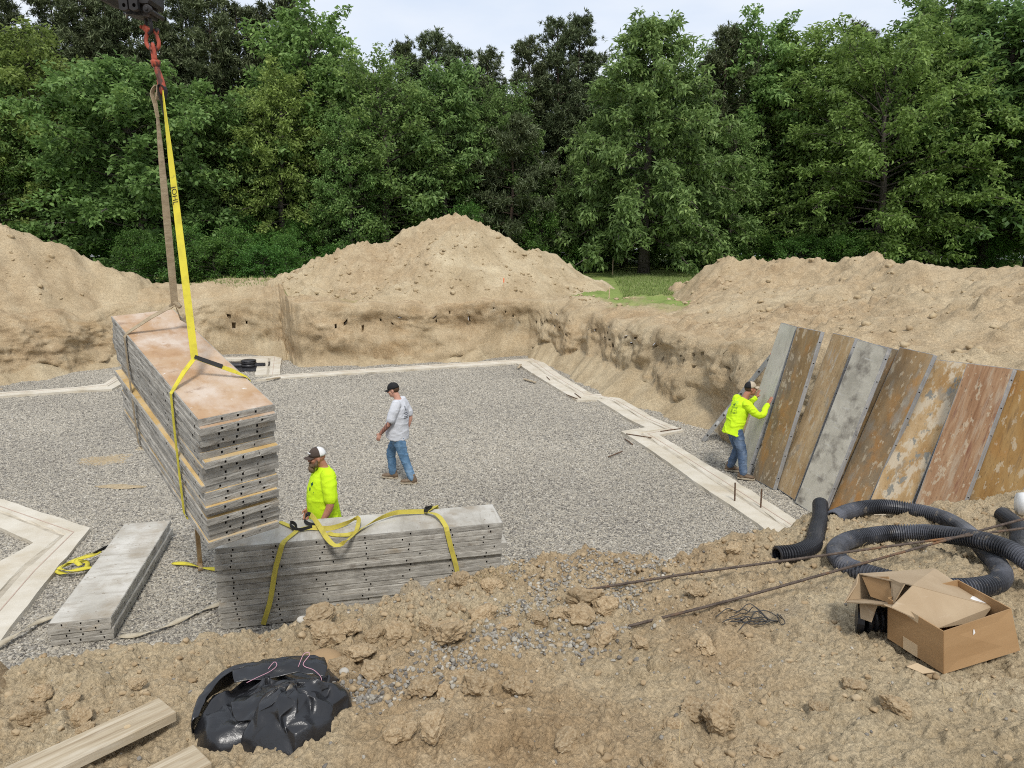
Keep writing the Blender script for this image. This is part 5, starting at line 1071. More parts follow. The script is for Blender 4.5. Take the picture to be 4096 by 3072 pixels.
# ================================================================== corrugated drain pipes
M_PIPE = PM('dusty_black_pipe', [(0.3, (0.018, 0.019, 0.022)), (0.7, (0.042, 0.044, 0.052))], scale=4, coord='World', rough=0.42, spec=0.5, over=[((0.125, 0.13, 0.15), 3.0, 0.42, 0.64, (1, 1, 1), 0.85), ((0.33, 0.27, 0.19), 16, 0.60, 0.74, (1, 1, 1), 0.55)], bumps=[(60, 0.2, 0.003)])
M_PIPEB = PM('clean_black_pipe', [(0.3, (0.010, 0.010, 0.012)), (0.7, (0.022, 0.022, 0.026))], scale=4, coord='World', rough=0.38, spec=0.5, over=[((0.20, 0.165, 0.12), 18, 0.62, 0.76, (1, 1, 1), 0.45)])
def corrugated(pts, label, mat, R=0.057, pitch=0.0175, segs=18):
    P0 = spline(pts, 200); ln = sum((P0[i + 1] - P0[i]).length for i in range(199)); n = int(ln / pitch)
    P = spline(pts, n * 4 + 1); rr = [R if k % 4 in (1, 2) else R - 0.0105 for k in range(n * 4 + 1)]
    e = empty('drain_pipe', P[0] - Vector((0, 0, R)))
    m = MB(); m.tube(P, rr, segs, cap=False); m.build('corrugated_wall', mat, e)
    for a in (0, 1):                                   # the bore, seen at the cut ends
        Q = P[:40] if a == 0 else P[-40:]
        m = MB(); m.tube(Q, [r - 0.006 for r in (rr[:40] if a == 0 else rr[-40:])], segs, cap=False); m.tube([Q[0], Q[0] + (Q[1] - Q[0]) * 0.1] if a == 0 else [Q[-1], Q[-1] + (Q[-2] - Q[-1]) * .1], [R - 0.0105, R - .0165], segs, cap=False); m.build('bore', mat, e)
    return tag(e, label, 'drain pipe', 'black corrugated drain pipes at the pit edge')
def og(x, y, dz=0.0, R=0.055): return (x, y, 2.45 - 0.1 * (y - 2.5) + R + dz)
corrugated([og(1.655, 4.125), og(1.80, 4.165), og(1.965, 4.32), og(2.10, 4.58), og(2.245, 4.86, .02), og(2.35, 5.11, .05)], 'short curved black corrugated pipe lying apart from the coil', M_PIPEB)
corrugated([og(2.33, 4.845, .02), og(2.52, 5.03, .01), og(2.71, 5.14, .01), og(2.90, 5.165, .01), og(3.075, 5.09), og(3.165, 4.91), og(3.155, 4.68), og(3.09, 4.42), og(3.0, 4.18), og(2.93, 3.98), og(2.84, 3.80), og(2.72, 3.67), og(2.56, 3.605), og(2.40, 3.60), og(2.22, 3.66), og(2.09, 3.78), og(2.005, 3.92), og(2.02, 4.10),
            og(2.10, 4.27), og(2.25, 4.415), og(2.43, 4.50), og(2.60, 4.525, .01), og(2.75, 4.45, .04), og(2.83, 4.27, .08), og(2.90, 4.08, .11), og(2.955, 3.90, .108), og(2.98, 3.72, .07), og(3.02, 3.5, .02)], 'long dusty black corrugated pipe coiled on the soil', M_PIPE)
corrugated([og(3.62, 4.93, .02), og(3.55, 4.68, .01), og(3.42, 4.47), og(3.29, 4.29), og(3.24, 4.10), og(3.30, 3.92), og(3.42, 3.75)], 'black corrugated pipe at the right edge of the photo under a white pipe', M_PIPEB)
M_WHITE = PM('dusty_white_plastic', [(0.3, (0.60, 0.59, 0.56)), (0.7, (0.76, 0.755, 0.73))], scale=6, coord='World', rough=0.4, over=[((0.45, 0.37, 0.26), 7, 0.58, 0.74, (1, 1, 1), 0.5)])
def white_pipe():
    e = empty('white_pipe', og(3.92, 5.0, -.05)); m = MB(); a, b = Vector(og(3.83, 5.08, .06)), Vector(og(4.75, 4.75, .05)); m.tube([a, a.lerp(b, .03), a.lerp(b, .04), a.lerp(b, .16), a.lerp(b, .17), b], [.083, .09, .092, .092, .08, .08], 20); m.build('barrel', M_WHITE, e, True)
    tag(e, 'white plastic pipe end at the right edge of the photo', 'plastic pipe')
white_pipe()
def rebar(pts, label):
    P0 = spline(pts, 60); ln = sum((P0[i + 1] - P0[i]).length for i in range(59)); n = int(ln / 0.0105); P = spline(pts, n)
    m = MB(); m.tube(P, [0.0088 if k % 2 else 0.0068 for k in range(n)], 6); o = m.build('rebar', M_RUSTD); tag(o, label, 'rebar', 'long rebars lying on the near bank')
def fg(x, y, dz): return (x, y, gz(x, y) + dz)
rebar([fg(0.31, 3.664, .012), (1.0, 3.783, 2.385), (1.75, 3.915, 2.425), (3.20, 4.17, 2.50), (4.6, 4.42, 2.55)], 'long rebar lying across the coiled pipe, the farther of two')
rebar([fg(0.584, 3.23, .012), (1.2, 3.475, 2.40), (1.9, 3.755, 2.435), (3.30, 4.315, 2.50), (4.6, 4.84, 2.53)], 'long rebar lying across the coiled pipe, the nearer of two')

# ================================================================== cardboard boxes
M_CARD = PM('brown_cardboard', [(0.3, (0.31, 0.185, 0.085)), (0.7, (0.37, 0.23, 0.112))], scale=3, rough=0.85, stretch=(1, 1, 5), over=[((0.30, 0.175, 0.08), 5, 0.6, 0.75, (1, 1, .4), 0.5)], bumps=[(50, 0.1, 0.002)])
M_CARDP = PM('faded_cardboard', [(0.3, (0.34, 0.245, 0.148)), (0.7, (0.42, 0.32, 0.205))], scale=4, rough=0.85, over=[((0.55, 0.45, 0.33), 9, 0.62, 0.72, (.3, .3, 3), 0.5)], bumps=[(40, 0.15, 0.002)])
M_TAPE = flat('worn_tape', (0.50, 0.38, 0.24), 0.55); M_PAPER = flat('white_paper', (0.74, 0.73, 0.71), 0.7); M_CORE = flat('torn_board_edge', (0.50, 0.38, 0.24), 0.9)
def slab(m, quad, th=0.005):
    """thin solid board through four or more corners"""
    Q = [Vector(q) for q in quad]; nn = (Q[1] - Q[0]).cross(Q[2] - Q[0]).normalized() * th / 2; n = len(Q)
    m.add([q + nn for q in Q] + [q - nn for q in Q], [tuple(range(n)), tuple(range(2 * n - 1, n - 1, -1))] + [(i, n + i, n + (i + 1) % n, (i + 1) % n) for i in range(n)])
def open_box():
    g = 2.425; B = Vector((1.885, 2.775, g)); C_ = Vector((2.335, 2.945, g + .005)); A = Vector((1.775, 3.035, g + .012)); D = A + (C_ - B)
    up = Vector((0, 0, 0.20)); sh = Vector((-0.035, 0.012, 0))
    tB, tC, tA, tD = B + up + sh * .6, C_ + up + sh * 1.6, A + up * 1.02 + sh * .5, D + up + sh
    e = empty('cardboard_box', (B + D) / 2)
    def sub(name, quad, mat=M_CARD, th=0.005): m = MB(); slab(m, quad, th); return m.build(name, mat, e)
    f = sub('front_wall', [B, C_, tC, tB]); s = sub('side_wall', [A, B, tB, tA]); sub('back_wall', [D, A, tA, tD]); sub('end_wall', [C_, D, tD, tC]); sub('bottom', [A + Vector((0, 0, .006)), B + Vector((0, 0, .006)), C_ + Vector((0, 0, .006)), D + Vector((0, 0, .006))])
    n_s = (B - A).cross(up).normalized(); 
    if n_s.y > 0: n_s = -n_s
    def on_side(u, v): return (A.lerp(B, u)).lerp(tA.lerp(tB, u), v) + n_s * 0.0042
    for q in ([(.30, 0), (.56, 0), (.56, .30), (.30, .30)], [(.37, .86), (.57, .84), (.58, 1.02), (.38, 1.03)]):
        m = MB(); slab(m, [on_side(u, v) for u, v in q], 0.0012); ob = m.build('tape', M_TAPE, s); ob.matrix_parent_inverse = Matrix.Identity(4); ob.location = (0, 0, 0)
    n_f = (C_ - B).cross(up).normalized()
    if n_f.y > 0: n_f = -n_f
    m = MB(); q = [(.40, .70), (.43, .74), (.415, .84), (.405, .80)]; slab(m, [(B.lerp(C_, u)).lerp(tB.lerp(tC, u), v) + n_f * .0042 for u, v in q], .001); m.build('white_scuff', M_PAPER, f)
    tag(e, 'open brown cardboard box standing on the soil', 'cardboard box')
    # crushed carton tipped into it
    p = {k: Vector(v) for k, v in dict(p1=(1.744, 3.30, 2.631), p2=(2.202, 3.42, 2.600), p3=(2.262, 3.06, 2.585), p4=(1.838, 3.0, 2.725), p5=(2.192, 3.02, 2.535), p6=(1.890, 2.865, 2.590), p7=(1.723, 2.95, 2.644), p8=(1.677, 3.25, 2.515)).items()}
    e = empty('crushed_carton', (1.95, 3.1, 2.5))
    def sub(name, quad, mat=M_CARDP, th=0.005): m = MB(); slab(m, quad, th); return m.build(name, mat, e)
    mid = p['p1'].lerp(p['p4'], .5) + Vector((.02, 0, .015))
    tp = sub('top_side', [p['p1'], p['p2'], p['p3'], p['p4']]); sub('front_side', [p['p4'], p['p3'], p['p5'], p['p6'], p['p7']])
    sub('back_side', [p['p2'], p['p1'], p['p8'], p['p8'] + Vector((.45, .12, -.02))]); sub('under_side', [p['p8'], p['p7'], p['p6'], p['p5'], p['p8'] + Vector((.45, .10, -.02))])
    sub('torn_flap', [p['p7'], p['p8'], p['p8'] + Vector((-.035, -.06, .02)), p['p7'] + Vector((-.05, -.03, .03))]); sub('torn_flap', [p['p1'], p['p8'], p['p8'] + Vector((-.03, -.03, .0)), p['p1'] + Vector((-.03, -.05, -.03))])
    sub('torn_flap', [p['p1'] + Vector((.01, -.02, -.005)), mid, mid + Vector((-.01, -.08, -.10)), p['p1'] + Vector((0.02, -.10, -.07))], M_CARD)
    sub('torn_flap', [p['p4'] + Vector((-.03, .01, .0)), mid + Vector((0, -.02, 0)), mid + Vector((-.015, -.07, -.06)), p['p4'] + Vector((-.075, .0, -.09))])
    sub('torn_flap', [p['p7'].lerp(p['p8'], .3), p['p7'].lerp(p['p8'], .7), p['p7'].lerp(p['p8'], .65) + Vector((-.02, -.045, -.06)), p['p7'].lerp(p['p8'], .4) + Vector((-.02, -.04, -.07))])
    nt_ = (p['p2'] - p['p1']).cross(p['p4'] - p['p1']).normalized(); nt_ = nt_ if nt_.z > 0 else -nt_
    def on_top(u, v): return p['p1'].lerp(p['p2'], u).lerp(p['p4'].lerp(p['p3'], u), v) + nt_ * .0045
    for q in ([(.72, .78), (.98, .80), (.985, .96), (.80, .95)], [(.55, .45), (.83, .55), (.80, .62), (.52, .52)]):
        m = MB(); slab(m, [on_top(u, v) for u, v in q], .001); m.build('paper_label', M_PAPER if q[0][0] == .72 else M_TAPE, tp)
    tag(e, 'crushed faded carton with torn flaps lying on top of the open box', 'cardboard box')
    m = MB(); z_ = gz(1.80, 2.80); slab(m, [(1.755, 2.83, z_ + .012), (1.80, 2.785, z_ + .008), (1.85, 2.775, z_ + .022), (1.80, 2.83, z_ + .03)], .004); slab(m, [(1.755, 2.83, z_ + .012), (1.80, 2.83, z_ + .03), (1.79, 2.86, z_ + .012)], .004); tag(m.build('cardboard_scrap', M_CORE), 'small torn cardboard scrap under the open box', 'cardboard scrap')
open_box()
def fitting():
    e = empty('pipe_fitting', (1.80, 3.22, gz(1.80, 3.22))); z = gz(1.80, 3.22) - .015
    P = spline([(1.745, 3.21, z + .065), (1.81, 3.21, z + .065), (1.90, 3.20, z + .065), (2.0, 3.2, z + .065)], 33); m = MB(); m.tube(P, [  .066 if k % 4 in (1, 2) else .056 for k in range(33)], 16); m.build('ribbed_body', M_PIPEB, e)
    m = MB(); m.tube([P[0] - Vector((.03, -.012, 0)), P[0]], [.072, .072], 16); m.build('collar', M_PIPEB, e)
    tag(e, 'black ribbed pipe fitting half hidden under the crushed carton', 'pipe fitting')
fitting()

# ================================================================== lumber
M_WOOD = PM('weathered_pine_board', [(0.32, (0.29, 0.22, 0.14)), (0.5, (0.42, 0.345, 0.235)), (0.66, (0.52, 0.445, 0.33))], scale=5, stretch=(9, .5, 9), rough=0.8, distort=0.6, over=[((0.34, 0.24, 0.14), 4, 0.62, 0.72, (7, .4, 7), 0.7), ((0.70, 0.66, 0.56), 3, 0.55, 0.75, (3, .5, 3), 0.6)], bumps=[(30, 0.25, 0.003)])
M_WOODE = PM('sawn_pine_end', [(0.3, (0.36, 0.25, 0.13)), (0.7, (0.54, 0.42, 0.26))], scale=14, stretch=(1, 1, 5), rough=0.85)
def board(name, far_c, dirv, L, w, t, z0, z1, label, roll=0.0):
    d_ = Vector((dirv[0], dirv[1], 0)).normalized(); a = Vector((far_c[0], far_c[1], z0)); y = (Vector((a.x + d_.x * L, a.y + d_.y * L, z1)) - a).normalized(); x = y.cross(Vector((0, 0, 1))).normalized(); x = Quaternion(y, roll) @ x; z = x.cross(y)
    e = empty(name, a); e.matrix_world = Matrix.Translation(a) @ Matrix((x, y, z)).transposed().to_4x4()
    m = MB(); m.box((0, L / 2, 0), (w, L, t), bev=0.003); ob = m.build('board', [M_WOOD], e, world=False)
    m = MB(); m.box((0, -0.0008, 0), (w - .008, 0.0012, t - .008)); m.build('sawn_end', M_WOODE, e, world=False)
    m = MB(); m.tube([(-.02, .16, t / 2 - .003), (-.02, .16, t / 2 + .0006)], .012, 10); m.build('knot', M_WOODE, e, world=False)
    return tag(e, label, 'board', 'loose boards at the near edge')
board('lumber_board', (-1.345, 2.455), (-0.62, -0.78), 1.5, 0.14, 0.04, gz(-1.345, 2.455) + .045, 2.56, 'longer pale board at the lower left with its end toward the black bag')
board('lumber_board', (-1.10, 2.20), (-0.66, -0.75), 1.3, 0.14, 0.04, gz(-1.10, 2.20) + .035, 2.53, 'shorter pale board cut by the bottom edge beside the black bag')
for (x, y, a, L, z, lab) in [(0.53, 20.85, -0.98, 0.6, .03, 'pale wood strip on the gravel inside the back corner'), (0.25, 23.1, 1.45, 0.65, .06, 'pale wood strip lying at the inner back corner of the footing'), (-7.2, 21.0, 0.85, 0.45, .07, 'thin pale stick at the near end of the back footing'), (-2.9, 7.95, -0.4, 0.3, .03, None), (0.95, 25.0, -0.3, 0.6, .06, 'pale wood strip just outside the back corner of the footing'), (-14.9, 19.2, 0.25, 1.4, .09, 'pale board lying on the far left footing')]:
    if lab is None: continue
    m = MB(); m.box((x, y, z), (L, 0.07, 0.03), Matrix.Rotation(a, 3, 'Z'), bev=.003); m.box((x + .04 * math.cos(a), y + .04 * math.sin(a), z + .0165), (L * .7, 0.02, 0.004), Matrix.Rotation(a, 3, 'Z')); tag(m.build('wood_strip', M_WOOD), lab, 'wood strip', 'scraps of wood in the pit')
m = MB(); m.box((-4.16, 8.78, 0.27), (0.05, 0.16, 0.60), Matrix.Rotation(0.5, 3, 'Z') @ Matrix.Rotation(0.12, 3, 'X'), bev=.004); m.box((-4.12, 8.68, 0.02), (0.06, 0.20, 0.04), Matrix.Rotation(0.5, 3, 'Z'), bev=.004); tag(m.build('timber_block', PM('brown_timber', [(0.3, (0.21, 0.13, 0.06)), (0.7, (0.36, 0.25, 0.13))], scale=6, stretch=(4, 4, .5), rough=.9, over=[((.40, .37, .31), 5, .55, .7)])), 'brown timber prop standing on the gravel behind the hanging bundle', 'timber prop')
M_STAKE = flat('bare_stake_wood', (0.50, 0.38, 0.24), 0.85); M_ORANGE = flat('orange_stake_paint', (0.72, 0.16, 0.06), 0.6)
for (x, y, h, col, lab) in [(-0.3, 26.2, 0.42, M_ORANGE, 'orange tipped survey stake at the foot of the tall sand heap'), (3.6, 26.4, 0.42, M_STAKE, 'bare wooden survey stake at the pit rim beside the grass'), (5.75, 41.0, 1.0, M_STAKE, 'thin wooden stake at the foot of the big hickory')]:
    z = bank_z(x, y); 
    for pl in PILES:
        hit = pl.ray_cast(Vector((x, y, 20)), Vector((0, 0, -1))); z = max(z, hit[1].z) if hit[0] else z
    e = empty('survey_stake', (x, y, z)); m = MB(); m.loft([[(x + a * .02, y + b * .012, z + hh) for a, b in ((-1, -1), (1, -1), (1, 1), (-1, 1))] for hh in (-.1, h * .6)]); m.build('shaft', M_STAKE, e); m = MB(); m.loft([[(x + a * .021 * s, y + b * .013 * s, z + hh) for a, b in ((-1, -1), (1, -1), (1, 1), (-1, 1))] for hh, s in ((h * .6, 1), (h * .95, 1), (h, .4))]); m.build('tip', col, e); tag(e, lab, 'stake', 'survey stakes')

# ================================================================== black plastic bag
M_BAG = PM('black_bag_film', [(0.3, (0.009, 0.009, 0.010)), (0.7, (0.020, 0.020, 0.022))], scale=6, coord='World', rough=0.31, spec=0.55, over=[((0.30, 0.235, 0.15), 7, 0.64, 0.72, (1, 1, 1), 0.75)], bumps=[(16, 0.25, 0.015)])
M_PINK = flat('pink_string', (0.55, 0.30, 0.36), 0.7)
def bag():
    rng = np.random.default_rng(201); cx, cy = -0.93, 2.50; e = empty('plastic_bag', (cx, cy, gz(cx, cy)))
    def sheet(name, outline, hfun, nr=8, na=22, seed=0, tuck=0.03, amp=1.0):
        O = spline(outline + [outline[0]], na + 1)[:na]; c = np.mean([[p.x, p.y] for p in O], 0); V = []; F_ = []; rg = np.random.default_rng(seed)
        for r in range(nr + 1):
            t_ = r / nr
            for a in range(na):
                j = (0.016 * min(1, t_ * 2) if 0 < r < nr else 0.006 * (r == nr)); V.append([c[0] + (O[a].x - c[0]) * t_ + rg.normal(0, j), c[1] + (O[a].y - c[1]) * t_ + rg.normal(0, j), t_])
        V = np.array(V); X, Y, t_ = V[:, 0], V[:, 1], V[:, 2]
        fold = 1 - np.abs(fbm(X * 5.5 + 3, Y * 5.5, oct=2, seed=seed + 2)); z = hfun(X, Y, t_) + (0.045 * (fold - .6) + 0.009 * rg.normal(0, 1, len(X))) * sstep(1.0, 0.85, t_)
        V[:na, 2] = 0; g_ = np.array([gz(a, b) for a, b in zip(X, Y)]); g_ = np.minimum(g_, 2.45 - .1 * (Y - 2.5) + .03); V[:, 2] = g_ + np.maximum(z, -0.02) - tuck * sstep(.93, 1, t_)
        V[:na, 2] = V[:na, 2].mean()
        for r in range(nr):
            for a in range(na):
                b = (a + 1) % na; q_ = (r * na + a, r * na + b, (r + 1) * na + b, (r + 1) * na + a)
                F_ += [(q_[0], q_[1], q_[2]), (q_[0], q_[2], q_[3])] if (a + r) % 2 else [(q_[0], q_[1], q_[3]), (q_[1], q_[2], q_[3])]
        me = npmesh(name, V, F_); me.transform(Matrix.Translation(-e.location)); ob = link(name, me, M_BAG, e)
        cr = me.attributes.new('crease_edge', 'FLOAT', 'EDGE'); rr = rg.random(len(me.edges)); cr.data.foreach_set('value', np.where(rr < .34, .8, .08).astype(np.float32))
        sd = ob.modifiers.new('film', 'SUBSURF'); sd.levels = 3; sd.render_levels = 3; return ob
    sheet('filled_body', [(-0.96, 2.24), (-0.80, 2.19), (-0.70, 2.28), (-0.62, 2.46), (-0.68, 2.60), (-0.82, 2.66), (-0.98, 2.58), (-1.05, 2.42), (-1.02, 2.30)], lambda X, Y, t: 0.13 * (1 - t ** 2.6) ** 0.8, seed=211)
    sheet('slack_body', [(-1.22, 2.38), (-1.18, 2.30), (-1.06, 2.24), (-0.94, 2.28), (-0.85, 2.50), (-0.72, 2.62), (-0.76, 2.76), (-0.92, 2.82), (-1.08, 2.76), (-1.2, 2.62)], lambda X, Y, t: 0.095 * (1 - t ** 2.2) ** 0.9 + 0.02 * np.sin(X * 22 + Y * 9), seed=221)
    def cloth(name, grid, seed, amp=.008, dens=9):
        """free-hanging film through a grid of points"""
        rows = [spline(r, dens * len(r)) for r in grid]; cols = [spline([rows[i][k] for i in range(len(rows))], dens * len(grid)) for k in range(len(rows[0]))]
        nU, nV = len(cols), len(cols[0]); V = np.array([[c[k][:] for k in range(nV)] for c in cols]).reshape(-1, 3)
        V[:, 2] += amp * (1 - np.abs(fbm(V[:, 0] * 14, V[:, 1] * 14, V[:, 2] * 10, oct=2, seed=seed))) ** 2; V[:, 0] += amp * .6 * fbm(V[:, 0] * 18, V[:, 1] * 18, oct=2, seed=seed + 4)
        me = npmesh(name, V, grid_faces(nU, nV)); me.transform(Matrix.Translation(-e.location)); ob = link(name, me, M_BAG, e); md = ob.modifiers.new('film', 'SOLIDIFY'); md.thickness = 0.0025; return ob
    g0 = 2.45
    cloth('turned_collar', [[(-1.215, 2.36, g0 - .02), (-1.235, 2.47, g0), (-1.225, 2.58, g0), (-1.17, 2.66, g0), (-1.08, 2.70, g0 + 0.001)], [(-1.215, 2.36, g0 + 0.047), (-1.225, 2.46, g0 + 0.067), (-1.20, 2.57, g0 + 0.087), (-1.14, 2.64, g0 + 0.097), (-1.05, 2.66, g0 + 0.094)], [(-1.19, 2.38, g0 + 0.054), (-1.19, 2.47, g0 + 0.077), (-1.16, 2.56, g0 + 0.097), (-1.11, 2.61, g0 + 0.107), (-1.03, 2.63, g0 + 0.100)]], 231, .01)
    cloth('folded_flap', [[(-1.155, 2.64, g0 + 0.097), (-1.02, 2.68, g0 + 0.100), (-0.90, 2.72, g0 + 0.097), (-0.80, 2.74, g0 + 0.067)], [(-1.13, 2.57, g0 + 0.110), (-1.0, 2.62, g0 + 0.110), (-0.88, 2.66, g0 + 0.103), (-0.78, 2.68, g0 + 0.074)], [(-1.105, 2.52, g0 + 0.097), (-0.99, 2.56, g0 + 0.097), (-0.88, 2.60, g0 + 0.090), (-0.77, 2.62, g0 + 0.064)]], 241, .012)
    cloth('folded_flap', [[(-1.08, 2.47, g0 + 0.077), (-0.98, 2.52, g0 + 0.090), (-0.88, 2.55, g0 + 0.097), (-0.80, 2.56, g0 + 0.087)], [(-1.07, 2.40, g0 + 0.087), (-0.97, 2.42, g0 + 0.113), (-0.88, 2.46, g0 + 0.120), (-0.81, 2.50, g0 + 0.110)], [(-1.03, 2.33, g0 + 0.067), (-0.95, 2.32, g0 + 0.090), (-0.88, 2.37, g0 + 0.113), (-0.82, 2.44, g0 + 0.113)]], 251, .012)
    for pts in ([(-1.0, 2.60, g0 + 0.110), (-.975, 2.615, g0 + 0.137), (-.96, 2.60, g0 + 0.130), (-.985, 2.585, g0 + 0.113), (-1.03, 2.55, g0 + 0.107), (-1.06, 2.53, g0 + 0.100)], [(-.88, 2.62, g0 + 0.110), (-.865, 2.66, g0 + 0.146), (-.84, 2.66, g0 + 0.143), (-.86, 2.62, g0 + 0.120), (-.81, 2.60, g0 + 0.110), (-.77, 2.56, g0 + 0.103), (-.765, 2.53, g0 + 0.097)]):
        m = MB(); m.tube(spline(pts, 26), 0.0014, 5); m.build('drawstring', M_PINK, e, True)
    tag(e, 'crumpled black plastic bag with pink strings lying on the soil', 'plastic bag')
bag()
def wire():
    rng = np.random.default_rng(231); e = empty('wire_tangle', (1.22, 3.25, gz(1.22, 3.25))); mt = flat('dark_wire', (0.05, 0.048, 0.046), 0.6)
    for k in range(9):
        pts = [(1.36, 3.30)] if k % 2 else [(1.30, 3.28)]
        for j in range(5): pts.append((pts[-1][0] - rng.uniform(.02, .075), pts[-1][1] + rng.normal(-.012 * (k % 3), .028)))
        m = MB(); m.tube(spline([(a, b, gz(a, b) + .012 + rng.uniform(0, .03)) for a, b in pts], 24), 0.0026, 5); m.build('wire_strand', mt, e, True)
    m = MB(); m.tube(spline([(1.37, 3.31, gz(1.37, 3.31) + .02 + .03), (1.395, 3.30, gz(1.39, 3.3) + .01), (1.365, 3.28, gz(1.36, 3.28) + .012), (1.35, 3.30, gz(1.35, 3.3) + .05), (1.38, 3.31, gz(1.38, 3.31) + .03)], 20), .0028, 5); m.build('wire_strand', mt, e, True)
    tag(e, 'tangle of thin dark wire on the soil below the rebars', 'wire')
wire()

# ================================================================== lumps of soil and stones along the pit edge
M_CLOD = PM('soil_clod', [(0.28, (0.245, 0.17, 0.095)), (0.5, (0.37, 0.275, 0.165)), (0.72, (0.475, 0.38, 0.25))], scale=7, rough=0.95, spec=0.1, rand=0.12, over=[((0.30, 0.19, 0.09), 5, 0.58, 0.72, (1, 1, 1), 0.5)], bumps=[(9, 0.4, 0.02), (34, 0.4, 0.008)])
M_ROCK = PM('field_stone', [(0.3, (0.30, 0.275, 0.23)), (0.7, (0.50, 0.465, 0.40))], scale=6, rough=0.85, rand=0.1, bumps=[(20, 0.4, 0.01)])
CLODS = []
for s in range(9):
    bm = bmesh.new(); bmesh.ops.create_icosphere(bm, subdivisions=4, radius=1); co = np.array([v.co[:] for v in bm.verts])
    rg = np.random.default_rng(300 + s); pl = unit(rg.normal(0, 1, (13, 3)))
    d = np.ones(len(co))
    for q in pl: d = np.minimum(d, rg.uniform(.58, .85) / np.maximum(co @ q, .05))
    d = d + 0.16 * fbm(co[:, 0] * 2, co[:, 1] * 2, co[:, 2] * 2, oct=5, gain=.62, seed=310 + s) - 0.10 * np.abs(fbm(co[:, 0] * 8, co[:, 1] * 8, co[:, 2] * 8, oct=2, seed=320 + s))
    co = co * d[:, None] * np.array([1, rg.uniform(.75, .95), rg.uniform(.6, .8)])
    for v, c in zip(bm.verts, co): v.co = c
    me = bpy.data.meshes.new('soil_clod'); bm.to_mesh(me); bm.free(); me.materials.append(M_CLOD); CLODS.append(me)
big = [(-0.944, 3.155, .10), (-0.87, 3.02, .095), (-0.78, 3.06, .07), (-0.66, 3.10, .075), (-0.56, 3.10, .09), (-0.70, 2.92, .085), (-0.60, 2.80, .085), (-0.77, 2.82, .06), (-0.30, 3.03, .12), (-0.42, 3.16, .07), (-0.15, 3.28, .085), (-0.30, 3.35, .07), (-0.02, 3.12, .085), (0.12, 3.22, .07), (0.33, 3.28, .09), (0.24, 3.30, .075), (0.44, 3.10, .085),
       (0.60, 3.02, .06), (0.40, 3.48, .13), (0.50, 3.42, .09), (-0.36, 2.62, .075), (-0.28, 2.60, .06), (-0.15, 2.58, .085), (-0.22, 2.72, .065), (0.02, 2.62, .075), (-0.42, 2.28, .085), (-0.29, 2.26, .08), (0.72, 2.50, .075), (0.80, 2.42, .09), (0.62, 2.42, .05), (0.95, 2.30, .06), (-1.9, 2.50, .07), (-1.80, 2.56, .05), (-1.70, 2.48, .055), (-1.95, 2.62, .06), (-1.55, 2.62, .045), (-1.62, 2.38, .05),
       (-0.12, 3.65, .08), (-0.30, 3.72, .07), (0.9, 3.0, .07), (1.25, 2.55, .06), (1.45, 2.70, .05), (1.55, 2.55, .07), (1.30, 4.2, .08), (1.42, 4.22, .07), (1.1, 4.25, .06), (1.6, 4.45, .06), (1.0, 3.55, .06), (0.2, 2.25, .07), (0.5, 2.15, .06)]
rgc = np.random.default_rng(401)
for i, (x, y, r) in enumerate(big):
    o = link('soil_clod', CLODS[i % 9]); o.scale = (r * rgc.uniform(.85, 1.1), r * rgc.uniform(.85, 1.1), r * rgc.uniform(.8, 1.05)); o.rotation_euler = (rgc.uniform(-.3, .3), rgc.uniform(-.3, .3), rgc.uniform(0, 6.3)); o.location = (x, y, gz(x, y) + r * 0.22)
    tag(o, 'lump of dry sandy soil lying loose on the near bank', 'soil clod', 'loose lumps of soil on the near bank')
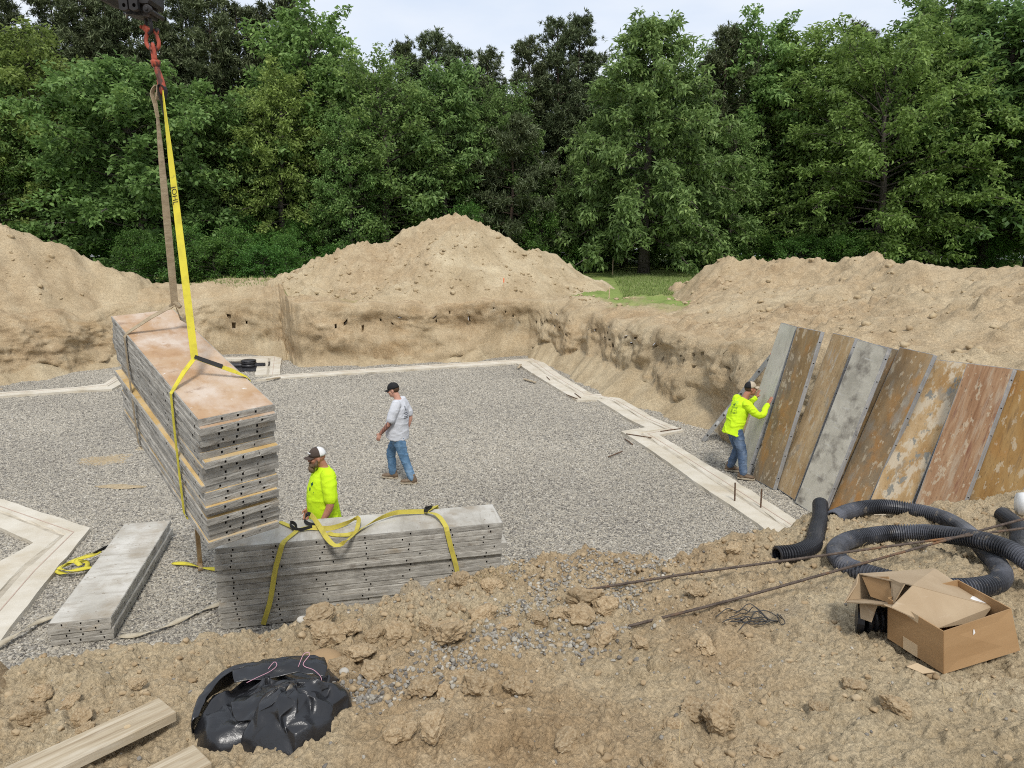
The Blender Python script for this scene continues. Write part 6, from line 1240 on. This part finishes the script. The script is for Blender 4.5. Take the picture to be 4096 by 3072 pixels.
def small_clods():
    rng = np.random.default_rng(403); V = []; F_ = []; base = []
    for s in range(5):
        bm = bmesh.new(); bmesh.ops.create_icosphere(bm, subdivisions=2, radius=1); co = np.array([v.co[:] for v in bm.verts]); fa = np.array([[v.index for v in f.verts] for f in bm.faces]); bm.free()
        pl = unit(np.random.default_rng(430 + s).normal(0, 1, (8, 3))); d = np.ones(len(co))
        for q in pl: d = np.minimum(d, .72 / np.maximum(co @ q, .05))
        co = co * (d + .36 * fbm(co[:, 0] * 1.9, co[:, 1] * 1.9, co[:, 2] * 1.9, oct=3, seed=410 + s))[:, None] * np.array([1, .85, .72]); base.append((co, fa))
    n = 0; cnt = 0
    while cnt < 2300:
        x = rng.uniform(-2.9, 4.2); y = rng.uniform(1.8, 5.4)
        if y > crest_y(x) + .05 or rng.random() > rubble_mask(x, y): continue
        r = 0.005 + 0.020 * rng.random() ** 3.2; co, fa = base[cnt % 5]; a = rng.uniform(0, 6.3); R_ = np.array([[math.cos(a), -math.sin(a), 0], [math.sin(a), math.cos(a), 0], [0, 0, 1]])
        V.append(co @ R_.T * r + np.array([x, y, gz(x, y) + r * .3])); F_.append(fa + n); n += len(co); cnt += 1
    me = npmesh('loose_soil', np.concatenate(V), np.concatenate(F_), False); tag(link('loose_soil', me, PM('loose_crumb', [(0.28, (0.245, 0.17, 0.095)), (0.5, (0.37, 0.275, 0.165)), (0.72, (0.475, 0.38, 0.25))], scale=9, coord='World', rough=.95, spec=.1, bumps=[(60, .4, .005)])), 'small crumbs of soil strewn along the near bank', kind='stuff')
    V = []; F_ = []; n = 0                                   # clods on the heaps and banks
    for k in range(1500):
        u = rng.random()
        if u < .40: x, y = rng.uniform(4.8, 13), rng.uniform(8, 26)
        elif u < .72: x, y = rng.uniform(-9, 3), rng.uniform(25.3, 29.5)
        elif u < .86: x, y = rng.uniform(-18, -12.5), rng.uniform(20.5, 25)
        else: x, y = rng.uniform(-9, 4.5), rng.uniform(24.3, 26.5)
        z = bank_z(x, y)
        for pl in PILES:
            hit = pl.ray_cast(Vector((x, y, 20)), Vector((0, 0, -1)))
            if hit[0]: z = max(z, hit[1].z)
        if z < 1.6 or float(toe_dist(np.array(x), np.array(y))) < .7: continue
        r = 0.02 + 0.10 * rng.random() ** 4; co, fa = base[k % 5]; a = rng.uniform(0, 6.3); R_ = np.array([[math.cos(a), -math.sin(a), 0], [math.sin(a), math.cos(a), 0], [0, 0, 1]])
        V.append(co @ R_.T * r + np.array([x, y, z + r * .2])); F_.append(fa + n); n += len(co)
    me = npmesh('loose_soil', np.concatenate(V), np.concatenate(F_), False); tag(link('loose_soil', me, PM('heap_crumb', [(0.28, (0.30, 0.22, 0.13)), (0.5, (0.42, 0.33, 0.205)), (0.72, (0.50, 0.41, 0.27))], scale=3, coord='World', rough=.95, spec=.1, bumps=[(30, .4, .01)])), 'clods of soil scattered over the sand heaps', kind='stuff')
small_clods()
for i, (x, y, r, lab) in enumerate([(-0.85, 2.86, .085, 'smooth tan stone half buried behind the black bag'), (-1.03, 3.18, .026, 'white rounded stone at the crest beside the strapped stack'), (-0.735, 2.78, .022, 'small white stone between the black bag and the clods')]):
    bm = bmesh.new(); bmesh.ops.create_icosphere(bm, subdivisions=3, radius=r)
    for v in bm.verts: v.co.z *= .6; v.co *= 1 + .12 * float(vnoise(v.co.x / r, v.co.y / r, v.co.z / r, seed=i))
    me = bpy.data.meshes.new('stone'); bm.to_mesh(me); bm.free(); me.polygons.foreach_set('use_smooth', [True] * len(me.polygons)); o = link('stone', me, flat('tan_stone', (.33, .22, .115), .8) if i == 0 else M_ROCK); o.location = (x, y, gz(x, y) + r * .2); tag(o, lab, 'stone')
def dry_weeds():
    rng = np.random.default_rng(433); V = []; spots = [(-0.15, 3.78, .10, 60), (-0.02, 3.86, .08, 50), (-0.9, 2.98, .05, 18), (1.9, 2.6, .05, 8), (2.45, 3.3, .08, 16), (0.35, 2.05, .03, 6), (0.75, 2.12, .03, 6), (0.62, 2.25, .03, 6), (2.3, 4.4, .1, 14)]
    for cx, cy, rr, n in spots:
        for k in range(n):
            x, y = cx + rng.normal(0, rr), cy + rng.normal(0, rr * .6); h = rng.uniform(.02, .07); a = rng.uniform(0, 6.3); lx, ly = rng.normal(0, .04, 2); z = gz(x, y)
            w = .0016; p0 = np.array([x, y, z - .005]); p1 = np.array([x + lx * .4, y + ly * .4, z + h * .7]); p2 = np.array([x + lx, y + ly, z + h]); s = np.array([math.cos(a), math.sin(a), 0]) * w
            V += [p0 - s, p0 + s, p1 + s, p1 - s, p1 - s, p1 + s, p2 + s * .3, p2 - s * .3]
    V = np.array(V); me = npmesh('dry_grass', V, np.arange(len(V)).reshape(-1, 4), False); tag(link('dry_grass', me, flat('dry_grass_straw', (.40, .31, .17), .9)), 'wisps of dry grass and roots on the near bank', kind='stuff')
dry_weeds()
def sand_patches():
    for (cx, cy, rx, ry) in ((-7.95, 13.3, .55, .35), (-7.5, 14.1, .3, .25), (-6.85, 11.8, .4, .12), (0.15, 8.3, .22, .3)):
        V = []; F_ = []; nr, na = 9, 40
        for r in range(nr + 1):
            for a in range(na):
                t_ = r / nr; th = 2 * math.pi * a / na; w = 1 + .35 * float(vnoise(math.cos(th) * 2 + cx, math.sin(th) * 2 + cy, seed=5)); V.append((cx + rx * t_ * w * math.cos(th), cy + ry * t_ * w * math.sin(th),   .016 * (1 - t_ ** 2) + .002 * float(vnoise(r * 1.7, a * .9, seed=6)) - .006))
        for r in range(nr):
            for a in range(na): b = (a + 1) % na; F_.append((r * na + a, r * na + b, (r + 1) * na + b, (r + 1) * na + a))
        me = npmesh('sand', V, F_, True, {'tone': np.full(len(V), .25), 'grass': np.zeros(len(V)), 'cut': np.zeros(len(V))}); tag(link('sand', me, M_SAND), 'patch of spilled sand on the gravel floor', kind='stuff')
sand_patches()
# ================================================================== people
def vec(*a): return Vector(a)
def ering(c, A, ra, B, rb, n=18): return [c + A * (ra * math.cos(2 * math.pi * k / n)) + B * (rb * math.sin(2 * math.pi * k / n)) for k in range(n)]
def esolid(m, c, A, B, C_, ra, rb, rc, n=14):
    m.loft([ering(c + C_ * (rc * math.sin(t)), A, ra * math.cos(t), B, rb * math.cos(t), n) for t in [math.pi * (k / 12 - .5) * 0.985 for k in range(13)]])
def chain(m, pts, rr, n=12, sub=5):
    P = spline(pts, (len(pts) - 1) * sub + 1) if len(pts) > 2 else lerp_list(pts[0], pts[1], 4)
    R_ = np.interp(np.linspace(0, 1, len(P)), np.linspace(0, 1, len(rr)), rr)
    m.tube(P, list(R_), n)
    for q, r in ((P[0], R_[0]), (P[-1], R_[-1])): esolid(m, q, vec(1, 0, 0), vec(0, 1, 0), vec(0, 0, 1), r * .99, r * .99, r * .99, 10)
def meld(name, m, mat, parent, voxel=0.009, smooth=4, wr=0.0, wseed=0, wscale=9.0, sfac=0.5):
    """one continuous skin round overlapping solids"""
    me = m.mesh('tmp'); bm = bmesh.new(); bm.from_mesh(me); bmesh.ops.recalc_face_normals(bm, faces=bm.faces[:]); bm.to_mesh(me); bm.free()
    o = bpy.data.objects.new('tmp', me); COL.objects.link(o)
    md = o.modifiers.new('r', 'REMESH'); md.mode = 'VOXEL'; md.voxel_size = voxel
    ms = o.modifiers.new('s', 'SMOOTH'); ms.iterations = smooth; ms.factor = sfac
    dg = bpy.context.evaluated_depsgraph_get(); dg.update(); res = bpy.data.meshes.new_from_object(o.evaluated_get(dg)); bpy.data.objects.remove(o)
    n = len(res.vertices); co = np.empty(n * 3); no = np.empty(n * 3); res.vertices.foreach_get('co', co); res.vertex_normals.foreach_get('vector', no); co = co.reshape(-1, 3); no = no.reshape(-1, 3)
    if wr:
        w = (1 - np.abs(fbm(co[:, 0] * wscale, co[:, 1] * wscale, co[:, 2] * wscale * 1.7, oct=3, seed=wseed))) ** 3 - .3
        co = co + no * (wr * w)[:, None]
    res.vertices.foreach_set('co', (co - np.array(parent.location)).ravel()); res.polygons.foreach_set('use_smooth', [True] * len(res.polygons)); res.materials.clear(); res.update()
    return link(name, res, mat, parent)
SKIN1 = PM('fair_skin', [(0.3, (0.46, 0.235, 0.165)), (0.7, (0.56, 0.31, 0.225))], scale=7, rough=0.55)
SKIN2 = PM('tanned_skin', [(0.3, (0.36, 0.155, 0.095)), (0.7, (0.45, 0.215, 0.14))], scale=7, rough=0.55)
TATTOO = PM('tattooed_skin', [(0.40, (0.075, 0.055, 0.052)), (0.5, (0.30, 0.135, 0.095)), (0.6, (0.46, 0.23, 0.165))], scale=16, rough=0.55, stretch=(1.5, 1.5, .6), distort=1.5)
LIME = PM('lime_cotton', [(0.3, (0.52, 0.78, 0.015)), (0.7, (0.60, 0.86, 0.02))], scale=5, rough=0.85, bumps=[(11, .25, .010)])
GREY = PM('heather_grey_cotton', [(0.3, (0.50, 0.515, 0.545)), (0.7, (0.60, 0.61, 0.64))], scale=6, rough=0.9, bumps=[(11, .25, .010)])
DENIM = PM('blue_denim', [(0.3, (0.050, 0.115, 0.205)), (0.5, (0.11, 0.205, 0.32)), (0.72, (0.235, 0.34, 0.46))], scale=5, rough=0.85, stretch=(1, 1, .6), bumps=[(18, .3, .015)])
DENIM2 = PM('dark_denim', [(0.3, (0.035, 0.058, 0.105)), (0.5, (0.075, 0.118, 0.195)), (0.72, (0.19, 0.25, 0.34))], scale=5, rough=0.85, stretch=(1, 1, .6), bumps=[(18, .3, .015)])
BOOT = PM('brown_boot_leather', [(0.3, (0.105, 0.068, 0.042)), (0.7, (0.215, 0.155, 0.105))], scale=12, rough=0.7, over=[((.36, .30, .22), 8, .58, .74)])
SOLE = flat('pale_boot_sole', (0.40, 0.34, 0.25), 0.8)
CAPB = flat('black_cap_cloth', (0.014, 0.014, 0.015), 0.8); CAPBR = flat('brown_cap_cloth', (0.075, 0.055, 0.045), 0.85); CAPT = flat('tan_cap_cloth', (0.47, 0.40, 0.30), 0.85); CAPW = flat('white_cap_mesh', (0.70, 0.70, 0.69), 0.8)
HAIR = flat('short_brown_hair', (0.075, 0.042, 0.022), 0.8); BEARD = PM('grizzled_beard', [(0.3, (0.085, 0.052, 0.030)), (0.7, (0.22, 0.155, 0.10))], scale=26, rough=0.9, bumps=[(60, .7, .01)])
GREENINK = flat('dark_green_print', (0.012, 0.085, 0.045), 0.8); TEAL = flat('teal_print', (0.012, 0.10, 0.13), 0.8); NAVYINK = flat('dark_print', (0.03, 0.035, 0.05), 0.8); DARKIN = flat('dark_detail', (0.02, 0.013, 0.011), 0.6); WHITEINK = flat('white_print', (0.75, 0.75, 0.75), 0.8)
def hand(m, wr, fd, pn, side, curl=0.5, k=1.0):
    """palm + five fingers. fd finger direction, pn palm normal, side = thumb direction"""
    fd = fd.normalized(); pn = (pn - fd * pn.dot(fd)).normalized(); sd = fd.cross(pn); sd = sd if sd.dot(side) > 0 else -sd
    m.loft([ering(wr + fd * (t * .095 * k), sd, w * k, pn, h * k, 12) for t, w, h in ((-.25, .024, .021), (0, .030, .020), (.4, .040, .018), (.8, .043, .017), (1.0, .040, .014))])
    for i, (o, L) in enumerate(((.030, .070), (.010, .080), (-.010, .074), (-.029, .058))):
        b = wr + fd * .085 * k + sd * o * k; d = fd; pts = [b]
        for s in (.42, .33, .25):
            d = (d + pn * curl * (.55 + .05 * i)).normalized(); pts.append(pts[-1] + d * L * s * k)
        m.tube(pts, [.0115 * k, .0108 * k, .0102 * k, .0085 * k], 8)
    t0 = wr + fd * .022 * k + sd * .032 * k; t1 = t0 + (sd * .7 + fd * .6 + pn * .25).normalized() * .038 * k; t2 = t1 + (fd * .9 + sd * .25 + pn * .35).normalized() * .032 * k
    m.tube([t0 - sd * .01 * k, t0, t1, t2], [.015 * k, .014 * k, .012 * k, .0095 * k], 8)
def head(m, c, f, u, nose=True):
    """f face direction, u crown direction"""
    f = f.normalized(); u = (u - f * u.dot(f)).normalized(); s = u.cross(f)
    esolid(m, c + u * .030 - f * .006, f, s, u, .097, .077, .092)                     # skull
    esolid(m, c - u * .042 + f * .022, f, s, u, .070, .062, .074)                     # lower face
    esolid(m, c - u * .088 + f * .056, f, s, u, .030, .032, .024)                     # chin
    esolid(m, c + u * .020 + f * .076, f, s, u, .018, .048, .016)                     # brow
    m.tube([c + u * .012 + f * .086, c - u * .012 + f * .104, c - u * .026 + f * .112, c - u * .032 + f * .096], [.010, .013, .015, .012], 8)   # nose
    esolid(m, c - u * .058 + f * .086, f, s, u, .013, .026, .012)                     # lips
    for k in (-1, 1):
        esolid(m, c + s * .078 * k - u * .006 - f * .008, f, s, u, .019, .010, .031)  # ears
        esolid(m, c + s * .045 * k - u * .020 + f * .060, f, s, u, .026, .022, .022)  # cheeks
    return f, s, u
def cap(e, c, f, s, u, front, back, brim, split=True, tilt=0.12):
    f2 = (f * math.cos(tilt) - u * math.sin(tilt)).normalized(); u2 = f2.cross(s) * -1; u2 = u2 if u2.dot(u) > 0 else -u2
    o = c + u * .040 - f * .004; N_ = 28
    def dome(a0, a1):
        m = MB(); rows = []
        for j in range(8):
            t = j / 7 * math.pi / 2 * .97; rows.append([o + (f2 * (math.cos(a) * .107) + s * (math.sin(a) * .088)) * math.cos(t) ** .8 + u2 * (.104 * math.sin(t) - .004) for a in np.linspace(a0, a1, N_)])
        V = [p for r in rows for p in r]; m.add(V, [tuple(int(q) for q in r) for r in grid_faces(8, N_)]); return m
    parts = [('crown', front, -1.8, 1.8), ('back_panel', back, 1.8, 2 * math.pi - 1.8)] if split else [('crown', front, 0, 2 * math.pi)]
    for nm, mt, a, b in parts:
        ob = dome(a, b).build(nm, mt, e, True); md = ob.modifiers.new('cloth', 'SOLIDIFY'); md.thickness = .006
    m = MB(); rows = []
    for j in range(7):
        t = j / 6; rows.append([o - u2 * (.004 + .014 * t + .020 * (abs(q) ** 2) * (.4 + .6 * t)) + f2 * (.085 * math.cos(q * 1.05) + .085 * t * (1 - .32 * q * q)) + s * (math.sin(q * 1.05) * (.088 - .008 * t)) for q in np.linspace(-1, 1, 15)])
    m.add([p for r in rows for p in r], [tuple(int(q) for q in r) for r in grid_faces(7, 15)]); ob = m.build('brim', brim, e, True); md = ob.modifiers.new('cloth', 'SOLIDIFY'); md.thickness = .006
    m = MB(); esolid(m, o + u2 * .101, f2, s, u2, .008, .008, .005); m.build('button', front, e, True)
    return o, f2, u2
def boot(e, ank, fd, up=vec(0, 0, 1), pitch=0.0):
    fd = fd.normalized(); s = up.cross(fd).normalized(); q = Quaternion(s, pitch); fd = q @ fd; up = q @ up; g = ank - up * .105
    m = MB(); prof = [(-.095, .030, .055), (-.075, .040, .085), (-.03, .043, .098), (.03, .045, .085), (.08, .049, .066), (.13, .051, .056), (.175, .046, .046), (.200, .030, .032)]
    m.loft([ering(g + fd * a + up * (.022 + h * .5), s, w, up, h * .55, 14) for a, w, h in prof]); chain(m, [g + up * .05 - fd * .03, ank + up * .04 - fd * .012], [.056, .058]); meld('boot', m, BOOT, e, .008, 3)
    m = MB(); out_ = [(-.105, .0), (-.09, .034), (-.03, .044), (.05, .049), (.12, .054), (.18, .046), (.208, .02), (.208, -.02), (.18, -.046), (.12, -.054), (.05, -.049), (-.03, -.044), (-.09, -.034)]
    m.loft([[g + fd * a * k + s * b * k + up * h for a, b in out_] for h, k in ((0.0, .98), (.008, 1.0), (.024, 1.0), (.028, .97))]); m.build('sole', SOLE, e)
def decal(e, host, polys, o, u, v, n, mat, name='print'):
    me = host.data; V = [Vector(q.co) + e.location for q in me.vertices]; T = BVHTree.FromPolygons(V, [p.vertices[:] for p in me.polygons]); m = MB()
    for poly in polys:
        vs = []
        for x, y in poly:
            p = o + u * x + v * y + n * .25; h = T.ray_cast(p, -n); vs.append((h[0] + n * .0045) if h[0] is not None else None)
        if None in vs or len(vs) < 3: continue
        m.add(vs, [tuple(range(len(vs)))])
    if m.v: m.v and link(name, m.mesh(name, False, e.location), mat, host)
def text_polys(t, size):
    c = bpy.data.curves.new('t', 'FONT'); c.body = t; c.size = size; c.align_x = 'CENTER'; c.resolution_u = 2; o = bpy.data.objects.new('t', c); me = bpy.data.meshes.new_from_object(o); bpy.data.objects.remove(o); return [[(me.vertices[i].co.x, me.vertices[i].co.y) for i in p.vertices] for p in me.polygons]
def torso(m, P, C_, N_, f, l, rows, n=22):
    """rows: (t along pelvis-chest-neck 0..1, centre shift forward, depth, half width)"""
    path = spline([P, C_, N_], 21)
    for_t = lambda t: path[min(20, max(0, int(round(t * 20))))]
    R_ = []
    for t, sh, a, b in rows:
        c = path[0].lerp(path[1], t * 20) if t < 0 else for_t(t)
        tg = (path[min(20, max(1, int(t * 20) + 1))] - path[max(0, min(19, int(t * 20) - 1))]).normalized(); A = (f - tg * f.dot(tg)).normalized(); R_.append(ering(c + A * sh, A, a, l, b, n))
    m.loft(R_)
def person(spec):
    J = {k: Vector(v) for k, v in spec['J'].items()}; f = Vector(spec['f']).normalized(); l = vec(0, 0, 1).cross(f).normalized()
    e = empty('person', ((J['aL'].x + J['aR'].x) / 2, (J['aL'].y + J['aR'].y) / 2, 0)); g = spec['girth']
    m = MB(); torso(m, J['P'], J['C'], J['N'], f, l, [(0, 0, .11, .15), (.3, 0, .12, .15), (.6, 0, .12, .165), (.85, 0, .09, .15), (1, 0, .06, .07)])
    chain(m, [J['N'] - vec(0, 0, .04), J['N'].lerp(J['H'], .45), J['H'] - vec(0, 0, .02)], [.064, .058, .056]); hf, hs, hu = head(m, J['H'], Vector(spec['hf']), Vector(spec['hu']))
    for k in 'LR':
        chain(m, [J['s' + k], J['e' + k], J['w' + k]], [.052 * g, .047 * g, .043 * g, .043 * g, .037 * g, .029]); hd = spec['hand' + k]; hand(m, J['w' + k], Vector(hd[0]), Vector(hd[1]), Vector(hd[2]), hd[3])
        chain(m, [J['h' + k], J['k' + k], J['a' + k]], [.075, .055, .04])
    body = meld('body', m, spec['skin'], e, .0075, 3)
    if 'arm_ink' in spec:                      # tattooed forearm: its faces take the inked skin
        a, b = J['e' + spec['arm_ink']], J['w' + spec['arm_ink']]; body.data.materials.append(TATTOO); s0 = J['s' + spec['arm_ink']]
        for p in body.data.polygons:
            c = Vector(p.center) + e.location; t = (c - a).dot(b - a) / (b - a).length_squared
            if (-0.55 < t < .98) and (c - (a + (b - a) * max(0, min(1, t)))).length < .075 + (.03 if t < 0 else 0): p.material_index = 1
    # trousers
    m = MB(); up = (J['C'] - J['P']).normalized(); R_ = []
    for t, a, b in ((.09, .135 * g, .175 * g), (.0, .145 * g, .182 * g), (-.07, .15 * g, .185 * g), (-.13, .13 * g, .165 * g)): R_.append(ering(J['P'] + up * t, (f - up * f.dot(up)).normalized(), a, l, b, 20))
    m.loft(R_)
    for k in 'LR': chain(m, [J['h' + k] + vec(0, 0, .02), J['h' + k].lerp(J['k' + k], .5), J['k' + k], J['k' + k].lerp(J['a' + k], .5), J['a' + k] + vec(0, 0, .01)], [.099 * g, .100 * g, .088, .080, .072, .072], 14)
    meld('jeans', m, spec['jeans'], e, .010, 3, .011, 3, 6)
    for k in 'LR': boot(e, J['a' + k], Vector(spec['foot' + k]), pitch=spec.get('pitch' + k, 0))
    # shirt
    m = MB(); torso(m, J['P'] - up * .13, J['C'], J['N'], f, l, spec['rows'])
    for k in 'LR':
        if spec['long']: chain(m, [J['s' + k], J['e' + k], J['w' + k].lerp(J['e' + k], .08)], [.088 * g, .075, .064, .056, .044], 14)
        else: d = J['e' + k] - J['s' + k]; chain(m, [J['s' + k] - (J['s' + k] - J['N']) * .15, J['s' + k] + d * .35, J['s' + k] + d * .80], [.084 * g, .082 * g, .078 * g, .076 * g], 14)
    shirt = meld('shirt', m, spec['shirt'], e, .010, 4, spec.get('wr', .010), 7, 4.6)
    # head gear
    o, f2, u2 = cap(e, J['H'], hf, hs, hu, *spec['cap'])
    for k in (-1, 1):
        m = MB(); esolid(m, J['H'] + hf * .086 + hs * .031 * k + hu * .004, hf, hs, hu, .008, .013, .007); m.build('eye', DARKIN, e, True)
    if 'hair' in spec: m = MB(); esolid(m, J['H'] + hu * .022 - hf * .022, hf, hs, hu, .087, .0795, .075); meld('hair', m, HAIR, e, .008, 2)
    if 'beard' in spec:
        m = MB(); esolid(m, J['H'] - hu * .082 + hf * .048, hf, hs, hu, .064, .066, .045); esolid(m, J['H'] - hu * .130 + hf * .078, hf, hs, hu, .042, .046, .056); esolid(m, J['H'] - hu * .047 + hf * .088, hf, hs, hu, .018, .035, .008)
        for k in (-1, 1): chain(m, [J['H'] + hs * .072 * k - hu * .02 + hf * .012, J['H'] + hs * .062 * k - hu * .07 + hf * .03], [.016, .024])
        meld('beard', m, BEARD, e, .007, 2, .006, 9, 40); m = MB(); esolid(m, J['H'] - hu * .064 + hf * .100, hf, hs, hu, .008, .020, .011); m.build('open_mouth', DARKIN, e, True)
    tag(e, spec['label'], 'person'); return e, J, f, l, shirt, (o, f2, u2, hf, hs, hu)

# --- walker in the grey shirt
f = vec(-.985, .16, 0).normalized(); l = vec(0, 0, 1).cross(f)
def loc(o, ff, ll, a, b, z): return o + ff * a + ll * b + vec(0, 0, z)
O1 = vec(-1.98, 12.06, 0); q = lambda a, b, z: loc(O1, f, l, a, b, z)
e1, J1, f1, l1, sh1, hg1 = person(dict(J=dict(P=q(.03, 0, .93), C=q(.0, 0, 1.26), N=q(.0, 0, 1.50), H=q(.085, 0, 1.655), sL=q(-.01, .19, 1.42), sR=q(-.01, -.19, 1.42), eL=q(.08, .27, 1.145), wL=q(.27, .23, .925), eR=q(-.12, -.25, 1.15), wR=q(-.06, -.25, .90),
    hL=q(.01, .088, .88), hR=q(.04, -.088, .88), kL=q(-.10, .10, .49), kR=q(.20, -.09, .50), aL=q(-.235, .12, .115), aR=q(.185, -.10, .115)), f=f, hf=f + vec(0, 0, -.16), hu=(0, 0, 1), girth=1.08, skin=SKIN1, jeans=DENIM, shirt=GREY, long=False,
    handL=(vec(-.45, .05, -.9), f * -.3 - l, f, .55), handR=(vec(-.1, 0, -1), l, f, .5), footL=f * 1 + l * .15, footR=f, pitchL=0.0, pitchR=-.03, arm_ink='L',
    rows=[(.0, .0, .195, .222), (.16, .01, .200, .222), (.36, .02, .198, .218), (.58, .015, .185, .218), (.78, .0, .145, .205), (.90, -.005, .105, .165), (1.0, .0, .070, .085)], cap=(CAPB, CAPB, CAPB, False, .10), hair=1, label='person in a grey t-shirt, jeans and black cap walking across the gravel'))
decal(e1, sh1, [[(-.012, 0), (.012, .0), (.022, .05), (.0, .085), (-.022, .05)]] + [[(a + .02 * math.sin(b * 60), b), (a + .012 + .02 * math.sin(b * 60), b), (a + .012 + .02 * math.sin(b * 60), b + .016), (a + .02 * math.sin(b * 60), b + .016)] for b in (-.05, -.08, -.11, -.14) for a in (-.06, -.04, -.02, 0, .02, .04)], J1['C'] + l1 * .06 + vec(0, 0, .06), -l1, vec(0, 0, 1), -f1, NAVYINK, 'back_print')
# --- bearded worker behind the strapped stack
f = vec(-.86, -.51, 0).normalized(); l = vec(0, 0, 1).cross(f); O2 = vec(-2.385, 8.52, 0); q = lambda a, b, z: loc(O2, f, l, a, b, z)
e3, J3, f3, l3, sh3, hg3 = person(dict(J=dict(P=q(0, 0, .88), C=q(.01, 0, 1.20), N=q(-.02, 0, 1.455), H=q(.055, .0, 1.575), sL=q(-.02, .205, 1.365), sR=q(-.02, -.205, 1.365), eL=q(.0, .29, 1.06), wL=q(.12, .28, .83), eR=q(-.02, -.28, 1.05), wR=q(.14, -.27, .83),
    hL=q(0, .10, .84), hR=q(0, -.10, .84), kL=q(.02, .12, .47), kR=q(.02, -.12, .47), aL=q(-.01, .14, .115), aR=q(-.01, -.14, .115)), f=f, hf=vec(-.93, -.36, -.02), hu=(0, 0, 1), girth=1.14, skin=SKIN2, jeans=DENIM2, shirt=LIME, long=False,
    handL=(vec(-.25, -.1, -1), f * -.2 - l, f, .5), handR=(vec(-.3, -.1, -1), l, f, .5), footL=f + l * .2, footR=f - l * .2,
    rows=[(.0, .0, .195, .228), (.2, .015, .197, .230), (.42, .022, .190, .228), (.62, .015, .178, .230), (.80, .0, .145, .215), (.91, -.008, .108, .17), (1.0, .0, .072, .088)], cap=(CAPBR, CAPW, CAPBR, True, .06), beard=1, label='bearded person in a lime t-shirt and trucker cap behind the strapped stack'))
dq = f3 * .96 + l3 * .28
decal(e3, sh3, [[(0, -.028), (.026, 0), (0, .028), (-.026, 0)]], J3['C'] + l3 * .085 + vec(0, 0, .075), l3, vec(0, 0, 1), f3, GREENINK, 'chest_print')
decal(e3, sh3, [[(-.03, -.045), (-.012, -.045), (.0, -.075), (-.02, -.085)], [(-.07, -.105), (.06, -.098), (.06, -.090), (-.07, -.097)], [(-.07, -.122), (.055, -.115), (.055, -.109), (-.07, -.116)]], J3['C'] + l3 * .085 + vec(0, 0, .075), l3, vec(0, 0, 1), f3, GREENINK, 'chest_print')
o_, f2_, u2_, hf_, hs_, hu_ = hg3
m = MB(); c0 = o_ + (f2_ * math.cos(.35) * .107 + hs_ * math.sin(.35) * .088) * .93 + u2_ * .045
for k in range(4): m.box(c0 + (hs_ * math.cos(.35) - f2_ * math.sin(.35)) * (k * .017 - .03) + f2_ * .004, (.011, .011, .012), Matrix((f2_, hs_, u2_)).transposed())
m.build('cap_lettering', WHITEINK, e3)
# --- stooping worker at the leaning panels
f = vec(.95, .31, 0).normalized(); l = vec(0, 0, 1).cross(f)
e4, J4, f4, l4, sh4, hg4 = person(dict(J=dict(P=(3.995, 12.36, .905), C=(4.075, 12.40, 1.20), N=(4.165, 12.42, 1.435), H=(4.275, 12.43, 1.60), sL=(4.10, 12.60, 1.385), sR=(4.165, 12.24, 1.365), eR=(4.37, 12.12, 1.175), wR=(4.555, 12.29, 1.345), eL=(4.26, 12.72, 1.20), wL=(4.48, 12.70, 1.38),
    hL=(4.0, 12.46, .86), hR=(4.03, 12.27, .86), kL=(4.14, 12.52, .47), kR=(4.13, 12.21, .48), aL=(4.055, 12.60, .115), aR=(4.15, 12.15, .115)), f=f, hf=vec(.98, .10, .10), hu=vec(-.25, 0, 1), girth=0.97, skin=SKIN2, jeans=DENIM2, shirt=LIME, long=True,
    handL=(vec(.35, .1, .9), vec(1, .1, -.2), vec(0, -1, 0), .1), handR=(vec(.42, .15, .85), vec(.95, .3, -.3), vec(0, 1, 0), .12), footL=vec(.9, -.25, 0), footR=vec(.93, -.36, 0),
    rows=[(.0, .0, .165, .192), (.2, .0, .158, .190), (.42, .0, .150, .195), (.62, .0, .150, .205), (.80, -.005, .132, .195), (.92, -.005, .10, .155), (1.0, .0, .068, .08)], cap=(CAPT, CAPB, CAPT, True, .02), hair=1, wr=.016, label='stooping person in a lime long sleeved shirt pushing the pale form panel'))
bn = (-f4 * .80 - l4 * .42 + vec(0, 0, .30)).normalized(); bu = vec(0, 0, 1).cross(bn).normalized(); bv = bn.cross(bu); bc = J4['C'] - f4 * .10 - l4 * .03 + vec(0, 0, .06)
decal(e4, sh4, [[(.0, .085), (.045, .085), (.045, .13), (.0, .13)]], bc, bu, bv, bn, TEAL, 'back_print')
decal(e4, sh4, [[(-.03, .10), (-.03, .075), (.0, .075), (-.015, .035), (-.05, .07)]] + [p for p in [[(x, y + .0) for x, y in pl] for pl in text_polys('COVE', .052)]], bc, bu, bv, bn, GREENINK, 'back_print')
decal(e4, sh4, [[(x, y - .042) for x, y in pl] for pl in text_polys('CO. LLC', .040)] + [[(x, y - .095) for x, y in pl] for pl in text_polys('22-233', .050)], bc, bu, bv, bn, GREENINK, 'back_print')
